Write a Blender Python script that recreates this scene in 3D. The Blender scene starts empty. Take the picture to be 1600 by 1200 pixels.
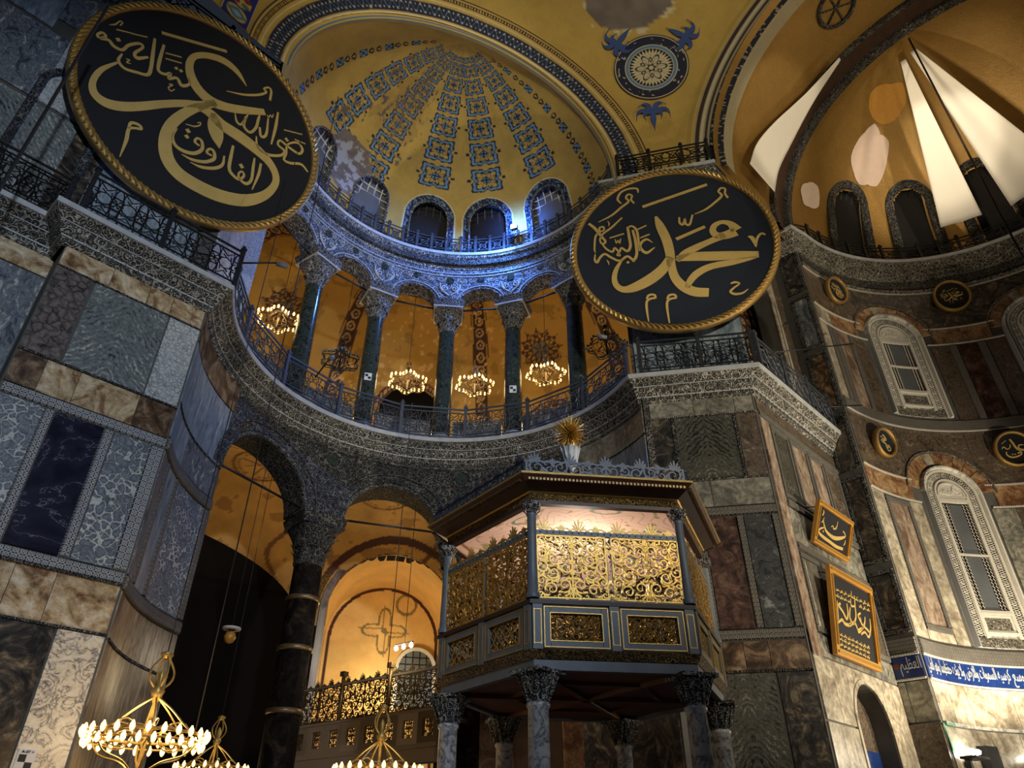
import bpy, math, random
import numpy as np
from mathutils import Vector
random.seed(7); RNG = np.random.default_rng(7)
sc = bpy.context.scene
COL = sc.collection
PI = math.pi
def rad(a): return a * PI / 180.0

# ------------------------------------------------------------------ camera
FPX, PITCH, YAW = 1120.0, rad(34.1), rad(44.4)      # focal length in pixels of the 1600 px wide frame
CAM = np.array([0.0, 0.0, 1.6])
cd = bpy.data.cameras.new('camera'); cam = bpy.data.objects.new('camera', cd); COL.objects.link(cam)
cd.sensor_fit = 'HORIZONTAL'; cd.sensor_width = 36.0; cd.lens = FPX * 36.0 / 1600.0
cd.clip_start = 0.05; cd.clip_end = 200
cam.location = CAM; cam.rotation_euler = (PI / 2 + PITCH, 0, YAW - PI / 2)
sc.camera = cam
# ------------------------------------------------------------------ world, exposure
w = bpy.data.worlds.new('world'); sc.world = w; w.use_nodes = True
bg = w.node_tree.nodes['Background']; bg.inputs[0].default_value = (0.46, 0.58, 0.80, 1); bg.inputs[1].default_value = 0.030
sc.view_settings.view_transform = 'Standard'; sc.view_settings.look = 'None'
sc.view_settings.exposure = 0.0; sc.view_settings.gamma = 1.0
sc.view_settings.use_curve_mapping = False
sc.cycles.use_denoising = True
sc.cycles.max_bounces = 5; sc.cycles.diffuse_bounces = 3; sc.cycles.glossy_bounces = 2
sc.cycles.sample_clamp_indirect = 3.0
# ------------------------------------------------------------------ lamp helpers and unseen fill spots
def point(name, loc, col, e, r=0.15):
    l = bpy.data.lights.new(name, 'POINT'); l.color = col; l.energy = e; l.shadow_soft_size = r
    o = bpy.data.objects.new(name, l); COL.objects.link(o); o.location = loc; return o
def spot(name, loc, to, col, e, ang=60, blend=0.5, r=0.15):
    l = bpy.data.lights.new(name, 'SPOT'); l.color = col; l.energy = e; l.spot_size = rad(ang); l.spot_blend = blend
    l.shadow_soft_size = r
    o = bpy.data.objects.new(name, l); COL.objects.link(o); o.location = loc
    o.rotation_euler = (Vector(to) - Vector(loc)).to_track_quat('-Z', 'Y').to_euler(); return o
WARM = (1.0, 0.62, 0.22); AMBER = (1.0, 0.75, 0.40); COOL = (0.52, 0.70, 1.0); NEUT = (1.0, 0.85, 0.62)
spot('flood_south_exedra', (-1, -12.5, 13.4), (10.5, 14.0, 17.6), (0.62, 0.74, 1.0), 2600, 22, 0.8, 0.5)  # unseen cool fill added for the front of the exedra gallery
spot('flood_conch', (-4, -6, 20.6), (10.0, 13.2, 22.8), (1.0, 0.97, 0.86), 4200, 26, 0.8, 0.4)  # unseen narrow fill added to brighten the conch
# unseen fill spots added across the nave to light piers and dome
spot('flood_south_gallery', (-3, -12.5, 13.0), (4.5, 13, 9.5), (0.74, 0.84, 1.0), 9000, 50, 0.8, 0.5)
spot('flood_south_gallery_east', (6.5, -12.5, 13.2), (14, 7.0, 9.5), (1.0, 0.90, 0.72), 7000, 44, 0.8, 0.5)
spot('flood_dome_cornice', (-6, -9, 21.0), (11.5, 9.5, 24.0), (1.0, 0.92, 0.70), 6000, 60, 0.8, 0.5)
# ------------------------------------------------------------------ mesh helpers
def link(o, parent=None):
    COL.objects.link(o)
    if parent is not None: o.parent = parent
    return o
def tag(o, label=None, cat=None, group=None, kind=None):
    if label: o['label'] = label
    if cat: o['category'] = cat
    if group: o['group'] = group
    if kind: o['kind'] = kind
    return o
def empty(name, loc=(0, 0, 0), rz=0, label=None, cat=None, group=None):
    o = bpy.data.objects.new(name, None); o.location = loc; o.rotation_euler = (0, 0, rz)
    o.empty_display_size = 0.2
    link(o); return tag(o, label, cat, group)
def dup(root, loc=None, rz=None, label=None, group=None):
    def cp(o, parent):
        c = o.copy(); COL.objects.link(c); c.parent = parent
        for ch in KIDS.get(o.name, []): KIDS.setdefault(c.name, []).append(cp(ch, c))
        return c
    r = cp(root, None)
    if loc is not None: r.location = loc
    if rz is not None: r.rotation_euler = (0, 0, rz)
    tag(r, label, None, group); return r
KIDS = {}
def unit(v): v = np.asarray(v, float); return v / (np.linalg.norm(v) + 1e-12)
class MB:
    """collects faces; build() links them as one mesh object"""
    def __init__(s): s.v = []; s.f = []; s.uv = {}; s.col = None; s.sm = []
    def add(s, vs, fs, smooth=False):
        b = len(s.v); s.v += [tuple(map(float, p)) for p in vs]
        s.f += [tuple(i + b for i in f) for f in fs]; s.sm += [smooth] * len(fs); return b
    def box(s, c, sz, rz=0.0):
        x, y, z = sz[0] / 2, sz[1] / 2, sz[2] / 2; ca, sa = math.cos(rz), math.sin(rz)
        vs = [(c[0] + ca * a * x - sa * b * y, c[1] + sa * a * x + ca * b * y, c[2] + d * z) for d in (-1, 1) for a, b in ((-1, -1), (1, -1), (1, 1), (-1, 1))]
        s.add(vs, [(3, 2, 1, 0), (4, 5, 6, 7), (0, 1, 5, 4), (1, 2, 6, 5), (2, 3, 7, 6), (3, 0, 4, 7)]); return s
    def hexa(s, p8):
        s.add(p8, [(3, 2, 1, 0), (4, 5, 6, 7), (0, 1, 5, 4), (1, 2, 6, 5), (2, 3, 7, 6), (3, 0, 4, 7)]); return s
    def bar(s, a, b, w, h, up=(0, 0, 1)):
        a = np.array(a, float); b = np.array(b, float); t = unit(b - a); u = np.array(up, float)
        if abs(t @ u) > 0.99: u = np.array([1.0, 0, 0])
        x = unit(np.cross(t, u)) * w / 2; y = unit(np.cross(x, t)) * h / 2
        s.hexa([a - x - y, a + x - y, a + x + y, a - x + y, b - x - y, b + x - y, b + x + y, b - x + y]); return s
    def tube(s, pts, r, n=6, closed=False, cap=True):
        P = np.array(pts, float); m = len(P); rr = np.full(m, r, float) if np.isscalar(r) else np.array(r, float)
        T = np.roll(P, -1, 0) - np.roll(P, 1, 0)
        if not closed: T[0] = P[1] - P[0]; T[-1] = P[-1] - P[-2]
        T /= (np.linalg.norm(T, axis=1)[:, None] + 1e-12)
        u = np.array([0, 0, 1.0]) if abs(T[0][2]) < 0.9 else np.array([1.0, 0, 0])
        vs = []
        for i in range(m):
            x = unit(np.cross(T[i], u)); y = np.cross(x, T[i]); u = y
            for k in range(n):
                a = 2 * PI * k / n; vs.append(P[i] + rr[i] * (math.cos(a) * x + math.sin(a) * y))
        fs = []
        for i in range(m if closed else m - 1):
            j = (i + 1) % m
            for k in range(n):
                l = (k + 1) % n; fs.append((i * n + k, i * n + l, j * n + l, j * n + k))
        if not closed and cap: fs += [tuple(range(n))[::-1], tuple((m - 1) * n + k for k in range(n))]
        s.add(vs, fs, n > 4); return s
    def lathe(s, prof, n=20, c=(0, 0, 0), a0=0.0, a1=360.0):
        full = abs(a1 - a0 - 360) < 1e-6; m = n if full else n + 1; vs = []
        for r, z in prof:
            for k in range(m):
                a = rad(a0 + (a1 - a0) * k / n); vs.append((c[0] + r * math.cos(a), c[1] + r * math.sin(a), c[2] + z))
        fs = [(i * m + k, i * m + (k + 1) % m, (i + 1) * m + (k + 1) % m, (i + 1) * m + k) for i in range(len(prof) - 1) for k in range(n)]
        s.add(vs, fs, True); return s
    def poly(s, pts, off):
        """flat polygon pts (3D) extruded by vector off"""
        n = len(pts); off = np.array(off, float); P = [np.array(p, float) for p in pts]
        s.add(P + [p + off for p in P], [tuple(range(n))[::-1], tuple(range(n, 2 * n))] + [(i, (i + 1) % n, n + (i + 1) % n, n + i) for i in range(n)]); return s
    def ribbon(s, P, W, nrm, th):
        """flat pen stroke through 3D points P, widths W, lying on a surface with normal nrm, thickness th"""
        P = np.array(P, float); nrm = np.asarray(nrm, float)
        T = np.gradient(P, axis=0); T /= (np.linalg.norm(T, axis=1)[:, None] + 1e-12)
        N = np.cross(np.broadcast_to(nrm, T.shape), T); L = P + N * (np.array(W) / 2)[:, None]; R = P - N * (np.array(W) / 2)[:, None]
        vs = []; o = nrm * th
        for a, b in zip(L, R): vs += [a, b, b + o, a + o]
        fs = []
        for i in range(len(P) - 1):
            a = 4 * i; b = a + 4
            fs += [(a, b, b + 3, a + 3), (a + 3, b + 3, b + 2, a + 2), (a + 2, b + 2, b + 1, a + 1)]
        fs += [(0, 3, 2, 1), tuple(4 * (len(P) - 1) + k for k in (0, 1, 2, 3))]
        s.add(vs, fs); return s
    def build(s, name, mat, parent=None, local=False, kind=None, label=None):
        me = bpy.data.meshes.new(name); me.from_pydata(s.v, [], s.f)
        if s.sm and any(s.sm): me.polygons.foreach_set('use_smooth', s.sm)
        if s.uv:
            ul = me.uv_layers.new(name='UVMap'); li = np.empty(len(me.loops), np.int32); me.loops.foreach_get('vertex_index', li)
            uv = np.zeros((len(s.v), 2), np.float32)
            for k, q in s.uv.items(): uv[k] = q
            ul.data.foreach_set('uv', uv[li].ravel())
        if s.col is not None: setcol(me, s.col)
        me.materials.append(M[mat] if isinstance(mat, str) else mat); me.update()
        o = bpy.data.objects.new(name, me); link(o, parent)
        if parent is not None:
            KIDS.setdefault(parent.name, []).append(o)
            if not local: o.location = -world_loc(parent)
        if kind: o['kind'] = kind
        if label: o['label'] = label
        return o
def world_loc(p):
    v = Vector((0, 0, 0))
    while p is not None: v += Vector(p.location); p = p.parent
    return v
def share(o, name, parent, loc=(0, 0, 0), rz=0.0, label=None):
    c = bpy.data.objects.new(name, o.data); link(c, parent); c.location = loc; c.rotation_euler = (0, 0, rz)
    if parent is not None: KIDS.setdefault(parent.name, []).append(c)
    if label: c['label'] = label
    return c
def setcol(me, col):
    at = me.color_attributes.new('Col', 'FLOAT_COLOR', 'POINT'); c = np.ones((len(me.vertices), 4), np.float32); c[:, :3] = col
    at.data.foreach_set('color', c.ravel())
def gridmesh(name, X, mat, parent=None, col=None, mask=None, kind=None, smooth=True):
    """X: (m,n,3) point grid -> one smooth mesh; col (m,n,3) linear colour attribute; mask (m-1,n-1) faces kept"""
    m, n = X.shape[:2]; idx = np.arange(m * n).reshape(m, n)
    q = np.stack([idx[:-1, :-1], idx[1:, :-1], idx[1:, 1:], idx[:-1, 1:]], -1).reshape(-1, 4)
    if mask is not None: q = q[mask.ravel()]
    me = bpy.data.meshes.new(name); me.vertices.add(m * n); me.vertices.foreach_set('co', X.reshape(-1).astype(np.float32))
    me.loops.add(len(q) * 4); me.polygons.add(len(q))
    me.loops.foreach_set('vertex_index', q.ravel().astype(np.int32)); me.polygons.foreach_set('loop_start', np.arange(0, len(q) * 4, 4, dtype=np.int32))
    me.polygons.foreach_set('use_smooth', np.full(len(q), smooth)); me.update(calc_edges=True); me.validate()
    if col is not None: setcol(me, col.reshape(-1, 3))
    me.materials.append(M[mat]); o = bpy.data.objects.new(name, me); link(o, parent)
    if parent is not None: KIDS.setdefault(parent.name, []).append(o)
    if kind: o['kind'] = kind
    return o
# ------------------------------------------------------------------ wall surfaces: P(u, z, d), d = metres out of the wall towards the nave
class Pl:
    def __init__(s, O, t): s.O = np.array(O, float); s.t = unit(t); s.n = np.array([s.t[1], -s.t[0]]); s.k = 1.0; s.step = 1e9
    def P(s, u, z, d=0.0): q = s.O + s.t * u + s.n * d; return (q[0], q[1], z)
    def nrm(s, u): return np.array([s.n[0], s.n[1], 0])
class Cy:
    def __init__(s, c, R): s.c = np.array(c, float); s.R = R; s.k = R * PI / 180; s.step = 2.5
    def P(s, u, z, d=0.0): r = s.R - d; return (s.c[0] + r * math.cos(rad(u)), s.c[1] + r * math.sin(rad(u)), z)
    def nrm(s, u): return np.array([-math.cos(rad(u)), -math.sin(rad(u)), 0])
def slab(S, u0, u1, z0, z1, d0, d1, mat, name='marble_panel', parent=None, gap=0.006, kind=None, label=None, mb=None, inset=0.0):
    g = gap / S.k; lo, hi = min(u0, u1) + g, max(u0, u1) - g; z0 += gap; z1 -= gap
    n = max(1, int(math.ceil((hi - lo) / S.step))); new = mb is None; mb = mb or MB(); b = len(mb.v); vs = []; fs = []
    uc, zc = (lo + hi) / 2, (z0 + z1) / 2; i2 = inset
    for i in range(n + 1):
        u = lo + (hi - lo) * i / n; ui = min(max(u, lo + i2 / S.k), hi - i2 / S.k)
        for j, (z, d, uu) in enumerate(((z0, d0, u), (z0 + i2, d1, ui), (z1 - i2, d1, ui), (z1, d0, u))):
            vs.append(S.P(uu, z, d)); mb.uv[b + 4 * i + j] = ((uu - uc) * S.k, z - zc)
    for i in range(n):
        a = 4 * i; c = a + 4; fs += [(a, c, c + 1, a + 1), (a + 1, c + 1, c + 2, a + 2), (a + 2, c + 2, c + 3, a + 3), (a + 3, c + 3, c, a)]
    fs += [(0, 1, 2, 3), tuple(4 * n + k for k in (3, 2, 1, 0))]
    mb.add(vs, fs)
    return mb.build(name, mat, parent, kind=kind, label=label) if new else mb
def framed(S, u0, u1, z0, z1, w, mat, fm, parent, d=0.03, pname='marble_panel'):
    """a marble panel with four carved frame strips round it"""
    k = w / S.k; a, b = min(u0, u1), max(u0, u1)
    slab(S, a + k, b - k, z0 + w, z1 - w, 0, d, mat, pname, parent)
    for q in ((a, b, z0, z0 + w), (a, b, z1 - w, z1), (a, a + k, z0 + w, z1 - w), (b - k, b, z0 + w, z1 - w)):
        slab(S, *q, 0, d + 0.03, fm, 'frame_strip', parent, gap=0.002, inset=0.015)
def beads(S, u0, u1, z, d, r, mat, parent, n=None, name='bead_moulding'):
    """a rope of small carved blocks"""
    mb = MB(); L = abs(u1 - u0) * S.k; n = n or max(2, int(L / (2.6 * r)))
    for i in range(n):
        u = u0 + (u1 - u0) * (i + 0.5) / n; h = 0.36 * (u1 - u0) / n
        mb.hexa([S.P(u - h, z - r, d - r), S.P(u + h, z - r, d - r), S.P(u + h, z - r, d + r), S.P(u - h, z - r, d + r),
                 S.P(u - h, z + r, d - r), S.P(u + h, z + r, d - r), S.P(u + h, z + r, d + r), S.P(u - h, z + r, d + r)])
    return mb.build(name, mat, parent)
def arch_wall(S, u0, u1, zb, zt, ops, d0, d1, mat, name, parent=None, kind=None, nseg=20):
    """wall strip with arched openings (uc, half width, spring height) running down to zb"""
    seg = [(u0, zb)]
    for uc, hw, zs in sorted(ops, key=lambda o: o[0]):
        r = hw * S.k; seg += [(uc - hw, zb)]
        seg += [(uc - hw * math.cos(PI * i / nseg), zs + r * math.sin(PI * i / nseg)) for i in range(nseg + 1)]
        seg += [(uc + hw, zb)]
    seg += [(u1, zb)]; out = [seg[0]]
    for a, b in zip(seg, seg[1:]):
        m = max(1, int(math.ceil(abs(b[0] - a[0]) / S.step)))
        out += [(a[0] + (b[0] - a[0]) * i / m, a[1] + (b[1] - a[1]) * i / m) for i in range(1, m + 1)]
    mb = MB(); vs = []; fs = []
    for u, z in out: vs += [S.P(u, z, d0), S.P(u, z, d1), S.P(u, zt, d1), S.P(u, zt, d0)]
    for i in range(len(out) - 1):
        a = 4 * i; c = a + 4; fs.append((a, c, c + 1, a + 1))
        if abs(out[i + 1][0] - out[i][0]) > 1e-6: fs += [(a + 1, c + 1, c + 2, a + 2), (a + 2, c + 2, c + 3, a + 3), (a + 3, c + 3, c, a)]
    fs += [(0, 1, 2, 3), tuple(4 * (len(out) - 1) + k for k in (3, 2, 1, 0))]
    mb.add(vs, fs)
    for i, q in enumerate(mb.v): mb.uv[i] = (out[i // 4][0] * S.k, q[2])
    return mb.build(name, mat, parent, kind=kind)
def arch_band(S, uc, ri, ro, zs, d0, d1, mat, name='archivolt', parent=None, a0=0, a1=180, n=28, zlow=None, inset=0.0):
    """ring moulding round an arch; radii in metres"""
    pts = [(a, None) for a in np.linspace(a0, a1, n + 1)]; mb = MB(); vs = []; fs = []; rows = []
    if zlow is not None: rows.append((ri, ro, 0, zlow))
    for a, _ in pts: rows.append((ri, ro, a, None))
    if zlow is not None: rows.append((ri, ro, 180, zlow))
    for q, (a, b, an, zl) in enumerate(rows):
        c, s = math.cos(rad(an)), math.sin(rad(an)); 
        for (r, d) in ((a, d0), (a + inset, d1), (b - inset, d1), (b, d0)):
            vs.append(S.P(uc + r * c / S.k, (zs + r * s) if zl is None else zl, d)); mb.uv[4 * q + len(vs) % 4 - 1 if False else len(vs) - 1] = (rad(an) * (ri + ro) / 2, r)
    for i in range(len(rows) - 1):
        a = 4 * i; c = a + 4; fs += [(a, c, c + 1, a + 1), (a + 1, c + 1, c + 2, a + 2), (a + 2, c + 2, c + 3, a + 3), (a + 3, c + 3, c, a)]
    fs += [(0, 1, 2, 3), tuple(4 * (len(rows) - 1) + k for k in (3, 2, 1, 0))]
    mb.add(vs, fs); return mb.build(name, mat, parent)
def catmull(P, n=6):
    P = np.array(P, float)
    if len(P) < 3: return np.array([P[0] + (P[-1] - P[0]) * t for t in np.linspace(0, 1, n + 1)])
    Q = np.vstack([2 * P[0] - P[1], P, 2 * P[-1] - P[-2]]); out = []
    for i in range(1, len(Q) - 2):
        for t in np.linspace(0, 1, n, endpoint=False):
            a, b, c, d = Q[i - 1], Q[i], Q[i + 1], Q[i + 2]
            out.append(0.5 * (2 * b + (c - a) * t + (2 * a - 5 * b + 4 * c - d) * t * t + (3 * b - a - 3 * c + d) * t ** 3))
    out.append(P[-1]); return np.array(out)
# ------------------------------------------------------------------ procedural materials
M = {}
class NT:
    def __init__(s, name):
        s.m = bpy.data.materials.new(name); s.m.use_nodes = True; s.t = s.m.node_tree; s.n = s.t.nodes
        s.b = s.n['Principled BSDF']; M[name] = s.m
    def __call__(s, typ, ins=None, **kw):
        nd = s.n.new('ShaderNode' + typ)
        for k, v in kw.items(): setattr(nd, k, v)
        for k, v in (ins or {}).items(): s.set(nd, k, v)
        return nd
    def set(s, nd, k, v):
        i = nd.inputs[k]
        if hasattr(v, 'outputs'): v = v.outputs[0]
        if isinstance(v, bpy.types.NodeSocket): s.t.links.new(v, i)
        elif isinstance(v, (tuple, list)) and len(v) == 3 and i.type == 'RGBA': i.default_value = (*v, 1)
        else: i.default_value = v
    def math(s, op, a, b=0.0): return s('Math', {0: a, 1: b}, operation=op)
    def ramp(s, fac, stops, interp='LINEAR'):
        r = s('ValToRGB', {0: fac}); e = r.color_ramp.elements; r.color_ramp.interpolation = interp
        while len(e) < len(stops): e.new(0.5)
        for q, (p, c) in zip(e, stops): q.position = p; q.color = (*c, 1)
        return r
    def mix(s, f, a, b, mode='MIX'):
        x = s('Mix', data_type='RGBA', blend_type=mode); s.set(x, 0, f); s.set(x, 6, a); s.set(x, 7, b); return x.outputs[2]
    def bump(s, h, st=0.4, dist=0.02):
        s.set(s.b, 'Normal', s('Bump', {'Height': h, 'Strength': st, 'Distance': dist}).outputs[0])
    def fin(s, col, rough=0.5, metal=0.0, spec=0.5):
        s.set(s.b, 'Base Color', col); s.set(s.b, 'Roughness', rough); s.b.inputs['Metallic'].default_value = metal
        s.b.inputs['Specular IOR Level'].default_value = spec; return s.m
    def coord(s, uv=False, sc=(1, 1, 1)):
        c = s('TexCoord'); o = c.outputs['UV' if uv else 'Object']
        r = s('ObjectInfo').outputs['Random']
        off = s('CombineXYZ', {0: s.math('MULTIPLY', r, 37.0), 1: s.math('MULTIPLY', r, 71.0), 2: s.math('MULTIPLY', r, 13.0)})
        mp = s('Mapping', {'Vector': o, 'Scale': sc}); 
        if uv: return mp.outputs[0], off.outputs[0]
        return mp.outputs[0], off.outputs[0]
    def addv(s, a, b): return s('VectorMath', {0: a, 1: b}, operation='ADD').outputs[0]
    def noise(s, v, scale, detail=6, rough=0.6, dist=0.0): return s('TexNoise', {'Vector': v, 'Scale': scale, 'Detail': detail, 'Roughness': rough, 'Distortion': dist})
def plain(name, c, rough=0.5, metal=0.0, var=0.25, scale=6.0, bump=0.0):
    t = NT(name); v, off = t.coord(); n = t.noise(t.addv(v, off), scale)
    col = t.mix(t.math('MULTIPLY', n.outputs[0], 1.0).outputs[0], tuple(x * (1 - var) for x in c), tuple(min(1, x * (1 + var)) for x in c))
    if bump: t.bump(n.outputs[0], bump)
    return t.fin(col, rough, metal)
def marble(name, stops, scale=1.0, kind='cloud', rough=0.28, dist=1.5, stretch=(1, 1, 1), tint=0.25):
    """kinds: cloud, vein, breccia, book (mirrored about the panel's centre line), wood (fine streaks)"""
    t = NT(name); v, off = t.coord(True, stretch)
    if kind == 'book':
        x = t('SeparateXYZ', {0: v}); v = t('CombineXYZ', {0: t.math('ABSOLUTE', x.outputs[0]), 1: x.outputs[1], 2: 0.0}).outputs[0]
    v = t.addv(v, off)
    if kind == 'cloud': f = t.math('ADD', t.math('MULTIPLY', t.math('SUBTRACT', t.noise(v, scale, 9, 0.68, dist).outputs[0], 0.5), 2.0), 0.5).outputs[0]
    elif kind == 'vein':
        n = t.noise(v, scale, 8, 0.62, dist).outputs[0]
        f = t.math('MULTIPLY', t.math('ABSOLUTE', t.math('SUBTRACT', n, 0.5)), 5.0).outputs[0]
    elif kind in ('book', 'wood'):
        n = t.noise(v, scale * 0.55, 5, 0.55, dist * 0.4)
        wv = t('TexWave', {'Vector': v, 'Scale': scale * 1.9, 'Distortion': 13.0 if kind == 'book' else 5.0, 'Detail': 5.0, 'Detail Scale': 0.55, 'Detail Roughness': 0.68}, bands_direction='DIAGONAL')
        n9 = t.noise(v, scale * 6, 5, 0.6).outputs[0]
        f = t.math('ADD', t.math('ADD', t.math('MULTIPLY', wv.outputs['Fac'], 0.22), t.math('MULTIPLY', n9, 0.33)), t.math('MULTIPLY', n.outputs[0], 0.47)).outputs[0]
    else:
        d = t.noise(v, scale * 1.6, 4, 0.6); vv = t.addv(v, t('VectorMath', {0: d.outputs[1], 1: (0.55 / scale, 0.55 / scale, 0.55 / scale)}, operation='MULTIPLY').outputs[0])
        vo = t('TexVoronoi', {'Vector': vv, 'Scale': scale * 2.0}, feature='DISTANCE_TO_EDGE'); vc = t('TexVoronoi', {'Vector': vv, 'Scale': scale * 2.0})
        f = t.math('ADD', t.math('MULTIPLY', vo.outputs[0], 1.6), t.math('MULTIPLY', t('SeparateColor', {0: vc.outputs[1]}).outputs[0], 0.25)).outputs[0]
    col = t.ramp(f, stops).outputs[0]
    g = t.noise(v, scale * 5, 8, 0.72).outputs[0]
    col = t.mix(tint * 2.4, col, t.ramp(g, [(0.3, (0.02, 0.02, 0.02)), (0.7, (0.9, 0.88, 0.82))]).outputs[0], 'OVERLAY')
    t.bump(g, 0.06, 0.01)
    return t.fin(col, rough)
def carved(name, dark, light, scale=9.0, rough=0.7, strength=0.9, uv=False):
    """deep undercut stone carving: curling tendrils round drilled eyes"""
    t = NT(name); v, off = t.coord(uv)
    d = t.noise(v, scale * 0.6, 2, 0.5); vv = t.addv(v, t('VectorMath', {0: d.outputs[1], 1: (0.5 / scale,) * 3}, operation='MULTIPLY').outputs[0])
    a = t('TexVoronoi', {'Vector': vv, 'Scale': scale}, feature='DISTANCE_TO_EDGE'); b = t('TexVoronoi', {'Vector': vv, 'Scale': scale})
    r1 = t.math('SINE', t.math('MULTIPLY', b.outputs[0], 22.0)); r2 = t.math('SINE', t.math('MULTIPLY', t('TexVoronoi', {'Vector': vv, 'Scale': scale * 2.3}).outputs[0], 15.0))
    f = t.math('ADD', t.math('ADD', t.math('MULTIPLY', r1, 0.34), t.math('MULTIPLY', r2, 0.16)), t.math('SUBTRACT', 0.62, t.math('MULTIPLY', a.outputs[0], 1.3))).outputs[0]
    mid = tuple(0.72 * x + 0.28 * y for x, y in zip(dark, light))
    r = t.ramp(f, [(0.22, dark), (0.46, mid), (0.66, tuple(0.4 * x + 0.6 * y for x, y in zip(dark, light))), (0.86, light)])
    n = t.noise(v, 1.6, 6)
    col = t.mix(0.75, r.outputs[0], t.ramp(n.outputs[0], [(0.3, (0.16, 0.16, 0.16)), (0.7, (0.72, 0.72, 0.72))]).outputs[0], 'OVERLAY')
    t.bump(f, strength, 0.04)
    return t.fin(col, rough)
def lattice_strip(name, dark, light, scale=7.0):
    """carved strip of interlaced rings in white marble"""
    t = NT(name); v, off = t.coord(True)
    x = t('SeparateXYZ', {0: v}); 
    def fr(s_): return t.math('SUBTRACT', t.math('FRACT', t.math('MULTIPLY', s_, scale)), 0.5)
    a, b = fr(x.outputs[0]), fr(x.outputs[1])
    r1 = t.math('SQRT', t.math('ADD', t.math('MULTIPLY', a, a), t.math('MULTIPLY', b, b)))
    ring = t.math('ABSOLUTE', t.math('SUBTRACT', r1, 0.36))
    dg = t.math('ABSOLUTE', t.math('SUBTRACT', t.math('ABSOLUTE', a), t.math('ABSOLUTE', b)))
    f = t.math('MINIMUM', ring, t.math('MULTIPLY', dg, 0.8)).outputs[0]
    n = t.noise(v, 5.0, 5)
    c = t.mix(0.4, t.ramp(f, [(0.055, light), (0.12, dark)]).outputs[0], n.outputs[0], 'OVERLAY')
    t.bump(t.math('MULTIPLY', f, -6.0), 0.8, 0.02)
    return t.fin(c, 0.6)
def painted(name, rough=0.75, wear=0.35, scale=2.2):
    t = NT(name); a = t('Attribute', attribute_name='Col'); v, off = t.coord()
    n1 = t.noise(v, scale, 7, 0.68).outputs[0]; n2 = t.noise(v, scale * 6, 5, 0.6).outputs[0]
    g = t.ramp(t.math('ADD', t.math('MULTIPLY', n1, 0.7), t.math('MULTIPLY', n2, 0.3)), [(0.25, (0.28, 0.26, 0.22)), (0.5, (0.5, 0.5, 0.5)), (0.75, (0.68, 0.68, 0.66))]).outputs[0]
    t.bump(n2, 0.15, 0.02)
    return t.fin(t.mix(wear, a.outputs['Color'], g, 'OVERLAY'), rough)
def gilt(name, c, rough=0.35, scale=60.0, bump=0.35, metal=0.75):
    t = NT(name); v, off = t.coord(); n = t.noise(v, scale, 4, 0.7).outputs[0]; n2 = t.noise(v, 2.0, 6, 0.7).outputs[0]
    col = t.mix(t.math('ADD', t.math('MULTIPLY', n, 0.5), t.math('MULTIPLY', n2, 0.5)).outputs[0], tuple(x * 0.45 for x in c), tuple(min(1, x * 1.35) for x in c))
    t.bump(n, bump, 0.01); return t.fin(col, rough, metal)
def emis(name, c, e):
    t = NT(name); t.set(t.b, 'Emission Color', c); t.b.inputs['Emission Strength'].default_value = e; t.m.cycles.emission_sampling = 'NONE'; return t.fin(c, 0.4)
# marbles (albedo)
marble('m_cream', [(0.25, (0.20, 0.10, 0.045)), (0.45, (0.50, 0.36, 0.20)), (0.62, (0.66, 0.54, 0.36)), (0.8, (0.78, 0.70, 0.55))], 1.3, 'cloud', dist=2.2)
marble('m_brown', [(0.3, (0.05, 0.03, 0.018)), (0.5, (0.14, 0.085, 0.05)), (0.7, (0.30, 0.21, 0.13))], 1.6, 'cloud', dist=2.0)
marble('m_book', [(0.34, (0.03, 0.04, 0.045)), (0.44, (0.22, 0.26, 0.27)), (0.49, (0.07, 0.085, 0.09)), (0.54, (0.34, 0.37, 0.36)), (0.60, (0.12, 0.14, 0.145)), (0.68, (0.52, 0.54, 0.51))], 2.2, 'book')
marble('m_bookgreen', [(0.34, (0.012, 0.013, 0.011)), (0.44, (0.115, 0.112, 0.092)), (0.49, (0.026, 0.027, 0.023)), (0.54, (0.155, 0.15, 0.122)), (0.60, (0.045, 0.046, 0.038)), (0.68, (0.26, 0.25, 0.20))], 2.4, 'book')
marble('m_purple', [(0.06, (0.012, 0.012, 0.02)), (0.16, (0.10, 0.085, 0.085)), (0.5, (0.20, 0.165, 0.15))], 3.0, 'breccia')
marble('m_pale', [(0.05, (0.16, 0.19, 0.23)), (0.16, (0.40, 0.43, 0.45)), (0.5, (0.62, 0.64, 0.63))], 6.0, 'breccia')
marble('m_navy', [(0.0, (0.30, 0.30, 0.36)), (0.018, (0.02, 0.022, 0.045)), (0.6, (0.006, 0.007, 0.02))], 0.55, 'vein', rough=0.2, tint=0.0)
marble('m_africano', [(0.10, (0.62, 0.64, 0.62)), (0.19, (0.42, 0.46, 0.47)), (0.235, (0.11, 0.13, 0.165)), (0.4, (0.17, 0.20, 0.25)), (0.7, (0.24, 0.28, 0.33))], 3.6, 'breccia')
marble('m_slate', [(0.3, (0.17, 0.23, 0.30)), (0.5, (0.26, 0.33, 0.40)), (0.7, (0.34, 0.40, 0.46))], 1.2, 'cloud', stretch=(2.5, 0.5, 1))
marble('m_white', [(0.0, (0.10, 0.10, 0.12)), (0.07, (0.45, 0.42, 0.40)), (0.22, (0.78, 0.70, 0.56)), (0.8, (0.90, 0.84, 0.72))], 3.2, 'vein')
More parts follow.
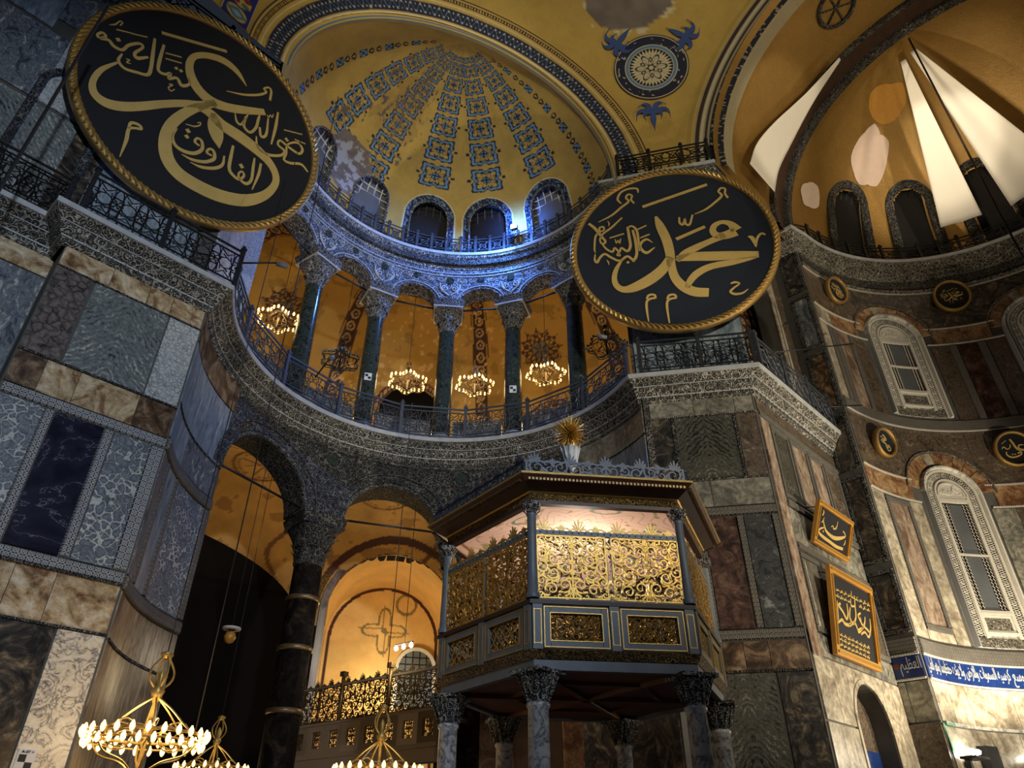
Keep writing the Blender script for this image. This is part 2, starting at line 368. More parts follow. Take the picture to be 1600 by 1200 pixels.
marble('m_mottle', [(0.3, (0.06, 0.075, 0.095)), (0.48, (0.22, 0.25, 0.29)), (0.6, (0.13, 0.15, 0.17)), (0.75, (0.52, 0.54, 0.54))], 3.2, 'cloud', dist=1.0, stretch=(1.5, 0.7, 1))
marble('m_darkmottle', [(0.3, (0.012, 0.013, 0.015)), (0.48, (0.07, 0.075, 0.08)), (0.6, (0.03, 0.032, 0.034)), (0.8, (0.24, 0.25, 0.25))], 4.0, 'cloud', dist=1.0)
marble('m_streak', [(0.25, (0.11, 0.08, 0.055)), (0.5, (0.30, 0.235, 0.165)), (0.75, (0.46, 0.39, 0.29))], 2.0, 'cloud', stretch=(3, 0.45, 1))
marble('m_darkveined', [(0.3, (0.015, 0.014, 0.013)), (0.5, (0.05, 0.045, 0.04)), (0.66, (0.13, 0.10, 0.07)), (0.8, (0.25, 0.20, 0.13))], 1.6, 'cloud', dist=3.0)
marble('m_grey', [(0.3, (0.13, 0.13, 0.115)), (0.5, (0.24, 0.235, 0.20)), (0.7, (0.36, 0.345, 0.29))], 1.8, 'cloud', dist=1.5)
marble('m_ashlar', [(0.25, (0.26, 0.22, 0.16)), (0.5, (0.47, 0.42, 0.33)), (0.75, (0.62, 0.57, 0.46))], 1.3, 'cloud', dist=1.6)
marble('m_porphyry', [(0.3, (0.030, 0.014, 0.010)), (0.5, (0.085, 0.042, 0.030)), (0.72, (0.17, 0.10, 0.07))], 2.6, 'cloud', dist=1.0)
marble('m_rose', [(0.25, (0.17, 0.11, 0.08)), (0.5, (0.34, 0.25, 0.19)), (0.75, (0.48, 0.40, 0.32))], 2.0, 'cloud', dist=1.0, stretch=(1.5, 0.6, 1))
marble('m_voussoir', [(0.3, (0.17, 0.075, 0.035)), (0.5, (0.34, 0.19, 0.095)), (0.75, (0.47, 0.32, 0.18))], 2.2, 'cloud', dist=1.0)
marble('m_umber', [(0.25, (0.05, 0.04, 0.03)), (0.45, (0.15, 0.115, 0.085)), (0.6, (0.10, 0.075, 0.055)), (0.78, (0.28, 0.235, 0.185))], 2.6, 'cloud', dist=2.2)
marble('m_window', [(0.3, (0.30, 0.31, 0.33)), (0.5, (0.58, 0.57, 0.54)), (0.7, (0.78, 0.76, 0.70))], 2.2, 'cloud', dist=1.6)
marble('m_verde', [(0.3, (0.012, 0.020, 0.018)), (0.5, (0.05, 0.068, 0.06)), (0.66, (0.025, 0.032, 0.03)), (0.8, (0.16, 0.19, 0.165))], 7.0, 'cloud', dist=0.6, rough=0.16)
marble('m_column', [(0.0, (0.12, 0.12, 0.15)), (0.08, (0.42, 0.43, 0.46)), (0.3, (0.66, 0.66, 0.65)), (0.8, (0.78, 0.77, 0.74))], 2.4, 'vein')
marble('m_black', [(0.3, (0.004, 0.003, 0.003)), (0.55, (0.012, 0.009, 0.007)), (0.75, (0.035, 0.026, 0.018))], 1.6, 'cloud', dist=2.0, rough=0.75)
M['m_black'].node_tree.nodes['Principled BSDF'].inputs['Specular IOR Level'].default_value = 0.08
plain('carve_light', (0.50, 0.52, 0.54), 0.6, var=0.3, scale=9, bump=0.2)
plain('masonry', (0.10, 0.095, 0.085), 0.8, var=0.5, scale=3, bump=0.3)
plain('lip_stone', (0.46, 0.48, 0.49), 0.6, var=0.4, scale=4, bump=0.15)
plain('void', (0.012, 0.010, 0.009), 0.9)
plain('iron', (0.030, 0.032, 0.036), 0.42, 0.6, var=0.5, scale=9)
plain('iron_blue', (0.075, 0.085, 0.105), 0.45, 0.35, var=0.5, scale=9)
plain('lead_paint', (0.17, 0.19, 0.21), 0.5, 0.1, var=0.3, scale=5)
plain('bronze', (0.20, 0.135, 0.06), 0.4, 0.6, var=0.5, scale=8)
plain('cable', (0.03, 0.028, 0.025), 0.5, 0.3)
plain('cloth', (0.90, 0.85, 0.74), 0.9, var=0.03, scale=1.5)
plain('white_paint', (0.8, 0.8, 0.78), 0.6, var=0.03)
plain('black_paint', (0.01, 0.01, 0.01), 0.6)
plain('disc_navy', (0.004, 0.010, 0.026), 0.75, var=0.25, scale=2, bump=0.1)
plain('disc_black', (0.003, 0.0035, 0.0065), 0.75, var=0.3, scale=2)
plain('dark_wood', (0.055, 0.026, 0.014), 0.5, var=0.5, scale=5)
plain('soffit_wood', (0.13, 0.05, 0.022), 0.5, var=0.5, scale=5)
plain('ochre_frame', (0.55, 0.27, 0.045), 0.45, 0.2, var=0.2, scale=10)
plain('plaster_pink', (0.80, 0.62, 0.50), 0.8, var=0.1, scale=5)
plain('tile_blue', (0.012, 0.035, 0.165), 0.22, var=0.5, scale=5)
plain('tile_white', (0.56, 0.58, 0.57), 0.3, var=0.08)
plain('tile_red', (0.20, 0.035, 0.025), 0.3)
plain('glass_dark', (0.13, 0.14, 0.15), 0.3, 0.0, var=0.35, scale=1.5)
plain('stucco_white', (0.66, 0.63, 0.55), 0.65, var=0.2, scale=8, bump=0.3)
plain('floor_stone', (0.28, 0.26, 0.23), 0.4, var=0.3, scale=1)
plain('mark_green', (0.10, 0.36, 0.20), 0.7)
carved('c_lace', (0.012, 0.012, 0.013), (0.30, 0.29, 0.26), 8.0)
carved('c_lacedark', (0.006, 0.006, 0.007), (0.19, 0.185, 0.165), 6.5)
carved('c_cornice', (0.03, 0.03, 0.028), (0.60, 0.56, 0.47), 7.0)
carved('c_blue', (0.035, 0.042, 0.06), (0.42, 0.45, 0.50), 5.0)
carved('c_capital', (0.025, 0.026, 0.027), (0.60, 0.58, 0.52), 9.0)
carved('c_gold', (0.05, 0.022, 0.006), (0.58, 0.36, 0.10), 14.0, 0.45)
carved('c_stucco', (0.03, 0.028, 0.025), (0.62, 0.57, 0.46), 11.0)
lattice_strip('s_lattice', (0.035, 0.045, 0.06), (0.52, 0.53, 0.52), 9.0)
lattice_strip('s_latticedark', (0.012, 0.012, 0.012), (0.24, 0.22, 0.185), 11.0)
painted('painted'); painted('painted_gallery', 0.7, 0.25, 1.2)
gilt('gold_leaf', (0.74, 0.47, 0.11), 0.34); gilt('gold_mosaic', (0.40, 0.235, 0.06), 0.40, 15.0, 0.9, 0.5)
gilt('gold_frame', (0.50, 0.30, 0.09), 0.40, 40.0, 0.9, 0.55); gilt('gold_dull', (0.58, 0.40, 0.12), 0.4, 30.0, 0.3, 0.6)
gilt('gold_letter', (0.72, 0.50, 0.15), 0.5, 55.0, 0.25, 0.2)
emis('bulb', (1.0, 0.58, 0.18), 5.0); emis('flood_blue', (0.45, 0.68, 1.0), 60.0); emis('flood_white', (1.0, 0.95, 0.82), 30.0)
# ------------------------------------------------------------------ the building: surfaces
c0 = (8.62, 10.70); ca = (19.3, -0.47); ZL, ZU = 12.17, 20.0
A3, B3 = (13.40, 8.52), (15.0, 6.22)
S1 = Pl((0, 13.0), (1, 0)); S1r = Pl((0, 13.6), (1, 0)); S1g = Pl((0, 13.55), (1, 0))
S2 = Cy(c0, 5.25); S2g = Cy(c0, 5.30)
S3 = Pl(A3, (B3[0] - A3[0], B3[1] - A3[1])); L3 = math.hypot(B3[0] - A3[0], B3[1] - A3[1])
S4 = Pl((0, 6.22), (1, 0)); S5 = Pl((19.6, 6.22), (0, -1)); S6 = Cy(ca, 6.0)
def lin(*c): return tuple(((x / 255) / 12.92 if x / 255 <= 0.04045 else ((x / 255 + 0.055) / 1.055) ** 2.4) for x in c)
def core(name, parts, mat='masonry'):
    mb = MB()
    for S, u0, u1, z0, z1, d0, d1 in parts: slab(S, u0, u1, z0, z1, d0, d1, mat, mb=mb, gap=0)
    return mb.build(name, mat, kind='structure')
fl = MB(); fl.box((9, 2, -0.05), (50, 44, 0.1)); fl.build('floor', 'floor_stone', kind='structure')
wall_left = core('wall_left', [(S1r, -7, 1.2, 0, 12.0, -2.5, 0), (S1, 1.08, 3.92, 0, 12.0, -2.5, 0)])
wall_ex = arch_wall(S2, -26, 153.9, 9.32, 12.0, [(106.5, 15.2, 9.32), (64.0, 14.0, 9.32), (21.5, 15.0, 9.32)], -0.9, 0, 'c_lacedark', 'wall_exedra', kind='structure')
core('wall_exedra_pier', [(S2, 121.7, 153.9, 0, 9.33, -1.5, 0), (S2, -26, 6.5, 0, 9.33, -1.5, 0)])
wall_cp = bpy.data.objects['wall_exedra_pier']
wall_p = core('wall_pier', [(S3, 0, L3, 0, 12.0, -1.2, 0)])
wall_b = arch_wall(S4, 14.95, 19.7, 0, 12.0, [(17.45, 0.92, 4.05)], -1.0, 0, 'masonry', 'wall_bema', kind='structure')
core('wall_bema_return', [(S5, -.9, 0.72, 0, 19.4, -1.0, 0)])
wall_r = bpy.data.objects['wall_bema_return']
wall_a = core('wall_apse', [(S6, -30, 86.5, 0, 19.6, -0.8, 0)])
P_, T_ = 'marble_panel', 'frame_strip'
# --- left pier, flat face
W = wall_left
for u0, u1 in ((1.09, 2.0), (2.0, 2.72), (2.72, 3.2), (3.2, 3.87)): slab(S1, u0, u1, 11.0, 11.47, 0, .03, 'm_cream', P_, W)
for u0, u1, m in ((1.09, 1.74, 'm_purple'), (1.78, 3.22, 'm_book'), (3.24, 3.88, 'm_pale')): slab(S1, u0, u1, 9.08, 10.97, 0, .03, m, P_, W)
for u0, u1, m in ((1.1, 1.58, 'm_brown'), (1.58, 2.14, 'm_cream'), (2.14, 3.2, 'm_cream'), (3.2, 3.88, 'm_brown')): slab(S1, u0, u1, 8.38, 9.03, 0, .03, m, P_, W)
beads(S1, 1.09, 3.9, 10.985, .035, .016, 'c_lace', W); beads(S1, 1.09, 3.9, 9.055, .035, .016, 'c_lace', W)
slab(S1, 1.1, 3.9, 8.16, 8.37, 0, .06, 's_lattice', T_, W, inset=.02); slab(S1, 1.1, 3.9, 5.55, 5.76, 0, .06, 's_lattice', T_, W, inset=.02)
for u0, u1 in ((1.83, 2.0), (2.81, 2.99), (3.64, 3.9)): slab(S1, u0, u1, 5.77, 8.15, 0, .06, 's_lattice', T_, W, inset=.02)
for u0, u1, m in ((1.1, 1.83, 'm_africano'), (2.0, 2.81, 'm_navy'), (2.99, 3.64, 'm_africano')): slab(S1, u0, u1, 5.77, 8.15, 0, .035, m, P_, W)
for u0, u1 in ((1.1, 2.3), (2.3, 2.9), (2.9, 3.88)): slab(S1, u0, u1, 4.74, 5.53, 0, .03, 'm_cream', P_, W)
beads(S1, 1.1, 3.9, 4.725, .04, .018, 'c_lace', W); beads(S1, 1.1, 3.9, 5.54, .06, .018, 'c_lace', W)
slab(S1, 3.17, 3.88, 1.4, 4.70, 0, .03, 'm_white', P_, W); slab(S1, 1.1, 3.15, 1.4, 4.70, 0, .03, 'm_darkveined', P_, W); slab(S1, 1.1, 3.9, .05, 1.4, 0, .05, 'm_grey', P_, W)
for z0, z1, m in ((11.0, 11.55, 'm_cream'), (8.6, 10.97, 'm_mottle'), (5.6, 8.55, 'm_africano'), (0.1, 5.55, 'm_darkveined')):
    for u0, u1 in ((-2.2, -0.5), (-0.5, 1.07)): slab(S1r, u0, u1, z0, z1, 0, .03, m, P_, W)
# --- left pier, curved flank turning into the exedra
W = wall_cp
for u0, u1 in ((153.7, 146), (146, 134), (134, 122)): slab(S2, u1, u0, 10.75, 11.47, 0, .03, 'm_brown', P_, wall_ex)
for u0, u1 in ((153.7, 147), (147, 134), (134, 123)): slab(S2, u1, u0, 9.25, 10.72, 0, .03, 'm_slate', P_, W)
for u0, u1 in ((153.7, 140), (140, 123)): slab(S2, u1, u0, 8.46, 9.22, 0, .03, 'm_mottle' if u0 < 150 else 'm_slate', P_, W)
slab(S2, 121.8, 153.7, 8.18, 8.44, 0, .07, 's_latticedark', T_, W, inset=.02); slab(S2, 121.8, 153.7, 5.5, 5.76, 0, .07, 's_latticedark', T_, W, inset=.02)
for u0, u1, m in ((153.7, 148.2, 'm_mottle'), (146.8, 140.5, 'm_slate'), (139, 124.0, 'm_africano')): slab(S2, u1, u0, 5.77, 8.17, 0, .03, m, P_, W)
for u0, u1 in ((148.2, 146.8), (140.5, 139), (124, 122)): slab(S2, u1, u0, 5.77, 8.17, 0, .06, 's_latticedark', T_, W, inset=.01)
beads(S2, 122, 153.7, 9.235, .035, .018, 'c_lacedark', W); beads(S2, 122, 153.7, 4.69, .04, .02, 'c_lacedark', W)
for u0, u1 in ((153.7, 143), (143, 131), (131, 122)): slab(S2, u1, u0, 4.71, 5.48, 0, .03, 'm_streak', P_, W)
for u0, u1 in ((153.7, 148), (148, 139), (139, 130), (130, 122)): slab(S2, u1, u0, 0.6, 4.67, 0, .03, 'm_streak', P_, W)
# --- exedra, right hand flank beside the loge
for u0, u1 in ((6.3, -6), (-6, -16), (-16, -25.5)):
    slab(S2, u1, u0, 10.6, 11.45, 0, .03, 'm_grey', P_, wall_ex); slab(S2, u1, u0, 7.9, 10.55, 0, .03, 'm_slate', P_, W); slab(S2, u1, u0, 1, 7.85, 0, .03, 'm_darkveined', P_, W)
# --- exedra arcade mouldings
for uc, hw in ((106.5, 15.2), (64.0, 14.0), (21.5, 15.0)):
    r = hw * S2.k
    arch_band(S2, uc, r + .0, r + .12, 9.32, 0, .05, 'c_lace', parent=wall_ex, inset=.02); arch_band(S2, uc, r + .13, r + .34, 9.32, 0, .035, 'c_lacedark', parent=wall_ex)
    arch_band(S2, uc, r + .35, r + .40, 9.32, 0, .06, 'c_lace', parent=wall_ex, inset=.01)
for u, z in ((84.3, 11.02), (42.7, 11.02)):
    a = np.array([S2.P(u, z, .02)]); mb = MB(); n = 24
    arch_band(S2, u, 0.0, .17, z, 0, .03, 'm_verde', 'inlaid_disc', wall_ex, 0, 360); arch_band(S2, u, .18, .30, z, 0, .05, 'c_lace', 'inlaid_ring', wall_ex, 0, 360, inset=.03)
slab(S2, -25, 121, 11.28, 11.40, 0, .05, 'c_lace', T_, wall_ex, inset=.02)
# --- second pier, oblique face
W = wall_p
for u0, u1 in ((.05, 1.3), (1.3, 2.3), (2.3, 2.77)): slab(S3, u0, u1, 11.0, 11.46, 0, .03, 'm_grey', P_, W)
for u0, u1, m in ((.05, .70, 'm_darkveined'), (.78, 2.2, 'm_bookgreen'), (2.28, 2.77, 'm_umber')): slab(S3, u0, u1, 9.24, 10.96, 0, .03, m, P_, W)
for u in (.74, 2.24): slab(S3, u - .035, u + .035, 9.22, 10.97, 0, .05, 'c_lacedark', T_, W, gap=0)
beads(S3, .05, 2.78, 10.98, .04, .018, 'c_cornice', W); beads(S3, .05, 2.78, 9.21, .04, .018, 'c_cornice', W)
for u0, u1 in ((.05, 1.4), (1.4, 2.77)): slab(S3, u0, u1, 8.52, 9.19, 0, .03, 'm_grey', P_, W)
slab(S3, .05, 2.77, 8.28, 8.50, 0, .07, 's_latticedark', T_, W, inset=.02); slab(S3, .05, 2.77, 5.52, 5.74, 0, .07, 's_latticedark', T_, W, inset=.02)
for u0, u1 in ((.05, .2), (.95, 1.1), (1.83, 2.0), (2.6, 2.77)): slab(S3, u0, u1, 5.75, 8.27, 0, .06, 's_latticedark', T_, W, inset=.02)
for u0, u1, m in ((.2, .95, 'm_porphyry'), (1.1, 1.83, 'm_porphyry'), (2.0, 2.6, 'm_darkmottle')): slab(S3, u0, u1, 5.75, 8.27, 0, .03, m, P_, W)
for u0, u1 in ((.05, 1.5), (1.5, 2.0), (2.0, 2.77)): slab(S3, u0, u1, 4.93, 5.50, 0, .03, 'm_brown', P_, W)
beads(S3, .05, 2.78, 4.91, .04, .018, 'c_lacedark', W)
for u0, u1, m in ((.05, .72, 'm_darkveined'), (.76, 2.02, 'm_bookgreen'), (2.06, 2.77, 'm_darkveined')): slab(S3, u0, u1, 1.0, 4.88, 0, .03, m, P_, W)
# --- bema north wall
W = wall_b
slab(S4, 15.02, 19.55, 11.05, 11.4, 0, .03, 'm_umber', P_, W); slab(S4, 15.02, 19.55, 10.86, 11.03, 0, .07, 's_latticedark', T_, W, inset=.02)
slab(S4, 15.02, 15.45, 5.2, 10.84, 0, .05, 'm_rose', P_, W)
for u0, u1, m in ((15.5, 16.45, 'm_bookgreen'), (16.5, 17.5, 'm_rose'), (17.55, 18.45, 'm_rose'), (18.5, 19.5, 'm_umber')):
    framed(S4, u0, u1, 8.85, 10.82, .12, m, 's_latticedark', W)
slab(S4, 15.5, 19.5, 8.62, 8.82, 0, .07, 's_latticedark', T_, W, inset=.02)
for u0, u1 in ((15.5, 17.2), (17.2, 19.5)): slab(S4, u0, u1, 7.75, 8.6, 0, .03, 'm_grey', P_, W)
slab(S4, 15.5, 19.5, 7.55, 7.73, 0, .07, 's_latticedark', T_, W, inset=.02)
for u0, u1, m in ((15.5, 16.5, 'm_ashlar'), (16.55, 17.9, 'm_porphyry'), (17.95, 19.5, 'm_umber')): framed(S4, u0, u1, 5.75, 7.52, .14, m, 's_latticedark', W)
for u0, u1 in ((15.02, 16.6), (16.6, 18.2), (18.2, 19.55)): slab(S4, u0, u1, 5.25, 5.72, 0, .03, 'm_grey', P_, W)
for u0, u1, z0, z1 in ((15.02, 15.8, 4.0, 5.22), (15.8, 16.48, 4.0, 5.22), (18.42, 19.0, 3.2, 5.22), (19.0, 19.55, 3.2, 5.22), (15.02, 15.6, .2, 3.97), (15.6, 16.1, .2, 3.97), (16.1, 16.5, .2, 3.97), (18.42, 19.0, .2, 3.17), (19.0, 19.55, .2, 3.17)):
    slab(S4, u0, u1, z0, z1, 0, .03, 'm_ashlar', P_, W)
arch_band(S4, 17.45, .92, 1.02, 4.05, 0, .05, 'm_ashlar', 'niche_moulding', W, zlow=0.1)
arch_wall(S4, 16.49, 18.41, 4.06, 5.22, [(17.45, .93, 4.06)], 0, .03, 'm_ashlar', 'marble_panel', W)
nb = MB(); S4n = Pl((0, 6.6), (1, 0)); slab(S4n, 16.3, 18.6, 0, 5.3, -.1, 0, 'm_umber', mb=nb, gap=0); nb.build('niche_back', 'm_umber', W)
slab(S4n, 16.6, 18.3, 0.2, 3.72, 0, .04, 'tile_blue', 'niche_tile', W)
# --- return face between bema and apse (dark strip)
W = wall_r
for z0, z1, m in ((17.5, 19.2, 'm_darkveined'), (15.2, 17.3, 'm_mottle'), (12.9, 15.0, 'm_brown'), (10.9, 12.7, 'm_darkveined'), (8.2, 10.7, 'm_darkveined'), (6.4, 8.0, 'm_darkveined')):
    framed(S5, .04, .70, z0, z1, .12, m, 'c_lacedark', W)
slab(S5, .02, .72, 5.93, 6.3, 0, .06, 's_latticedark', T_, W, inset=.02)
for u0, u1 in ((.02, .2), (.2, .72)): slab(S5, u0, u1, 4.42, 5.30, 0, .03, 'm_grey', P_, W)
slab(S5, .02, .72, .2, 4.38, 0, .08, 'm_umber', P_, W)
# --- apse wall
W = wall_a
slab(S6, -28, 86, 18.62, 18.80, 0, .08, 'c_cornice', T_, W, inset=.03); slab(S6, -28, 86, 18.82, 19.25, 0, .06, 'c_lacedark', T_, W); beads(S6, -28, 86, 18.60, .05, .022, 'stucco_white', W)
WIN = [(52.8, 10.1, 13.45, 16.55), (8.6, 10.1, 13.45, 16.55), (53.2, 9.6, 6.35, 10.7)]
def zone(z0, z1, blocks):
    for u0, u1, m in blocks: slab(S6, u0, u1, z0, z1, 0, .03, m, P_, W)
zone(17.0, 18.58, [(86, 76, 'm_umber'), (76, 63, 'm_umber'), (63, 42, 'm_darkveined'), (42, 20, 'm_darkveined'), (20, -2, 'm_darkveined'), (-2, -28, 'm_umber')])
zone(16.35, 16.97, [(86, 78, 'm_ashlar'), (78, 66, 'm_voussoir'), (39.5, 30, 'm_voussoir'), (30, 22, 'm_voussoir'), (-5, -28, 'm_voussoir')])
beads(S6, 86, 64, 16.99, .05, .022, 'stucco_white', W); beads(S6, 41, 20, 16.99, .05, .022, 'stucco_white', W); beads(S6, 86, 63, 16.32, .05, .022, 'stucco_white', W); beads(S6, 42, 19, 16.32, .05, .022, 'stucco_white', W)
slab(S6, -28, 86, 12.98, 13.35, 0, .07, 's_latticedark', T_, W, inset=.02); beads(S6, -28, 86, 12.95, .06, .022, 'stucco_white', W)
for u0, u1, m in ((86, 81.5, 'm_ashlar'), (76.6, 71.5, 'm_rose'), (69.5, 64, 'm_umber'), (41, 35.5, 'm_umber'), (33, 27, 'm_porphyry'), (24.5, 19.5, 'm_umber'), (-3, -28, 'm_umber')): slab(S6, u1, u0, 13.37, 16.28, 0, .03, m, P_, W)
for u0, u1 in ((81.5, 79.5), (79.5, 76.6), (71.5, 69.5), (35.5, 33), (27, 24.5)): slab(S6, u1, u0, 13.37, 16.28, 0, .06, 's_latticedark', T_, W, inset=.02)
zone(11.1, 12.92, [(86, 77, 'm_umber'), (77, 64.5, 'm_umber'), (64.5, 42, 'm_umber'), (42, 25, 'm_umber'), (25, 5, 'm_umber'), (5, -28, 'm_umber')])
zone(10.4, 11.07, [(86, 75, 'm_voussoir'), (75, 66, 'm_voussoir'), (40, 28, 'm_voussoir'), (28, 15, 'm_voussoir'), (15, -28, 'm_voussoir')])
beads(S6, 86, 65, 11.09, .05, .022, 'stucco_white', W); beads(S6, 42, -28, 11.09, .05, .022, 'stucco_white', W); beads(S6, 86, 64, 10.38, .05, .022, 'stucco_white', W); beads(S6, 42, -28, 10.38, .05, .022, 'stucco_white', W)
zone(6.35, 10.34, [(86, 79.5, 'm_ashlar'), (68.5, 64, 'm_ashlar'), (42.5, 36, 'm_grey'), (36, 20, 'm_umber'), (20, -28, 'm_grey')])
framed(S6, 79.3, 68.7, 6.6, 10.3, .16, 'm_rose', 's_latticedark', W); slab(S6, 68.7, 79.3, 6.35, 6.6, 0, .03, 'm_ashlar', P_, W)
slab(S6, -28, 86, 5.92, 6.30, 0, .07, 's_latticedark', T_, W, inset=.02)
for i, u in enumerate(np.arange(86, -20, -7.2)): slab(S6, u - 7.2, u, 4.42, 5.32, 0, .03, 'm_ashlar', P_, W)
slab(S6, -28, 86, 4.34, 4.42, 0, .10, 'm_window', 'ledge', W)
for i, u in enumerate(np.arange(86, -20, -9.0)): slab(S6, u - 9.0, u, 1.0, 4.33, 0, .04, 'm_ashlar', P_, W)
for i in range(9): pass
# voussoirs over the apse windows
for uc, hw, zb, zs in WIN:
    r = hw * S6.k
    for k in range(11):
        a0 = 8 + 164 * k / 11
        arch_band(S6, uc, r + .02, r + (.34 if zs > 12 else .42), zs, 0, .05, 'm_voussoir' if k != 4 else 'm_ashlar', 'voussoir', W, a0 + .4, a0 + 164 / 11 - .4, 4)
    arch_band(S6, uc, r + .36 + (.08 if zs < 12 else 0), r + .42 + (.08 if zs < 12 else 0), zs, 0, .08, 'c_stucco', 'voussoir_bead', W, 6, 174, inset=.01)
# ------------------------------------------------------------------ cornices
def sweep(name, path, prof, mat, kind='structure', parent=None):
    P = np.array(path, float); T = np.diff(P, axis=0); T /= np.linalg.norm(T, axis=1)[:, None]; N = np.stack([T[:, 1], -T[:, 0]], 1)
    nn = [N[0]] + [(lambda m: m / max(0.35, m @ m) * 1.0)(0.5 * (N[i] + N[i + 1])) for i in range(len(N) - 1)] + [N[-1]]
    vs = []; k = len(prof)
    for p, n in zip(P, nn):
        for d, z in prof: vs.append((p[0] + n[0] * d, p[1] + n[1] * d, z))
    fs = [(i * k + j, (i + 1) * k + j, (i + 1) * k + j + 1, i * k + j + 1) for i in range(len(P) - 1) for j in range(k - 1)]
    mb = MB(); mb.add(vs, fs); L = 0
    for i in range(len(P)):
        L += np.linalg.norm(P[i] - P[i - 1]) if i else 0
        for j, (d, z) in enumerate(prof): mb.uv[i * k + j] = (L, z + d)
    return mb.build(name, mat, parent, kind=kind)
arc = lambda c, R, a0, a1, n: [(c[0] + R * math.cos(rad(a)), c[1] + R * math.sin(rad(a))) for a in np.linspace(a0, a1, n)]
path1 = [(-7, 13.6), (1.0, 13.6), (1.02, 13.0), (3.9, 13.0)] + arc(c0, 5.25, 152, -23, 60) + [A3, B3, (19.55, 6.22)]
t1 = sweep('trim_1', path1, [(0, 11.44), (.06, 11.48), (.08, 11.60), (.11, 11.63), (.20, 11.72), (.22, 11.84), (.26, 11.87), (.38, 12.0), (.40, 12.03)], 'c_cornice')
sweep('cornice_lip', path1, [(.38, 12.03), (.43, 12.04), (.44, 12.15), (.42, 12.17), (-.6, 12.18)], 'lip_stone', None, t1)
for d_, z_ in ((.085, 11.60), (.225, 11.845)): sweep('fillet', path1, [(d_ - .03, z_), (d_ + .02, z_), (d_ + .025, z_ + .03), (d_ - .02, z_ + .035)], 'lip_stone', None, t1)
path2 = [(-7, 13.5), (3.6, 13.5)] + arc(c0, 5.46, 151, -22, 60) + [(13.58, 8.62), (15.08, 6.1), (19.5, 6.1), (19.5, 5.6)] + arc(ca, 6.0, 84, -28, 50)
prof2 = [(0, 19.15), (.10, 19.18), (.12, 19.30), (.17, 19.34), (.18, 19.46), (.28, 19.50), (.29, 19.70), (.35, 19.76), (.36, 19.86)]
t2 = sweep('trim_2', path2, prof2, 'c_cornice')
sweep('cornice_lip', path2, [(.34, 19.86), (.39, 19.87), (.40, 19.98), (.38, 20.0), (-1.0, 20.02)], 'lip_stone', None, t2)
sweep('dark_band', arc(c0, 5.46, 151, -22, 60), [(.185, 19.46), (.284, 19.50), (.294, 19.70), (.30, 19.71)], 'c_lacedark', None, t2)  # dark strip painted in for the shade between the modillions
# carved leaves and brackets under the lips
def leaf_mesh():
    mb = MB(); w, h = 1.0, 1.0
    for x0, s in ((0, 1.0), (-.30, .7), (.30, .7)):
        pr = [(-.13 * s, 0), (-.2 * s, .45 * s), (0, 1.0 * s), (.2 * s, .45 * s), (.13 * s, 0)]
        vs = [(x0 + x, 0, z) for x, z in pr] + [(x0, -.28 * s, .5 * s), (x0, -.10, 0)]
        mb.add(vs, [(0, 1, 5, 6), (1, 2, 5), (2, 3, 5), (3, 4, 6, 5)])
    return mb
lm = leaf_mesh().build('acanthus_leaf', 'c_cornice', t1, True); lm_used = [False]
def place(src, name, parent, p, n, s, used):
    o = src if not used[0] else share(src, name, parent); used[0] = True
    o.location = p; o.rotation_euler = (0, 0, math.atan2(n[1], n[0]) + PI / 2); o.scale = s; return o
def leaves(S, u0, u1, n, z, d, w, h, parent, src, used, name='acanthus_leaf'):
    for i in range(n):
        u = u0 + (u1 - u0) * (i + .5) / n; place(src, name, parent, S.P(u, z, d), S.nrm(u), (w, w, h), used)
for z, d, h in ((11.52, .06, .19), (11.80, .20, .19)):
    leaves(S3, .0, 2.85, 13, z, d, .21, h, t1, lm, lm_used); leaves(S4, 15.0, 19.5, 22, z, d, .2, h, t1, lm, lm_used)
    leaves(S1, 1.0, 4.0, 12, z, d, .22, h, t1, lm, lm_used); leaves(S2, 150, -22, 54, z, d, .24, h, t1, lm, lm_used)
mo = MB(); mo.hexa([(-.5, .5, 0), (.5, .5, 0), (.5, -.3, .35), (-.5, -.3, .35), (-.5, .5, 1), (.5, .5, 1), (.5, -.5, 1), (-.5, -.5, 1)])
mo = mo.build('modillion', 'c_cornice', t2, True); mu = [False]
S2u = Cy(c0, 5.46); S6u = Cy(ca, 6.0)
leaves(S2u, 150, -22, 62, 19.48, .18, .13, .2, t2, mo, mu, 'modillion'); leaves(S6u, 82, -20, 40, 19.46, .20, .17, .24, t2, mo, mu, 'modillion')
leaves(Pl((13.58, 8.62), (1.5, -2.52)), 0, 2.9, 11, 19.48, .18, .13, .2, t2, mo, mu, 'modillion')
leaves(S6u, 84, -22, 58, 19.74, .32, .17, .11, t2, lm, lm_used)
for o in list(KIDS[t1.name]):
    if o.name.startswith('acanthus') and abs(o.location.z - 19.74) < .01: o.parent = t2
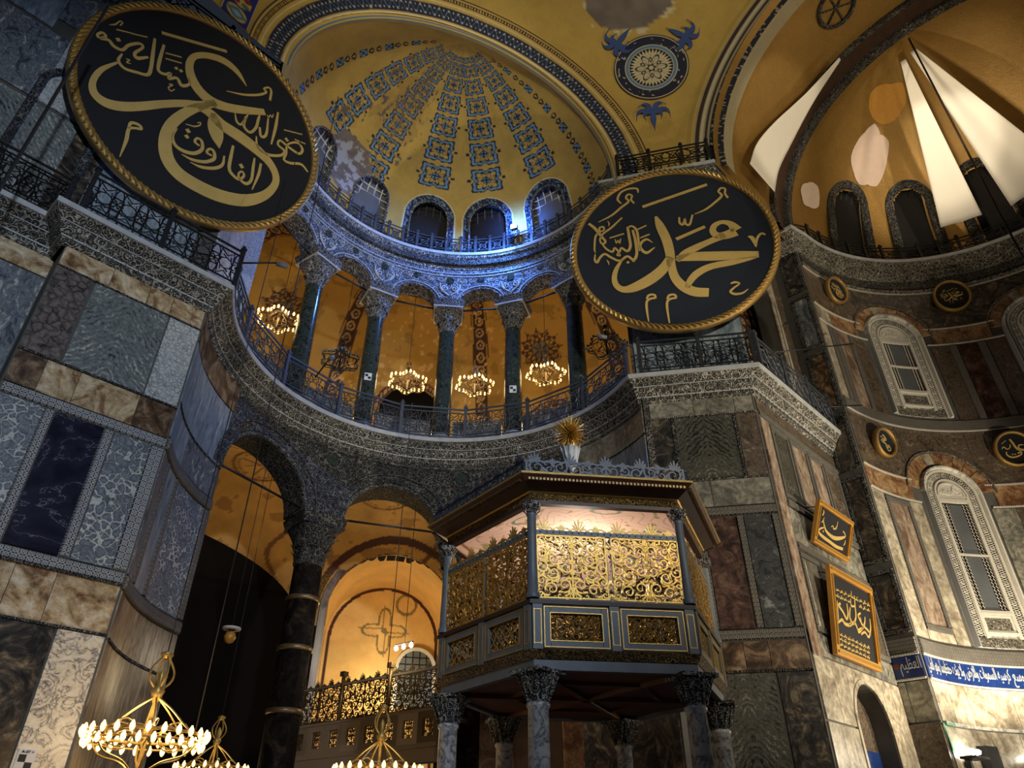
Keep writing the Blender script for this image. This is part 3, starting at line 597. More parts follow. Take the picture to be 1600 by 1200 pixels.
# ------------------------------------------------------------------ gallery storey walls
wg = core('wall_left_gallery', [(S1g, -7, 3.8, 12.17, 19.3, -2, 0), (Cy(c0, 5.55), 124.5, 152, 12.17, 17.7, -1.2, 0)])
for i, (u0, u1, z0, z1, m) in enumerate([(-2.5, -.9, 17.2, 19.2, 'm_slate'), (-.9, .6, 17.6, 19.2, 'm_mottle'), (.6, 2.2, 17.2, 19.2, 'm_slate'), (2.2, 3.7, 17.2, 19.2, 'm_slate'), (-2.5, -.5, 15.0, 17.1, 'm_mottle'), (-.5, .4, 15.0, 17.5, 'm_pale'), (.4, 1.0, 12.3, 16.2, 'm_darkveined'), (1.0, 3.7, 12.3, 17.1, 'm_slate'), (-2.5, .4, 12.3, 14.9, 'm_book')]):
    slab(S1g, u0, u1, z0, z1, 0, .04, m, P_, wg)
arch_band(S1g, .1, .55, .75, 15.6, 0, .12, 'c_lacedark', 'blind_arch', wg, zlow=12.3, inset=.04)
for u0, u1, m in ((152, 143, 'm_pale'), (143, 134, 'm_window'), (134, 124.6, 'm_pale')): slab(Cy(c0, 5.55), u1, u0, 12.3, 17.6, 0, .03, m, P_, wg)
GC = [100.0, 75.8, 50.5, 27.0, 3.4]; GO = [112.3, 87.9, 63.1, 38.7, 15.2, -8.6]
def spiral_uz(cu, cz_, r, turns, a0, sg, k, n=16): return [(cu + r * (1 - .8 * t) * math.cos(a0 + sg * turns * 2 * PI * t) / k, cz_ + r * (1 - .8 * t) * math.sin(a0 + sg * turns * 2 * PI * t)) for t in np.linspace(0, 1, n)]
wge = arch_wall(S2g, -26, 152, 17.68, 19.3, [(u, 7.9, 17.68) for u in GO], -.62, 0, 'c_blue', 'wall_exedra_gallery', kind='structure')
for u in GO:
    r = 7.9 * S2g.k; arch_band(S2g, u, r, r + .06, 17.68, 0, .035, 'c_blue', 'archivolt', wge, inset=.01); arch_band(S2g, u, r + .13, r + .155, 17.68, 0, .03, 'carve_light', 'archivolt', wge)
for u in GC + [124.6]:
    # carved winged scrolls in the spandrel and verde discs above
    mb = MB(); k_ = S2g.k
    for sgn in (-1, 1):
        sp = spiral_uz(u + sgn * .17 / k_, 18.42, .13, 1.4, PI / 2, -sgn, k_); mb.tube([S2g.P(a, z, .02) for a, z in sp], .022, 5)
        mb.tube([S2g.P(u + sgn * x / k_, z, .02) for x, z in catmull([(.03, 18.10), (.10, 18.16), (.24, 18.30), (.33, 18.48), (.34, 18.62)], 4)], .024, 5)
        for q in range(5): mb.tube([S2g.P(u + sgn * (.06 + .05 * q) / k_, 18.12 + .035 * q, .02), S2g.P(u + sgn * (.14 + .055 * q) / k_, 18.17 + .07 * q, .03)], .018, 4)
    mb.build('carved_scroll', 'carve_light', wge)
    arch_band(S2g, u, 0, .14, 18.78, 0, .03, 'm_verde', 'inlaid_disc', wge, 0, 360, 16)
for z_ in (18.98, 19.12): slab(S2g, -25, 151, z_, z_ + .025, 0, .03, 'carve_light', 'frame_strip', wge, gap=0)
for i_, u in enumerate(np.arange(-22, 150, 4.0)):
    if min(abs(u - q) for q in GC + GO) > 1.7:
        sp = spiral_uz(u, 18.80 if i_ % 2 else 18.86, .13, 1.6, 0, 1 if i_ % 2 else -1, S2g.k); MB().tube([S2g.P(a_, z_, .012) for a_, z_ in sp], .012, 4).build('vine_scroll', 'carve_light', wge)
for u in GO: arch_band(S2g, u, 0, .12, 18.86, 0, .03, 'm_verde', 'inlaid_disc', wge, 0, 360, 16)
S3g = Pl((13.62, 8.66), (1.5, -2.52)); S4g = Pl((0, 6.45), (1, 0))
wpg = core('wall_pier_gallery', [(S3g, -.1, 2.95, 12.17, 19.4, -1.0, 0)])
for z0, z1, m in ((12.2, 14.2, 'm_slate'), (14.3, 17.0, 'm_darkveined'), (17.1, 19.3, 'm_slate')): 
    for u0, u1 in ((0, 1.4), (1.4, 2.9)): slab(S3g, u0, u1, z0, z1, 0, .04, m, P_, wpg)
wbg = arch_wall(S4g, 15.1, 19.7, 12.17, 19.4, [(17.2, 1.55, 16.6)], -.6, 0, 'masonry', 'wall_bema_gallery', kind='structure')
for u0, u1, m in ((15.1, 15.45, 'm_umber'), (15.45, 15.8, 'm_ashlar'), (18.6, 19.0, 'm_ashlar'), (19.0, 19.6, 'm_umber')): slab(S4g, u0, u1, 12.3, 18.9, 0, .04, m, P_, wbg)
arch_band(S4g, 17.2, 1.55, 1.7, 16.6, 0, .07, 'm_ashlar', 'archivolt', wbg, zlow=12.2)
# ------------------------------------------------------------------ painted vaults
OCH, OCH2, NAV, LBL, CRM, BRN, GRY = [np.array(lin(*c)) for c in ((190, 158, 78), (180, 138, 54), (18, 22, 50), (120, 165, 205), (215, 200, 160), (62, 34, 22), (120, 108, 98))]
def vnoise(x, y, seed=0, oct=4):
    out = np.zeros_like(x, float); amp = .5; r = np.random.default_rng(seed)
    for o in range(oct):
        G = r.random((64, 64)); xi = np.floor(x).astype(int); yi = np.floor(y).astype(int); fx = x - xi; fy = y - yi; fx = fx * fx * (3 - 2 * fx); fy = fy * fy * (3 - 2 * fy)
        g = lambda a, b: G[(xi + a) % 64, (yi + b) % 64]
        out += amp * (g(0, 0) * (1 - fx) * (1 - fy) + g(1, 0) * fx * (1 - fy) + g(0, 1) * (1 - fx) * fy + g(1, 1) * fx * fy); x = x * 2.03 + 5; y = y * 2.03 + 9; amp *= .5
    return out
def put(col, m, c): col[m] = c
fx, fz = np.meshgrid(np.linspace(15.3, 19.4, 160), np.linspace(12.2, 18.6, 240), indexing='ij'); fc_ = np.broadcast_to(np.array(lin(70, 30, 24)), fx.shape + (3,)).copy()
r_ = np.hypot((fx / .42 % 1) - .5, ((fz / .42 + .5 * (np.floor(fx / .42) % 2)) % 1) - .5); t_ = np.arctan2(((fz / .42 + .5 * (np.floor(fx / .42) % 2)) % 1) - .5, (fx / .42 % 1) - .5)
put(fc_, r_ < .27 + .09 * np.cos(6 * t_), np.array(lin(190, 160, 110))); put(fc_, r_ < .10, np.array(lin(90, 40, 28))); put(fc_, np.abs(fx - 16.3 - .35 * (fz - 14)) < .09, np.array(lin(200, 170, 120)))
gridmesh('wall_bema_gallery_inner', np.stack([fx, np.full_like(fx, 7.35), fz], -1), 'painted', None, fc_, None, 'structure')
RC = 5.2; BC = np.array([3.9, -.45, 20.0]); RB = 12.9
n66 = np.array([math.cos(rad(66.7)), math.sin(rad(66.7)), 0])
def conch():
    az = np.linspace(-113.3, 246.7, 1081); el = np.linspace(0, 89.97, 300); A, E = np.meshgrid(az, el, indexing='ij')
    ra, re = np.radians(A), np.radians(E)
    X = np.stack([c0[0] + RC * np.cos(re) * np.cos(ra), c0[1] + RC * np.cos(re) * np.sin(ra), 20.0 + .93 * RC * np.sin(re)], -1)
    n = vnoise(A / 9, E / 9, 3); n2 = vnoise(A / 2.2, E / 2.2, 5)
    col = OCH[None, None] * (0.72 + .55 * n[..., None]); 
    def motif(x, y, w):
        r = np.hypot(x, y); th = np.arctan2(y, x); ro = .86 - .17 * np.cos(4 * th) - .06 * np.cos(12 * th)
        o = np.zeros(x.shape, int)
        o[r < ro * 1.10] = 1; o[r < ro * .98] = 2; o[r < ro * .80] = 1; o[r < ro * .70] = 0
        lob = np.abs(np.sin(4 * th)) * .62; o[(np.abs(r - lob) < .075) & (r < .68)] = 1
        d = np.abs(x) + np.abs(y); o[d < .34] = 1; o[d < .27] = 2; o[(np.minimum(np.abs(x), np.abs(y)) < .05) & (d < .25)] = 1
        o[(np.abs(np.abs(x) - 1.0) < .10) & (np.abs(y) < .10)] = 1
        return o
    for a, w0, e0, e1, P in ((117, .42, 27, 82, .80), (90.5, .44, 22, 84, .80), (61.5, .50, 30.5, 84, .84), (35.3, .50, 30, 84, .84), (6.5, .48, 30, 84, .82)):
        s = ((A - a + 180) % 360 - 180) * PI / 180 * np.cos(re) * RC; t = (re - rad(e0)) * RC; w = 1.5 * w0 * np.clip(np.cos(re) ** .62, .22, 1)
        per = 1.36 * P * np.clip(np.cos(re) ** .5, .36, 1); ph = np.cumsum(np.where(E[0] >= e0, (rad(89.97 / 299) * RC) / per[0], 0)); y = (ph % 1.0) * 2 - 1
        o = motif(s / w, np.broadcast_to(y, s.shape), w); ok = (E > e0) & (E < e1)
        put(col, ok & (o == 1), NAV * 1.3); put(col, ok & (o == 2), LBL * (.8))
    for a, e0, e1 in ((139, 4, 80), (-14, 3, 78)):
        s = (A - a) * PI / 180 * np.cos(re) * RC; t = (re - rad(e0)) * RC; w = .17 * np.clip(np.cos(re) ** .7, .3, 1)
        y = ((t / .95) % 1.0) * 2 - 1; x = s / w; ok = (E > e0) & (E < e1)
        sq = np.maximum(np.abs(x), np.abs(y) * 3.2); put(col, ok & (sq < 1), NAV); put(col, ok & (sq < .8), LBL); put(col, ok & (sq < .8) & (np.abs(np.abs(x) - np.abs(y) * 3.2) < .22), NAV)
        sc_ = np.abs(np.abs(y) - .72); f = np.abs(x) + sc_ * 4 * (1 + .5 * np.sin(9 * y)); put(col, ok & (np.abs(f - .75) < .28), NAV)
    # painted window surrounds
    for a in (115, 87, 61, 36, 9):
        s = (A - a) * PI / 180 * RC; t = re * RC; h = 1.55; d = np.where(t > h, np.hypot(s, t - h), np.abs(s))
        if a in (61, 36, 9): put(col, (d < .98) & (d > .70), NAV * 1.1); put(col, (np.abs(d - .99) < .025) | (np.abs(d - .72) < .02), CRM); put(col, (d < .94) & (d > .76) & (vnoise(A * 1.6, E * 1.6, 8) > .56), LBL * .7)
    # plaster losses: bare grey render low on the left, streaks on the crown
    dmg = np.exp(-(((A - 101) / 17) ** 2 + ((E - 21) / 13) ** 2)) + .5 * n - .22
    m = dmg > .48; col[m] = (GRY * (.5 + 1.0 * n2[..., None]))[m]; m2 = (dmg > .60) & (n2 > .50); col[m2] = np.array(lin(170, 172, 172)) * .9
    stain = (np.exp(-(((A - 95) / 20) ** 2 + ((E - 55) / 20) ** 2)) * n > .30); col[stain] = col[stain] * .72 + np.array(lin(110, 84, 40)) * .28
    m3 = (E > 33) & (A > 75) & (A < 125) & (n2 > .63); col[m3] = GRY * .8
    keep = ((X[..., :2] - np.array(c0)) @ n66[:2] > -.42); kf = keep[:-1, :-1] & keep[1:, 1:]
    # openings of the real windows
    for a in (115, 87, 61, 36, 9):
        s = (A - a) * PI / 180 * RC; t = re * RC; h = 1.55; d = np.where(t > h, np.hypot(s, t - h), np.abs(s)); op = d < .70
        kf &= ~(op[:-1, :-1] & op[1:, 1:])
    return gridmesh('ceiling_exedra', X, 'painted', None, col, kf, 'structure')
ceil_ex = conch()
def polar(axis, up, al, be, R, c):
    ax = unit(axis); u = unit(np.asarray(up, float) - ax * (np.asarray(up) @ ax)); v = np.cross(ax, u)
    Al, Be = np.meshgrid(al, be, indexing='ij'); D = np.cos(Al)[..., None] * ax + np.sin(Al)[..., None] * (np.cos(Be)[..., None] * v + np.sin(Be)[..., None] * u)
    return np.asarray(c) + R * D, Al, Be
def big_dome():
    az = np.linspace(-66, 114, 361); el = np.linspace(0, 90, 181); A, E = np.meshgrid(az, el, indexing='ij'); ra, re = np.radians(A), np.radians(E)
    D = np.stack([np.cos(re) * np.cos(ra), np.cos(re) * np.sin(ra), np.sin(re)], -1); X = BC + RB * D
    n = vnoise(A / 7, E / 7, 11); n2 = vnoise(A / 2.3, E / 2.3, 12)
    col = OCH * (.78 + .5 * n[..., None]) * np.array([1.0, .98, .92])
    g = np.exp(-(((A - 39) / 11) ** 2 + ((E - 34) / 7.5) ** 2)) + .45 * n - .2; m = g > .55; col[m] = (GRY * (.55 + .8 * n2[..., None]))[m]
    m = (g > .46) & (g <= .55) & (n2 > .5); col[m] = CRM
    a1 = np.degrees(np.arccos(np.clip(D @ n66, -1, 1))); a2 = np.degrees(np.arccos(np.clip(D[..., 0], -1, 1)))
    keep = (a1 > 24.6) & (a2 > 28.6); kf = keep[:-1, :-1] | keep[1:, 1:] 
    return gridmesh('ceiling', X, 'painted', None, col, kf, 'structure')
ceil = big_dome()
def arch_ring(name, axis, a_in, a_out, fn, parent, depth=.3, R=RB - .06, nb=900, na=44, zs=1.0):
    al = np.radians(np.linspace(a_in, a_out, na)); be = np.linspace(-.02, PI + .02, nb); X, Al, Be = polar(axis, (0, 0, 1), al, be, R, BC)
    col = fn((np.degrees(Al) - a_in) / (a_out - a_in), Be)
    # return edge into the opening
    ax = unit(axis); k = 8; E = np.stack([X[0] + ax * depth * (1 - i / k) for i in range(k)]); ce = np.stack([np.broadcast_to(CRM * .5, X[0].shape)] * k)
    O = np.stack([X[-1] + ax * .45 * i / k for i in range(1, k + 1)])
    G = np.concatenate([E, X, O]); G[..., 2] = 20 + zs * (G[..., 2] - 20)
    return gridmesh(name, G, 'painted', parent, np.concatenate([ce, col, np.stack([np.broadcast_to(OCH, X[0].shape)] * k)]))
def ring_navy(t, b):
    n = vnoise(t * 7, b * 70, 21, 3); n2 = vnoise(t * 5 + 9, b * 48, 22, 2); col = np.broadcast_to(OCH * 1.0, t.shape + (3,)).copy()
    saw = .04 * np.abs(((b * 95) % 1) * 2 - 1)
    put(col, (t > .03) & (t < .08), LBL * .45); put(col, (t > .16) & (t < .19), CRM); put(col, (t > .215 + saw) & (t < .64 - saw), NAV)
    ph = (b * 17) % 1.0; y = (t - .43) / .17; band = (t > .27) & (t < .59)
    sp = np.abs(y - .75 * np.sin(2 * PI * ph)); put(col, band & (sp < .09), LBL * .7)
    fl = np.hypot((((b * 34) % 1) - .5) * 1.6, (np.abs(y) - .55) * 1.4); put(col, band & (fl < .20), CRM * .8); put(col, band & (n > .62) & (n2 > .5), CRM * .55)
    put(col, (t > .70) & (t < .735), CRM); put(col, (t > .80) & (t < .92), BRN); put(col, (t > .83) & (t < .89) & (((b * 60) % 1) < .45), OCH); put(col, t > .965, BRN)
    return col
arch_ring('painted_arch', n66, 23.3, 28.9, ring_navy, ceil_ex, .12, zs=.93)
def ring_brown(t, b):
    col = np.broadcast_to(CRM * .55, t.shape + (3,)).copy(); n = vnoise(t * 6, b * 90, 31, 3)
    put(col, (t > .0) & (t < .42), NAV * .5); put(col, (t < .40) & (n > .58), CRM * .5); put(col, (t > .50) & (t < .56), BRN); put(col, (t > .62) & (t < .70), CRM); put(col, (t > .74) & (t < .84), BRN); put(col, t > .9, OCH)
    return col
arch_ring('painted_arch', (1, 0, 0), 27.6, 32.4, ring_brown, ceil, .5)
# painted medallion and its sprigs on the great semidome
def sphd(az, el): return np.array([math.cos(rad(el)) * math.cos(rad(az)), math.cos(rad(el)) * math.sin(rad(az)), math.sin(rad(el))])
md = sphd(36.0, 20.6)
al = np.radians(np.linspace(0.02, 5.7, 90)); be = np.linspace(0, 2 * PI, 361); X, Al, Be = polar(md, (0, 0, 1), al, be, RB - .05, BC); t = Al / al[-1]
col = np.broadcast_to(NAV, t.shape + (3,)).copy(); put(col, (t < .97) & (t > .955), CRM); put(col, (t > .72) & (t < .94) & (vnoise(t * 16, Be * 9, 41, 2) > .56), CRM * .7)
put(col, t < .70, CRM); put(col, t < .685, LBL * .62); put(col, t < .60, CRM * .8); put(col, t < .58, NAV * .7)
tri = np.abs(((Be * 18 / PI) % 1) - .5) * 2; put(col, (t < .58) & (t > .44) & (tri > (t - .44) / .14), CRM)
put(col, t < .44, CRM * .9); lob = .30 + .11 * np.cos(6 * Be); put(col, (np.abs(t - lob) < .025) | (np.abs(t - .2 - .1 * np.cos(6 * Be + PI)) < .022) | (np.abs(t - .08) < .02), NAV); put(col, (t < .42) & (np.abs(np.sin(6 * Be) * t - .1) < .018), BRN)
gridmesh('painted_medallion', X, 'painted', ceil, col)
plain('paint_blue', (0.035, 0.075, 0.25), 0.75, var=.3)
def sprig(az, el, rot, s):
    c = sphd(az, el); u = unit(np.array([0, 0, 1.0]) - c * c[2]); v = np.cross(c, u); mb = MB()
    for a, L in ((0, 1.0), (50, .8), (-50, .8), (105, .6), (-105, .6), (25, .55), (-25, .55)):
        q = rad(a + rot); pts = []
        for k in np.linspace(0, 1, 9):
            ang = q + .7 * math.sin(k * 3) * (1 if a >= 0 else -1) * (a != 0); d = unit(c + (math.cos(ang) * u + math.sin(ang) * v) * s * L * k / RB); pts.append(BC + (RB - .055) * d)
        mb.ribbon(pts, [s * .20 * math.sin(PI * min(1, k + .12)) + .02 for k in np.linspace(0, 1, 9)], -c, .01)
    mb.build('painted_sprig', 'paint_blue', ceil)
for az, el, r in ((41.6, 25.0, 40), (29.6, 24.6, -50), (36.6, 12.9, 180)): sprig(az, el, r, .85)
# coloured border climbing the great arch from the pier
bt = np.linspace(0, 1, 26); bl = np.linspace(0, 34, 260); Tt, El = np.meshgrid(bt, bl, indexing='ij'); AZ = 95.9 + 3.6 * Tt / np.cos(np.radians(El)); D = np.stack([np.cos(np.radians(El)) * np.cos(np.radians(AZ)), np.cos(np.radians(El)) * np.sin(np.radians(AZ)), np.sin(np.radians(El))], -1)
col = np.broadcast_to(np.array(lin(30, 30, 110)), Tt.shape + (3,)).copy(); y = (El / 2.6 % 1) * 2 - 1; x = (Tt - .5) * 2; k = (np.floor(El / 2.6) % 2)
put(col, (np.abs(x) < .8) & (np.hypot(x / .75, y / .9) < 1), OCH); put(col, (np.abs(x) + np.abs(y) < .8) & (k == 0), np.array(lin(70, 120, 110))); put(col, (np.abs(x) + np.abs(y) < .4) & (k == 0), np.array(lin(140, 160, 190))); put(col, (k == 1) & (np.hypot(np.abs(x) - .35, np.abs(y) - .4) < .3), np.array(lin(120, 26, 30))); put(col, (k == 1) & (x * y > 0) & (np.hypot(np.abs(x) - .35, np.abs(y) - .4) < .3), np.array(lin(60, 110, 90))); put(col, np.abs(x) > .93, CRM)
gridmesh('painted_border', BC + (RB - .04) * D, 'painted', ceil, col)
# bema barrel vault and apse semidome (gold ground)
def barrel():
    xs = np.linspace(14.9, 19.75, 60); th = np.radians(np.linspace(-4, 184, 120)); XX, TH = np.meshgrid(xs, th, indexing='ij')
    return gridmesh('ceiling_bema', np.stack([XX, -.45 + 6.12 * np.cos(TH), 20 + 6.12 * np.sin(TH)], -1), 'gold_mosaic', None, None, None, 'structure')
ceil_b = barrel()
rg_ = MB(); rg_.tube([(17.0 + .62 * math.cos(a), -.45 + 6.06 * math.cos(rad(74) + .62 * math.sin(a) / 6.1), 20 + 6.06 * math.sin(rad(74) + .62 * math.sin(a) / 6.1)) for a in np.linspace(0, 2 * PI, 40, endpoint=False)], .07, 6, True)
for q_ in range(3): rg_.tube([(17.0 + .55 * math.cos(q_ * PI / 3 + z_), -.45 + 6.08 * math.cos(rad(74) + .55 * math.sin(q_ * PI / 3 + z_) / 6.1), 20 + 6.08 * math.sin(rad(74) + .55 * math.sin(q_ * PI / 3 + z_) / 6.1)) for z_ in (0, PI)], .03, 5)
rg_.build('painted_wheel', 'c_lacedark', ceil_b)
def apse_dome():
    az = np.linspace(-92, 92, 240); el = np.linspace(0, 89.5, 130); A, E = np.meshgrid(az, el, indexing='ij'); ra, re = np.radians(A), np.radians(E); R = 6.02
    X = np.stack([ca[0] + R * np.cos(re) * np.cos(ra), ca[1] + R * np.cos(re) * np.sin(ra), 20 + R * np.sin(re)], -1)
    keep = X[..., 0] > 19.5; kf = keep[:-1, :-1] & keep[1:, 1:]
    for a in (56, 31, 6, -19):
        s = (A - a) * PI / 180 * R; t = re * R; h = 2.65; d = np.where(t > h, np.hypot(s, t - h), np.abs(s)); op = (d < .62); kf &= ~(op[:-1, :-1] & op[1:, 1:])
    return gridmesh('ceiling_apse', X, 'gold_mosaic', None, None, kf, 'structure')
ceil_a = apse_dome()
SA = Cy(ca, 6.0)
class Sp:                                   # sphere strip as a wall surface: u azimuth, z metres of arc above the cornice
    def __init__(s, c, R, f=1.0): s.c = c; s.R = R; s.f = f; s.k = R * PI / 180; s.step = 2.5
    def P(s, u, z, d=0.0): e = z / s.R; r = s.R - d; return (s.c[0] + r * math.cos(e) * math.cos(rad(u)), s.c[1] + r * math.cos(e) * math.sin(rad(u)), 20 + s.f * r * math.sin(e))
    def nrm(s, u): return np.array([-math.cos(rad(u)), -math.sin(rad(u)), 0])
SPA = Sp(ca, 6.02); SPC = Sp(c0, RC, .93)
def pane_grid(S, uc, hw, zs, zb, d, nu, nz, mat, name, parent, r=.02):
    mb = MB(); w = hw * S.k
    for i in range(1, nu):
        x = -w + 2 * w * i / nu; top = zs + math.sqrt(max(0, w * w - x * x)); mb.tube([S.P(uc + x / S.k, z, d) for z in np.linspace(zb, top, 8)], r, 4)
    for j in range(1, nz):
        z = zb + (zs + w - zb) * j / nz; x = w if z < zs else math.sqrt(max(0, w * w - (z - zs) ** 2)); mb.tube([S.P(uc + q / S.k, z, d) for q in np.linspace(-x, x, 6)], r, 4)
    return mb.build(name, mat, parent)
def arch_plate(S, uc, hw, zs, zb, d, mat, name, parent, th=.03):
    w = hw * S.k; mb = MB(); cols = []
    for x in np.linspace(-w, w, 17): cols.append((x, zs + math.sqrt(max(0, w * w - x * x))))
    vs = []
    for x, t in cols: vs += [S.P(uc + x / S.k, zb, d), S.P(uc + x / S.k, zb, d + th), S.P(uc + x / S.k, t, d + th), S.P(uc + x / S.k, t, d)]
    fs = []
    for i in range(16):
        a = 4 * i; c = a + 4; fs += [(a, c, c + 1, a + 1), (a + 1, c + 1, c + 2, a + 2), (a + 2, c + 2, c + 3, a + 3), (a + 3, c + 3, c, a)]
    mb.add(vs, fs)
    for i in range(len(vs)): mb.uv[i] = (cols[i // 4][0], vs[i][2])
    return mb.build(name, mat, parent)
WN = [0]
def dome_window(S, u, hwm, zs, lit, surround, mat='glass_dark'):
    WN[0] += 1; hw = hwm / S.k
    o = arch_plate(S, u, hw, zs, .0, -.30, 'void' if not lit else 'glass_dark', 'window_%d' % WN[0], None); o['kind'] = 'structure'
    arch_band(S, u, hwm, hwm + .04, zs, -.32, .02, surround, 'window_reveal', o, zlow=0)
    pane_grid(S, u, hw, zs, 0, -.20, 5, 8, 'stucco_white' if lit else 'iron', 'window_grille', o, .028 if lit else .018)
for a, lit in ((115, True), (87, True), (61, False), (36, False), (9, True)): dome_window(SPC, a, .70, 1.55, lit, 'c_blue')
for a in (56, 31, 6, -19):
    dome_window(SPA, a, .62, 2.65, False, 'c_lacedark')
    arch_band(SPA, a, .64, .95, 2.65, 0, .05, 'c_lacedark', 'window_border', bpy.data.objects['window_%d' % WN[0]], zlow=.2)
# bare patches of pink plaster in the mosaic
for nm, az, el, s, sd, m in (('plaster_patch', 47, 43, 1.05, 1, 'plaster_pink'), ('plaster_patch', 41.5, 62, .85, 2, 'ochre_frame'), ('plaster_patch', 74, 24, .62, 3, 'plaster_pink')):
    rr = np.random.default_rng(sd).random(12); be = np.linspace(0, 2 * PI, 49); ro = np.interp(be, np.linspace(0, 2 * PI, 13), np.r_[rr, rr[0]]) * .7 + .55
    d = sphd(az, el); u = unit(np.array([0, 0, 1.0]) - d * d[2]); v = np.cross(d, u); cs = np.array([ca[0], ca[1], 20.0])
    G = np.stack([np.stack([cs + 5.99 * unit(d + (math.cos(b) * v * (.75 if sd == 1 else 1) + math.sin(b) * u * (1.25 if sd == 1 else 1)) * s * q * t / 6) for b, q in zip(be, ro * .35 + .55)]) for t in np.linspace(0.01, 1, 6)])
    gridmesh(nm, G, m, ceil_a)
# dark rib of the apse arch
def rib(name, X0, X1, r0, r1, mat, parent, cy=-.46):
    mb = MB(); rows = []; th = np.radians(np.linspace(-1, 181, 90)); vs = []
    for t in th:
        for x, r in ((X0, r1), (X0, r0), (X1, r0), (X1, r1)): vs.append((x, cy + r * math.cos(t), 20 + r * math.sin(t)))
    fs = [(4 * i + j, 4 * i + (j + 1) % 4, 4 * i + 4 + (j + 1) % 4, 4 * i + 4 + j) for i in range(len(th) - 1) for j in range(4)]
    mb.add(vs, fs); return mb.build(name, mat, parent)
rib('arch_rib', 18.75, 19.35, 6.0, 6.2, 'dark_wood', ceil_b); rib('arch_rib', 19.35, 19.65, 5.82, 6.2, 'c_lacedark', ceil_b); rib('arch_rib', 18.6, 18.75, 5.95, 6.2, 'c_lacedark', ceil_b)
# ------------------------------------------------------------------ gallery behind the columns, aisle below
def revolve(name, prof, a0, a1, na, mat, parent=None, col=None, mask=None, kind=None, c=c0):
    """prof (m,2): radius, height"""
    A = np.radians(np.linspace(a0, a1, na)); P = np.asarray(prof)
    X = np.stack([c[0] + P[None, :, 0] * np.cos(A)[:, None], c[1] + P[None, :, 0] * np.sin(A)[:, None], np.broadcast_to(P[None, :, 1], (na, len(P)))], -1)
    return gridmesh(name, X, mat, parent, col, mask, kind)
gp = catmull([(5.95, 18.4), (6.6, 18.95), (7.6, 19.2), (8.8, 18.65), (9.7, 17.4), (10.25, 15.8), (10.4, 14.2), (10.4, 12.2)], 26)
NA = 520; az = np.linspace(-19, 140, NA); sl = np.r_[0, np.cumsum(np.hypot(*np.diff(gp, axis=0).T))]
A, Tg = np.meshgrid(az, sl, indexing='ij'); Rg = np.broadcast_to(gp[:, 0], A.shape); Zg = np.broadcast_to(gp[:, 1], A.shape)
GO1, RUST, GOD = np.array(lin(200, 150, 60)), np.array(lin(70, 34, 22)), np.array(lin(180, 138, 58))
col = GOD * (.8 + .45 * vnoise(A / 8, Tg * 1.2, 51)[..., None])
def rosette(u, t0, R):
    s = (A - u) * PI / 180 * Rg; t = Tg - t0; r = np.hypot(s, t) / R; th = np.arctan2(t, s)
    ed = .86 + .12 * np.cos(12 * th); m = (r < ed) & (r > .36) & ((np.abs(np.sin(6 * th) * r - .0) < .10) | (np.abs(r - .72 - .09 * np.cos(12 * th)) < .045) | (np.abs(r - .52 - .07 * np.sin(12 * th)) < .05) | (np.hypot(np.cos(6 * th) * .3, r - .62) < .12))
    put(col, m, RUST); put(col, r < .38, np.array(lin(120, 112, 104))); put(col, (r < .33) & (np.abs(np.cos(3 * th)) < .5) , RUST); put(col, (r < .40) & (r > .36), RUST)
def tz(z): return sl[np.argmin(np.abs(gp[:, 1] - z) + (gp[:, 0] < 8) * 99)]
for u in (107.5, 75.0, 42.0, 10.0, -20):
    s = (A - u) * PI / 180 * Rg; w = .30; put(col, np.abs(s) < w, RUST); put(col, (np.abs(s) < w * .92) & (np.abs(s) > w * .80), GOD); put(col, np.abs(s) < w * .62, RUST * .6)
    ph = (Tg / .5 % 1) - .5; q = np.hypot(s / .5, ph * .8); put(col, (np.abs(q - .26) < .06), np.array(lin(190, 150, 100))); put(col, q < .08, np.array(lin(200, 170, 120)))
for u in (91, 27): rosette(u, tz(18.35), .92)
n5 = vnoise(A / 3, Tg * 2.4, 52); n6 = vnoise(A * 1.1, Tg * 7, 53); m = (A > 34) & (A < 74) & (n5 > .50) & (n6 > .60) & (Zg > 15.6); col[m] = np.array(lin(214, 176, 110)); m = (n5 < .34); col[m] *= .72
kf = np.ones((NA - 1, len(sl) - 1), bool)
GARCH = [(57.5, 1.25, tz(17.15)), (26, 1.1, tz(16.3)), (91, 1.1, tz(16.3)), (-4, 1.0, tz(16.3))]
for u, w, tt in GARCH:
    s = (A - u) * PI / 180 * Rg; t = tt + w - Tg; d = np.where(t > 0, np.hypot(s, t), np.abs(s)); rim = (d < w + .26) & (d > w); put(col, rim, RUST); put(col, rim & (np.abs(d - w - .13) < .05) & (((A * 1.3) % 1) > .4), np.array(lin(200, 150, 90))); op = d < w; kf &= ~(op[:-1, :-1] & op[1:, 1:])
ceil_g = revolve('ceiling_gallery', gp, -19, 140, NA, 'painted_gallery', None, col, kf, 'structure')
revolve('wall_gallery_outer', [(11.2, 12.0), (11.2, 17.6), (10.4, 18.6)], -19, 140, 60, 'void', kind='structure')  # near-black sheet standing in for the shade inside the vault openings
revolve('floor_gallery', [(4.9, 12.1), (11.3, 12.1)], -19, 140, 60, 'floor_stone', kind='structure')
for u, w, tt in GARCH[:2]:
    g = GARCH.index((u, w, tt)); 
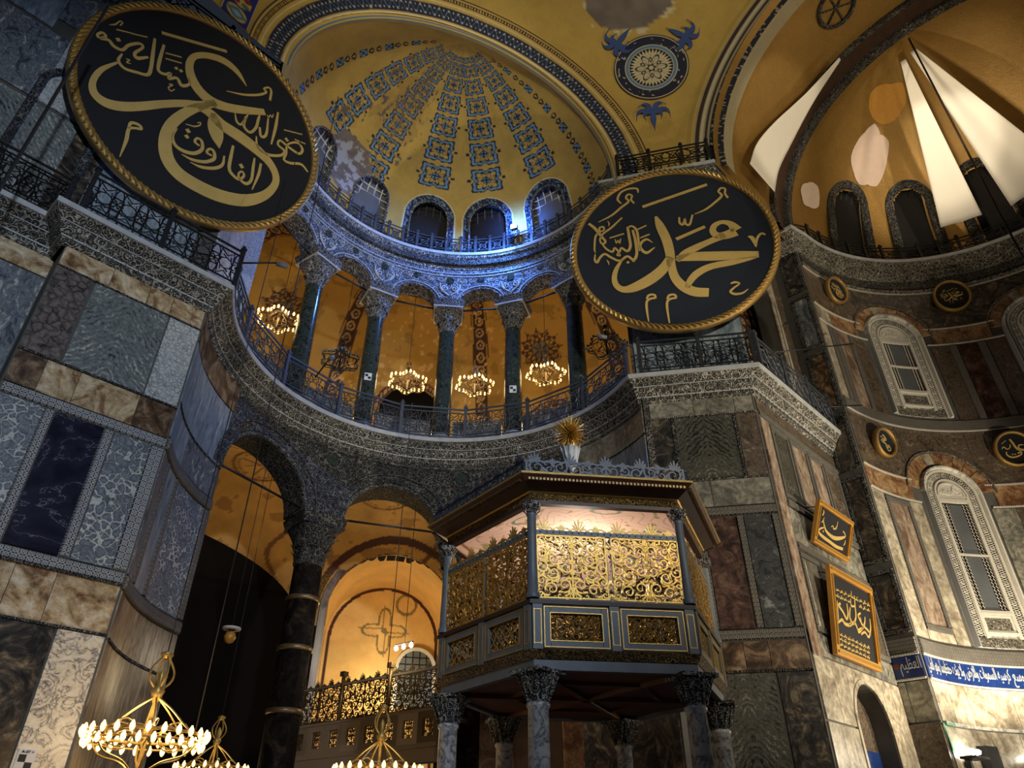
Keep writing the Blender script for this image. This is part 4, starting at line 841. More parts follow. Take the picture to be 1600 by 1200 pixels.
# lower aisle: gold painted vault, dark outer wall with one arched bay
ap = catmull([(6.05, 10.7), (6.8, 11.45), (8.0, 11.75), (9.4, 11.6), (10.2, 11.0), (10.5, 9.8), (10.54, 8.0)], 22)
az = np.linspace(-19, 128, 420); sl2 = np.r_[0, np.cumsum(np.hypot(*np.diff(ap, axis=0).T))]; A, Tg = np.meshgrid(az, sl2, indexing='ij'); Rg = np.broadcast_to(ap[:, 0], A.shape)
nz = vnoise(A / 5, Tg * 1.5, 61); col = np.array(lin(190, 146, 78)) * (.5 + .95 * nz[..., None]); AG = np.array(lin(110, 72, 40))
for u in (90, 62, 30): 
    s = (A - u) * PI / 180 * Rg; t = Tg - 2.6; r = np.hypot(s, t); th = np.arctan2(t, s)
    put(col, (np.abs(r - .9) < .05) | (np.abs(r - .75) < .02) | ((r < .7) & (np.abs(np.sin(4 * th) * r - .1) < .06)), AG)
    put(col, np.abs(np.abs(s) - 1.9 - .25 * np.sin(Tg * 3)) < .09, AG)
m = nz > .62; col[m] = col[m] * .5 + np.array(lin(90, 48, 24)) * .5
s_ = (A - 57.5) * PI / 180 * 10.55; za = np.broadcast_to(ap[:, 1], A.shape); dd = np.where(za > 8.5, np.hypot(s_, za - 8.5), np.abs(s_)); opn = (dd < 2.12) & (Rg > 9.9); put(col, (dd < 2.65) & (dd > 2.4) & (Rg > 9.6), RUST)
ceil_s = revolve('ceiling_aisle', ap, -19, 128, 420, 'painted', None, col, ~(opn[:-1, :-1] & opn[1:, 1:]), 'structure')
la = np.linspace(73, 127, 60); lz = np.linspace(0, 1, 12); LA, LZ = np.meshgrid(la, lz, indexing='ij'); zt_ = 7.9 + 2.2 * np.sqrt(np.maximum(0, 1 - ((LA - 101) / 27) ** 2))
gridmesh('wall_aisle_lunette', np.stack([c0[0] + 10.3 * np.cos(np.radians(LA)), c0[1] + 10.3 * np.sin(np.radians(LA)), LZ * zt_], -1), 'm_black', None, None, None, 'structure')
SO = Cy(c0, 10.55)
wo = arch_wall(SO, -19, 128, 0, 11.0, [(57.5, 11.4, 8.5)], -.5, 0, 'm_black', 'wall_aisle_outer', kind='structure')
arch_band(SO, 57.5, 11.4 * SO.k, 11.4 * SO.k + .26, 8.5, 0, .06, 'm_porphyry', 'archivolt', wo, zlow=0, inset=.02); arch_band(SO, 57.5, 11.4 * SO.k + .28, 11.4 * SO.k + .5, 8.5, 0, .04, 'c_gold', 'archivolt', wo, inset=.02)
# arched bay: barrel and painted end wall
bays = np.linspace(0, PI, 60); dep = np.linspace(0, 3.2, 30); Bt, Dp = np.meshgrid(bays, dep, indexing='ij'); rb = 11.4 * SO.k
X = np.stack([np.vectorize(lambda a, d: SO.P(57.5 + rb * math.cos(a) / SO.k, 0, -d - .3)[0])(Bt, Dp), np.vectorize(lambda a, d: SO.P(57.5 + rb * math.cos(a) / SO.k, 0, -d - .3)[1])(Bt, Dp), 8.5 + rb * np.sin(Bt)], -1)
ax_ = np.array(SO.nrm(57.5)); vy = np.array([-math.sin(rad(57.5)), math.cos(rad(57.5))]); base = np.array(SO.P(57.5, 0, 0))
X = np.stack([base[0] + vy[0] * rb * np.cos(Bt) - ax_[0] * Dp, base[1] + vy[1] * rb * np.cos(Bt) - ax_[1] * Dp, 8.5 + rb * np.sin(Bt)], -1)
col = np.broadcast_to(np.array(lin(214, 170, 100)), Bt.shape + (3,)).copy() * (.8 + .4 * vnoise(Bt * 4, Dp * 2, 62)[..., None])
ceil_bay = gridmesh('ceiling_aisle_bay', X, 'painted', None, col, None, 'structure')
ww, hh = np.linspace(-rb, rb, 120), np.linspace(0, 1, 160); Wx, Hx = np.meshgrid(ww, hh, indexing='ij'); top = 8.5 + np.sqrt(np.maximum(0, rb * rb - Wx * Wx)); Zx = 4.0 + (top - 4.0) * Hx
X = np.stack([base[0] + vy[0] * Wx - ax_[0] * 3.2, base[1] + vy[1] * Wx - ax_[1] * 3.2, Zx], -1)
col = np.broadcast_to(np.array(lin(226, 184, 112)), Wx.shape + (3,)).copy() * (.85 + .3 * vnoise(Wx * 3, Zx * 3, 63)[..., None]); r = np.hypot(Wx, Zx - 8.9); th = np.arctan2(Zx - 8.9, Wx)
put(col, (r < .95) & ((np.abs(r - .55 - .25 * np.cos(4 * th)) < .05) | (np.abs(np.sin(2 * th) * r - .12) < .04) | (r < .10)), np.array(lin(130, 110, 66))); put(col, (np.abs(np.hypot(Wx + .75, Zx - 9.9) - .36) < .05), np.array(lin(130, 110, 66)))
e = np.hypot(Wx, np.maximum(0, Zx - 8.5)); put(col, np.abs(e - rb * .93) < .06, RUST)
wbay = gridmesh('wall_aisle_bay', X, 'painted', None, col, None, 'structure')
sb = MB(); 
for sg in (-1, 1): sb.hexa([tuple(base[:2] + vy * sg * rb + q * np.array(ax_[:2]) + vy * sg * e_) + (z,) for z in (0, 8.5) for q, e_ in ((0, 0), (-3.2, 0), (-3.2, .3), (0, .3))])
sb.build('wall_aisle_bay_sides', 'm_streak', kind='structure')
WN[0] += 1; SB = Pl(tuple((base - ax_ * 3.15)[:2]), (ax_[1] * -1 if False else vy[0] * -1, vy[1] * -1))
wv = arch_plate(SB, 1.25, .62, 7.6, 6.3, 0.02, 'glass_dark', 'window_%d' % WN[0], None); wv['kind'] = 'structure'
pane_grid(SB, 1.25, .62, 7.6, 6.3, .06, 5, 8, 'iron', 'window_grille', wv); arch_band(SB, 1.25, .62, .74, 7.6, 0, .1, 'stucco_white', 'window_frame', wv, zlow=6.2)
# ------------------------------------------------------------------ columns
def loft_cap(mb, z0, z1, r, h, n=24, rows=7, leaf=True):
    vs = []; fs = []
    for i in range(rows):
        t = i / (rows - 1); e = t ** 1.6
        for k in range(n):
            a = 2 * PI * (k + .5) / n; c, s = math.cos(a), math.sin(a); q = h / max(abs(c), abs(s)); q = min(q, h * 1.28); ra = r * (1 - e) + q * e; vs.append((ra * c, ra * s, z0 + (z1 - z0) * t))
    fs = [(i * n + k, i * n + (k + 1) % n, (i + 1) * n + (k + 1) % n, (i + 1) * n + k) for i in range(rows - 1) for k in range(n)] + [tuple((rows - 1) * n + k for k in range(n))]
    mb.add(vs, fs, True)
    if leaf:
        H = z1 - z0
        for row, m, zb, hh in ((0, 8, .02, .42), (1, 8, .38, .46)):
            for k in range(m):
                a = 2 * PI * (k + .5 * row) / m; t = zb + hh * .5; e = t ** 1.6; rr = r * (1 - e) + h * e; w = .32 * r + .10 * h * row
                p = lambda x, rad_, z: (rad_ * math.cos(a) - x * math.sin(a), rad_ * math.sin(a) + x * math.cos(a), z0 + H * z)
                mb.add([p(-w, rr, zb), p(w, rr, zb), p(w * .9, rr + .04, zb + hh * .6), p(0, rr + .13 * r / .27 + .03, zb + hh), p(-w * .9, rr + .04, zb + hh * .6), p(0, rr + .06, zb + hh * .5)], [(0, 1, 5), (1, 2, 5), (2, 3, 5), (3, 4, 5), (4, 0, 5)])
    return mb
def column(name, loc, rz, z0, zs, zc, zi, r0, r1, cap_h, imp_h, mats, label, cat='column', group=None, shaft_n=28, rings=()):
    o = empty(name, (loc[0], loc[1], z0), rz, label, cat, group); H = zs - z0
    b = MB(); b.box((0, 0, .06), (r0 * 2.8, r0 * 2.8, .12)); b.lathe([(r0 * 1.32, .12), (r0 * 1.36, .17), (r0 * 1.3, .23), (r0 * 1.12, .26), (r0 * 1.2, .31), (r0 * 1.05, .36)], shaft_n); b.build('base', mats[0], o, True)
    s = MB(); pr = [(r0, .36), (r0, .36 + (H - .36) * .33), (r1, H)]; s.lathe(pr, shaft_n)
    for i, q in enumerate(s.v): s.uv[i] = (math.atan2(q[1], q[0]) * r0, q[2])
    s.build('shaft', mats[1], o, True)
    for zr in rings:
        m = MB(); m.lathe([(r0 * 1.0, zr - .06), (r0 * 1.07, zr - .04), (r0 * 1.07, zr + .04), (r0 * 1.0, zr + .06)], shaft_n); m.build('bronze_collar', 'bronze', o, True)
    m = MB(); m.lathe([(r1, H - .10), (r1 * 1.10, H - .07), (r1 * 1.12, H), (r1 * 1.02, H + .02)], shaft_n); m.build('necking', mats[2], o, True)
    k = MB(); loft_cap(k, H, zc - z0, r1, cap_h); k.build('capital', mats[2], o, True)
    if zi > zc:
        k = MB(); a, b_ = cap_h, imp_h; z_, y_ = zc - z0, zi - z0
        k.hexa([(-a, -a, z_), (a, -a, z_), (a, a, z_), (-a, a, z_), (-b_, -b_, y_), (b_, -b_, y_), (b_, b_, y_), (-b_, b_, y_)]); k.build('impost_block', mats[2], o, True); MB().box((0, 0, z_ + .01), (2.12 * a, 2.12 * a, .05)).build('abacus', 'carve_light' if z0 > 5 else mats[2], o, True)
    return o
glabs = ['verde marble gallery column lit blue on its right, nearest the tall roundel', 'verde marble gallery column with a small black and white target near its foot, left of two lit chandeliers', 'verde marble gallery column between the two middle lit chandeliers', 'verde marble gallery column with a target plate, right of the central lit chandelier', 'dark gallery column nearest the wide roundel']
for a, lb in zip(GC, glabs):
    p = (c0[0] + 5.5 * math.cos(rad(a)), c0[1] + 5.5 * math.sin(rad(a)))
    column('gallery_column', p, rad(a), 12.17, 16.62, 17.40, 17.70, .285, .255, .47, .545, ('m_grey', 'm_verde', 'c_capital'), lb, group='columns of the exedra gallery')
for a, lb in ((84.4, 'dark porphyry column with bronze collars under the carved ground floor arches'), (43.2, 'dark porphyry ground floor column behind the gilded loge')):
    p = (c0[0] + 5.68 * math.cos(rad(a)), c0[1] + 5.68 * math.sin(rad(a)))
    column('exedra_column', p, rad(a), 0, 8.15, 9.05, 9.33, .40, .36, .56, .64, ('m_black', 'm_black', 'c_lacedark'), lb, group='ground floor columns of the exedra', rings=(1.2, 3.1, 4.6, 6.0, 7.2))
# closure slabs standing between the gallery columns
SQ = Cy(c0, 5.42); cl_ = empty('parapet_slabs', SQ.P(60, 12.17), 0, 'low grey marble parapet slabs between the gallery columns behind the railing', 'parapet')
for a0_, a1_ in zip([128] + GC, GC + [-19]): slab(SQ, a1_ + 3.6, a0_ - 3.6, 12.2, 13.0, -.08, 0, 'm_grey', 'slab', cl_); slab(SQ, a1_ + 3.6, a0_ - 3.6, 13.0, 13.07, -.10, .02, 'm_grey', 'coping', cl_, gap=.002)
# survey targets fixed to columns and pier
def target(p, n, s, label):
    n = unit(n); t = unit(np.cross((0, 0, 1), n)); o = empty('survey_target', tuple(p), 0, label, 'target'); P0 = np.zeros(3)
    q = lambda a, b, d: P0 + t * a * s + np.array([0, 0, 1]) * b * s + n * d
    MB().poly([q(-.5, -.6, 0), q(.5, -.6, 0), q(.5, .6, 0), q(-.5, .6, 0)], n * .01).build('plate', 'white_paint', o, True)
    for a, b in ((-.4, 0), (0, -.4)): MB().poly([q(a, b, .011), q(a + .4, b, .011), q(a + .4, b + .4, .011), q(a, b + .4, .011)], n * .003).build('check', 'black_paint', o, True)
    return o
def dirto(a): return np.array([-math.cos(rad(a)), -math.sin(rad(a)), 0])
def oncol(a, r, z, turn=0):
    p = np.array([c0[0] + 5.5 * math.cos(rad(a)), c0[1] + 5.5 * math.sin(rad(a)), z]); d = unit(np.array([CAM[0] - p[0], CAM[1] - p[1], 0])); return p + d * r, d
p, d = oncol(75.8, .29, 14.1); target(p, d, .22, 'black and white survey target on the second gallery column')
p, d = oncol(27.0, .29, 14.0); target(p, d, .22, 'black and white survey target on the fourth gallery column')
tg = target(np.array(S1.P(3.33, 2.86, .035)), (0, -1, 0), .24, 'survey target plate low on the white marble panel of the left pier')
# tie rods across the arches
def rod(name, a, b, r, mat, label, cat): 
    o = MB().tube([a, b], r, 6).build(name, mat); return tag(o, label, cat)
trl = ['beside the tall roundel', 'left of the second gallery column', 'right of the second gallery column', 'in front of the central lit chandelier', 'left of the darkest gallery column', 'hidden behind the wide roundel']
AL = [124.6] + GC + [-20.5]
for i in range(6):
    q = [(c0[0] + 5.5 * math.cos(rad(a)), c0[1] + 5.5 * math.sin(rad(a)), 17.55) for a in (AL[i], AL[i + 1])]; rod('tie_beam', q[0], q[1], .035, 'iron', 'black iron tie beam of the gallery arch ' + trl[i], 'tie beam')
for (a, b, z), lb in zip(((121.5, 91.5, 9.42), (77.5, 50.5, 9.42)), ('iron tie rod across the left ground floor arch', 'iron tie rod across the ground floor arch beside the loge')): rod('tie_rod', S2.P(a, z, -.1), S2.P(b, z, -.1), .03, 'iron', lb, 'tie rod')
# ------------------------------------------------------------------ railings
def rail_panel(w, h, kind):
    mb = MB(); r = .016
    for z in (.06, .16, h - .16, h - .02): mb.bar((-w / 2, 0, z), (w / 2, 0, z), .03, .03 if z < h - .05 else .05)
    if kind == 'star':
        n = 3; cw = w / n; zc = h / 2; R = (h - .34) / 2
        for i in range(n):
            cx = -w / 2 + cw * (i + .5)
            for a0 in (0, 45):
                pts = [(cx + R * (1 if k % 2 == 0 else .58) * math.cos(rad(22.5 * k + a0 / 2)), 0, zc + R * (1 if k % 2 == 0 else .58) * math.sin(rad(22.5 * k + a0 / 2))) for k in range(16)]
            mb.tube(pts, .020, 4, True); mb.tube([(cx + R * .40 * math.cos(rad(a)), 0, zc + R * .40 * math.sin(rad(a))) for a in range(0, 360, 45)], .018, 4, True)
            for a in range(0, 360, 45): mb.bar((cx + R * .40 * math.cos(rad(a)), 0, zc + R * .40 * math.sin(rad(a))), (cx + R * .62 * math.cos(rad(a + 22)), 0, zc + R * .62 * math.sin(rad(a + 22))), .02, .02)
            for s in (-1, 1):
                x = cx + s * cw / 2; mb.tube([(x - s * .02 - s * cw * .16 * math.sin(t), 0, zc + R * math.cos(t)) for t in np.linspace(0, PI, 9)], .016, 4)
                mb.bar((cx + s * R, 0, zc), (x, 0, zc), .02, .02)
    else:
        n = max(1, int(round(w / .5))); cw = w / n; zc = h / 2; R = (h - .3) / 2
        for i in range(n):
            cx = -w / 2 + cw * (i + .5); hw = cw / 2
            for a, b in (((-hw, -R), (hw, R)), ((-hw, R), (hw, -R))): mb.bar((cx + a[0], 0, zc + a[1]), (cx + b[0], 0, zc + b[1]), .022, .022)
            mb.tube([(cx + R * .55 * math.cos(t), 0, zc + R * .55 * math.sin(t)) for t in np.linspace(0, 2 * PI, 12, endpoint=False)], .018, 4, True)
            for s in (-1, 1): mb.tube([(cx + s * hw * (.9 - .5 * math.sin(t)), 0, zc + R * math.cos(t)) for t in np.linspace(0, PI, 8)], .014, 4)
    return mb
def railing(name, pts, z, h, kind, mat, label, post=.045, fin=True):
    """pts: plan points of the posts"""
    o = empty(name, (pts[0][0], pts[0][1], z), 0, label, 'railing'); cache = {}; O = np.array([pts[0][0], pts[0][1], 0])
    pm = MB(); pm.box((0, 0, h / 2 + .02), (post * 2, post * 2, h + .04)); pm.box((0, 0, h + .06), (post * 2.6, post * 2.6, .05))
    if fin: pm.lathe([(.001, h + .19), (.035, h + .16), (.045, h + .12), (.02, h + .08)], 8)
    src = None
    for i, p in enumerate(pts):
        l = (p[0] - O[0], p[1] - O[1], 0); q = pts[min(i + 1, len(pts) - 1)]; q0 = pts[max(i - 1, 0)]; rz = math.atan2(q[1] - q0[1], q[0] - q0[0])
        if src is None: src = pm.build('post', mat, o, True); src.location = l; src.rotation_euler = (0, 0, rz)
        else: share(src, 'post', o, l, rz)
    for a, b in zip(pts, pts[1:]):
        L = round(math.hypot(b[0] - a[0], b[1] - a[1]) - 2 * post, 2); mid = ((a[0] + b[0]) / 2 - O[0], (a[1] + b[1]) / 2 - O[1], 0); rz = math.atan2(b[1] - a[1], b[0] - a[0])
        if L < .15: continue
        if L in cache: share(cache[L], 'railing_panel', o, mid, rz)
        else: c = rail_panel(L, h, kind).build('railing_panel', mat, o, True); c.location = mid; c.rotation_euler = (0, 0, rz); cache[L] = c
    return o
pc = lambda R, a, c=c0: (c[0] + R * math.cos(rad(a)), c[1] + R * math.sin(rad(a)))
railing('gallery_railing', [pc(4.93, a) for a in (149, 132, 109.5, 87, 64.5, 42, 19.5, -3, -25.5)], 12.17, 1.05, 'star', 'iron_blue', 'iron railing with star panels along the curved gallery edge')
railing('gallery_railing', [(-3.2, 13.25), (-1.2, 13.25), (.75, 13.25)], 12.17, 1.1, 'star', 'iron', 'iron railing on the set back ledge at the far left')
railing('gallery_railing', [(1.0, 12.68), (2.55, 12.68), (4.18, 12.68)], 12.17, 1.1, 'star', 'iron', 'black iron railing below the tall roundel on the left pier')
railing('gallery_railing', [(13.17, 8.22), (14.08, 6.98), (14.85, 5.90)], 12.17, 1.05, 'star', 'iron', 'black iron railing below the wide roundel')
railing('gallery_railing', [(15.08, 5.86), (16.5, 5.86), (18.0, 5.86), (19.4, 5.86)], 12.17, 1.05, 'lattice', 'iron_blue', 'grey iron railing over the carved cornice between second pier and apse')
railing('cornice_railing', [pc(5.15, a) for a in np.linspace(148, -24, 30)], 20.0, .72, 'lattice', 'iron_blue', 'iron railing along the blue lit cornice under the ribbed semidome')
railing('cornice_railing', [(13.25, 8.2), (13.78, 7.33), (14.3, 6.46), (14.72, 5.78)], 20.0, .78, 'lattice', 'iron', 'short black iron railing on the cornice above the wide roundel')
railing('cornice_railing', [(-2.6, 13.2), (-.9, 13.2), (.8, 13.2), (2.4, 13.2), (3.95, 13.2)], 20.0, .9, 'lattice', 'iron', 'black iron railing on the cornice behind the tall roundel')
railing('cornice_railing', [(14.95, 5.75), (16.4, 5.75), (17.9, 5.75), (19.2, 5.75)] + [pc(5.68, a, ca) for a in np.linspace(80, -20, 16)], 20.0, .62, 'lattice', 'iron', 'black iron railing round the apse cornice under the gold semidome')
# ------------------------------------------------------------------ chandeliers
def chandelier(name, R, nb, lobes, lit, cable_h, mat, label, group, loc, tiers=1):
    o = empty(name, loc, 0, label, 'chandelier', group)
    f = lambda a: R * (1 + (.14 if lobes else 0) * math.cos(lobes * a)) if lobes else R
    ring = MB(); pts = [(f(a) * math.cos(a), f(a) * math.sin(a), 0) for a in np.linspace(0, 2 * PI, 72, endpoint=False)]; ring.tube(pts, .022, 5, True); ring.tube([(x * .96, y * .96, -.10 if tiers == 1 else -.09) for x, y, z in pts], .016, 5, True); ring.build('ring', mat, o, True)
    arms = MB(); n = 6
    for k in range(n):
        a = 2 * PI * k / n + .26
        c, s = math.cos(a), math.sin(a)
        arms.tube(catmull([(.05 * c, .05 * s, .62 * R), (.35 * R * c, .35 * R * s, .42 * R), (.7 * R * c, .7 * R * s, .12 * R), (R * c, R * s, 0)], 5), .014, 4)
        arms.tube(catmull([(R * .95 * c, R * .95 * s, -.05), (.75 * R * c, .75 * R * s, -.30 * R), (.35 * R * c, .35 * R * s, -.42 * R), (.05 * c, .05 * s, -.62 * R)], 5), .014, 4)
        t = a + .5; arms.tube([(.55 * R * math.cos(a + q) , .55 * R * math.sin(a + q), .02 + .1 * R * math.sin(3 * q)) for q in np.linspace(0, 2 * PI / n, 7)], .011, 4)
        arms.tube([(R * (.5 + .25 * math.cos(q)) * math.cos(a + .12 * math.sin(q)), R * (.5 + .25 * math.cos(q)) * math.sin(a + .12 * math.sin(q)), .22 * R * math.sin(q)) for q in np.linspace(0, 2 * PI, 12, endpoint=False)], .010, 4, True)
    arms.build('scroll_arms', mat, o, True)
    st = MB(); st.lathe([(.01, -.66 * R), (.06, -.6 * R), (.03, -.5 * R), (.025, .5 * R), (.07, .66 * R), (.10, .74 * R), (.04, .82 * R), (.05, 1.0 * R), (.02, 1.1 * R)], 10)
    for k in range(4):
        a = PI * k / 2; c, s = math.cos(a), math.sin(a); st.tube(catmull([(.03 * c, .03 * s, .75 * R), (.19 * R * c, .19 * R * s, .92 * R), (.21 * R * c, .21 * R * s, 1.1 * R), (.04 * c, .04 * s, 1.34 * R)], 5), .016, 4)
    st.lathe([(.03, 1.30 * R), (.09, 1.36 * R), (.09, 1.40 * R), (.02, 1.44 * R)], 10); st.build('stem', mat, o, True)
    MB().tube([(0, 0, 1.42 * R), (0, 0, cable_h)], .009, 5).build('cable', 'cable', o, True)
    src = None
    for tier in range(tiers):
        for k in range(nb):
            a = 2 * PI * (k + .5 * tier) / nb; r = f(a) * (1.03 if tier == 0 else .97); l = (r * math.cos(a), r * math.sin(a), .03 - .115 * tier)
            if src is None:
                b = MB(); b.lathe([(.004, -.085), (.022, -.07), (.036, -.035), (.034, 0), (.018, .03), (.010, .05)], 8); src = b.build('bulb', 'bulb' if lit else 'glass_dark', o, True); src.location = l
            else: share(src, 'bulb', o, l)
    return o
cz = lambda a, R, z: (c0[0] + R * math.cos(rad(a)), c0[1] + R * math.sin(rad(a)), z)
gl = 'chandeliers hanging in the exedra gallery'
for a, z, lit, lb in ((103.4, 15.42, 1, 'lit star shaped chandelier at the left end of the gallery'), (82.2, 15.2, 0, 'unlit dark chandelier between the first two gallery columns'), (61.4, 15.06, 1, 'lit star shaped chandelier between the second and third gallery columns'), (41.2, 15.1, 1, 'lit star shaped chandelier at the middle of the gallery'), (19.1, 15.14, 1, 'lit star shaped chandelier left of the darkest gallery column'), (-1.6, 15.3, 0, 'unlit dark chandelier half behind the wide roundel')):
    p = cz(a, 6.4, z); chandelier('chandelier', .56, 30, 6, lit, 18.85 - z, 'bronze' if lit else 'iron', lb, gl, p)
    if lit: point('chandelier_glow', (p[0], p[1], p[2] + .12), AMBER, 34, .3)
nl = 'large chandeliers hanging low over the nave'
for p, nb, lb in (((4.25, 11.2, 3.12), 26, 'large lit two tier ring chandelier hanging in front of the left pier'), ((8.45, 17.95, 3.52), 20, 'lit ring chandelier deep in the dark aisle arch, only its top in frame'), ((8.9, 12.15, 3.10), 24, 'lit ring chandelier left of the loge, cut by the bottom edge')):
    chandelier('ring_chandelier', .78, nb, 0, 1, 13.0 if p[1] < 13 and p[0] < 8 else 8.0, 'gold_dull', lb, nl, p, 2)
    point('chandelier_glow', (p[0], p[1], p[2] + .2), AMBER, 60 if p[0] < 5 else 16, .35)
# hanging ostrich egg lamp in the dark arch
o = empty('hanging_lamp', (7.26, 15.85, 5.85), 0, 'small round ochre lamp with a pale rim hanging in the dark left arch', 'lamp')
MB().lathe([(.001, -.14), (.09, -.10), (.13, 0), (.10, .09), (.05, .12)], 14).build('bowl', 'ochre_frame', o, True); MB().lathe([(.10, .16), (.2, .17), (.2, .21), (.10, .22), (.001, .22)], 14).build('rim', 'stucco_white', o, True)
b = MB(); [b.tube([(.09 * math.cos(a), .09 * math.sin(a), .1), (.14 * math.cos(a), .14 * math.sin(a), .17)], .008, 4) for a in (0, 2, 4)]; b.build('hanger', 'iron', o, True); MB().tube([(0, 0, .2), (0, 0, 5.3)], .008, 5).build('cable', 'cable', o, True)
# warm lamps up in the gallery and aisle vaults
point('gallery_lamp', cz(88, 8.2, 14.2), AMBER, 68, .3); point('gallery_lamp', cz(57, 8.2, 14.0), AMBER, 68, .3); point('gallery_lamp', cz(22, 8.2, 14.2), AMBER, 68, .3); point('gallery_lamp', cz(-8, 8.0, 14.2), AMBER, 80, .3)
spot('aisle_lamp', cz(90, 6.6, 8.9), cz(92, 8.9, 11.4), AMBER, 110, 120, .6, .2); spot('aisle_lamp', cz(58, 6.6, 8.9), cz(60, 8.9, 11.4), AMBER, 110, 120, .6, .2)
bl = np.array(base) - np.array(ax_) * 1.4; point('bay_lamp', (bl[0], bl[1], 6.4), (1.0, .80, .46), 250, .3)
# blue floodlight on the cornice
fp = np.array(pc(4.75, 23.5)); o = empty('floodlight', (fp[0], fp[1], 20.05), 0, 'bright blue white floodlight standing on the semidome cornice', 'floodlight')
MB().box((0, 0, .55), (.24, .12, .2), rad(23.5 + 90)).build('lamp_head', 'iron', o, True); dx = -.08 * math.cos(rad(23.5)), -.08 * math.sin(rad(23.5))
MB().box((dx[0], dx[1], .55), (.2, .02, .16), rad(23.5 + 90)).build('lens', 'flood_blue', o, True); MB().tube([(0, 0, 0), (0, 0, .45)], .03, 6).build('stand', 'iron', o, True)
spot('flood_blue_light', (fp[0] - .25, fp[1] - .12, 20.75), (fp[0] + 2.5, fp[1] + 1.2, 20.9), (.08, .24, 1.0), 260, 165, .6, .12)
spot('flood_blue_down', (fp[0] - .45, fp[1] - .22, 20.7), (fp[0] - 2.2, fp[1] + 1.5, 17.5), (.10, .28, 1.0), 1500, 150, .6, .12)
# ------------------------------------------------------------------ the gilded loge
LC = np.array([9.82, 7.93]); LR = rad(201.95)
loge = empty('gilded_loge', (LC[0], LC[1], 0), 0, 'hexagonal gilded imperial loge on marble columns with a lit ceiling', 'loge')
def spiral(cx, cz, r, turns, a0, sg, n=18): return [(cx + r * (1 - .88 * t) * math.cos(a0 + sg * turns * 2 * PI * t), 0, cz + r * (1 - .88 * t) * math.sin(a0 + sg * turns * 2 * PI * t)) for t in np.linspace(0, 1, n)]
def scroll_panel(w, h, nx, nz, seed, wd=.024, th=.02):
    """open metalwork: mirrored spirals of many sizes packed between leafy tendrils"""
    mb = MB(); rg = random.Random(seed); N = (0, -1, 0); cw = w / nx; rmax, rmin = cw * .80, cw * .17; cir = []
    for tr in range(2600):
        r = rmax * (1 - tr / 2600) + rmin * (tr / 2600) if tr > 120 else rmax * rg.uniform(.85, 1.05); x, z = rg.uniform(r * .8, w / 2 - r * .8), rg.uniform(r * .85, h - r * .85)
        if all((x - a) ** 2 + (z - b) ** 2 > (.93 * (r + c)) ** 2 for a, b, c in cir): cir.append((x, z, r))
    for x, z, r in cir:
        a0 = rg.uniform(0, 6.28); tw = rg.choice((-1, 1)); lf_ = [rg.uniform(0, 6.28) for _ in range(3)]; k = wd * min(1, .55 + .5 * r / rmax)
        for sg in (-1, 1):
            P = [(sg * p[0], 0, p[2]) for p in spiral(x, z, r, 1.35 if r > .5 * rmax else .95, a0, tw, 16 if r > .5 * rmax else 9)]; mb.ribbon(P, [k * (1.2 - .6 * t) for t in np.linspace(0, 1, len(P))], N, th)
            for a in lf_[:3 if r > .5 * rmax else 2]:
                P = [(sg * (x + r * f * math.cos(a + g)), 0, z + r * f * math.sin(a + g)) for f, g in ((.92, 0), (1.12, .2), (1.34, .5), (1.45, .85))]; mb.ribbon(P, [k * .7, k * 1.5, k * 1.3, k * .3], N, th)
    mb.ribbon([(0, 0, .01), (0, 0, h * .5), (0, 0, h - .01)], [wd] * 3, N, th)
    for z in (.012, h - .012): mb.ribbon([(-w / 2, 0, z), (0, 0, z), (w / 2, 0, z)], [wd] * 3, N, th)
    for x in (-w / 2 + .01, w / 2 - .01): mb.ribbon([(x, 0, 0), (x, 0, h / 2), (x, 0, h)], [wd] * 3, N, th)
    return mb
def palmettes(mb, w, n, z, wd=.02):
    for k in range(n):
        cx = -w / 2 + w * (k + .5) / n; H = .20 if k % 2 == 0 else .10
        for a in (-70, -45, -22, 0, 22, 45, 70):
            L = H * (1 - abs(a) / 160); P = [(cx + L * f * math.sin(rad(a)), 0, z + L * f * math.cos(rad(a))) for f in (0.1, .4, .75, 1.0)]; mb.ribbon(P, [wd * .5, wd * .9, wd * 1.1, wd * .4], (0, -1, 0), .02)
        for sg in (-1, 1): mb.ribbon([(cx + sg * (.03 + w / n * .5 * t), 0, z + .012 + .05 * (1 - t) * math.sin(4 * t)) for t in np.linspace(0, 1, 8)], [wd] * 8, (0, -1, 0), .02)
    return mb
def hexring(R0, R1, z0, z1, mat, name):
    mb = MB(); n = 6
    v = [(r * math.cos(LR + PI / 3 * k), r * math.sin(LR + PI / 3 * k), z) for r, z in ((R0, z0), (R1, z1), (R1 - .12, z1), (R0 - .12, z0)) for k in range(n)]
    fs = [(a * n + k, a * n + (k + 1) % n, ((a + 1) % 4) * n + (k + 1) % n, ((a + 1) % 4) * n + k) for a in range(4) for k in range(n)]; mb.add(v, fs); return mb.build(name, mat, loge, True)
def hexplate(R, z0, z1, mat, name):
    return MB().poly([(R * math.cos(LR + PI / 3 * k), R * math.sin(LR + PI / 3 * k), z0) for k in range(6)], (0, 0, z1 - z0)).build(name, mat, loge, True)
def side(k, R): m = LR + PI / 6 + PI / 3 * k; a = R * math.cos(PI / 6); return (a * math.cos(m), a * math.sin(m), 0), m + PI / 2
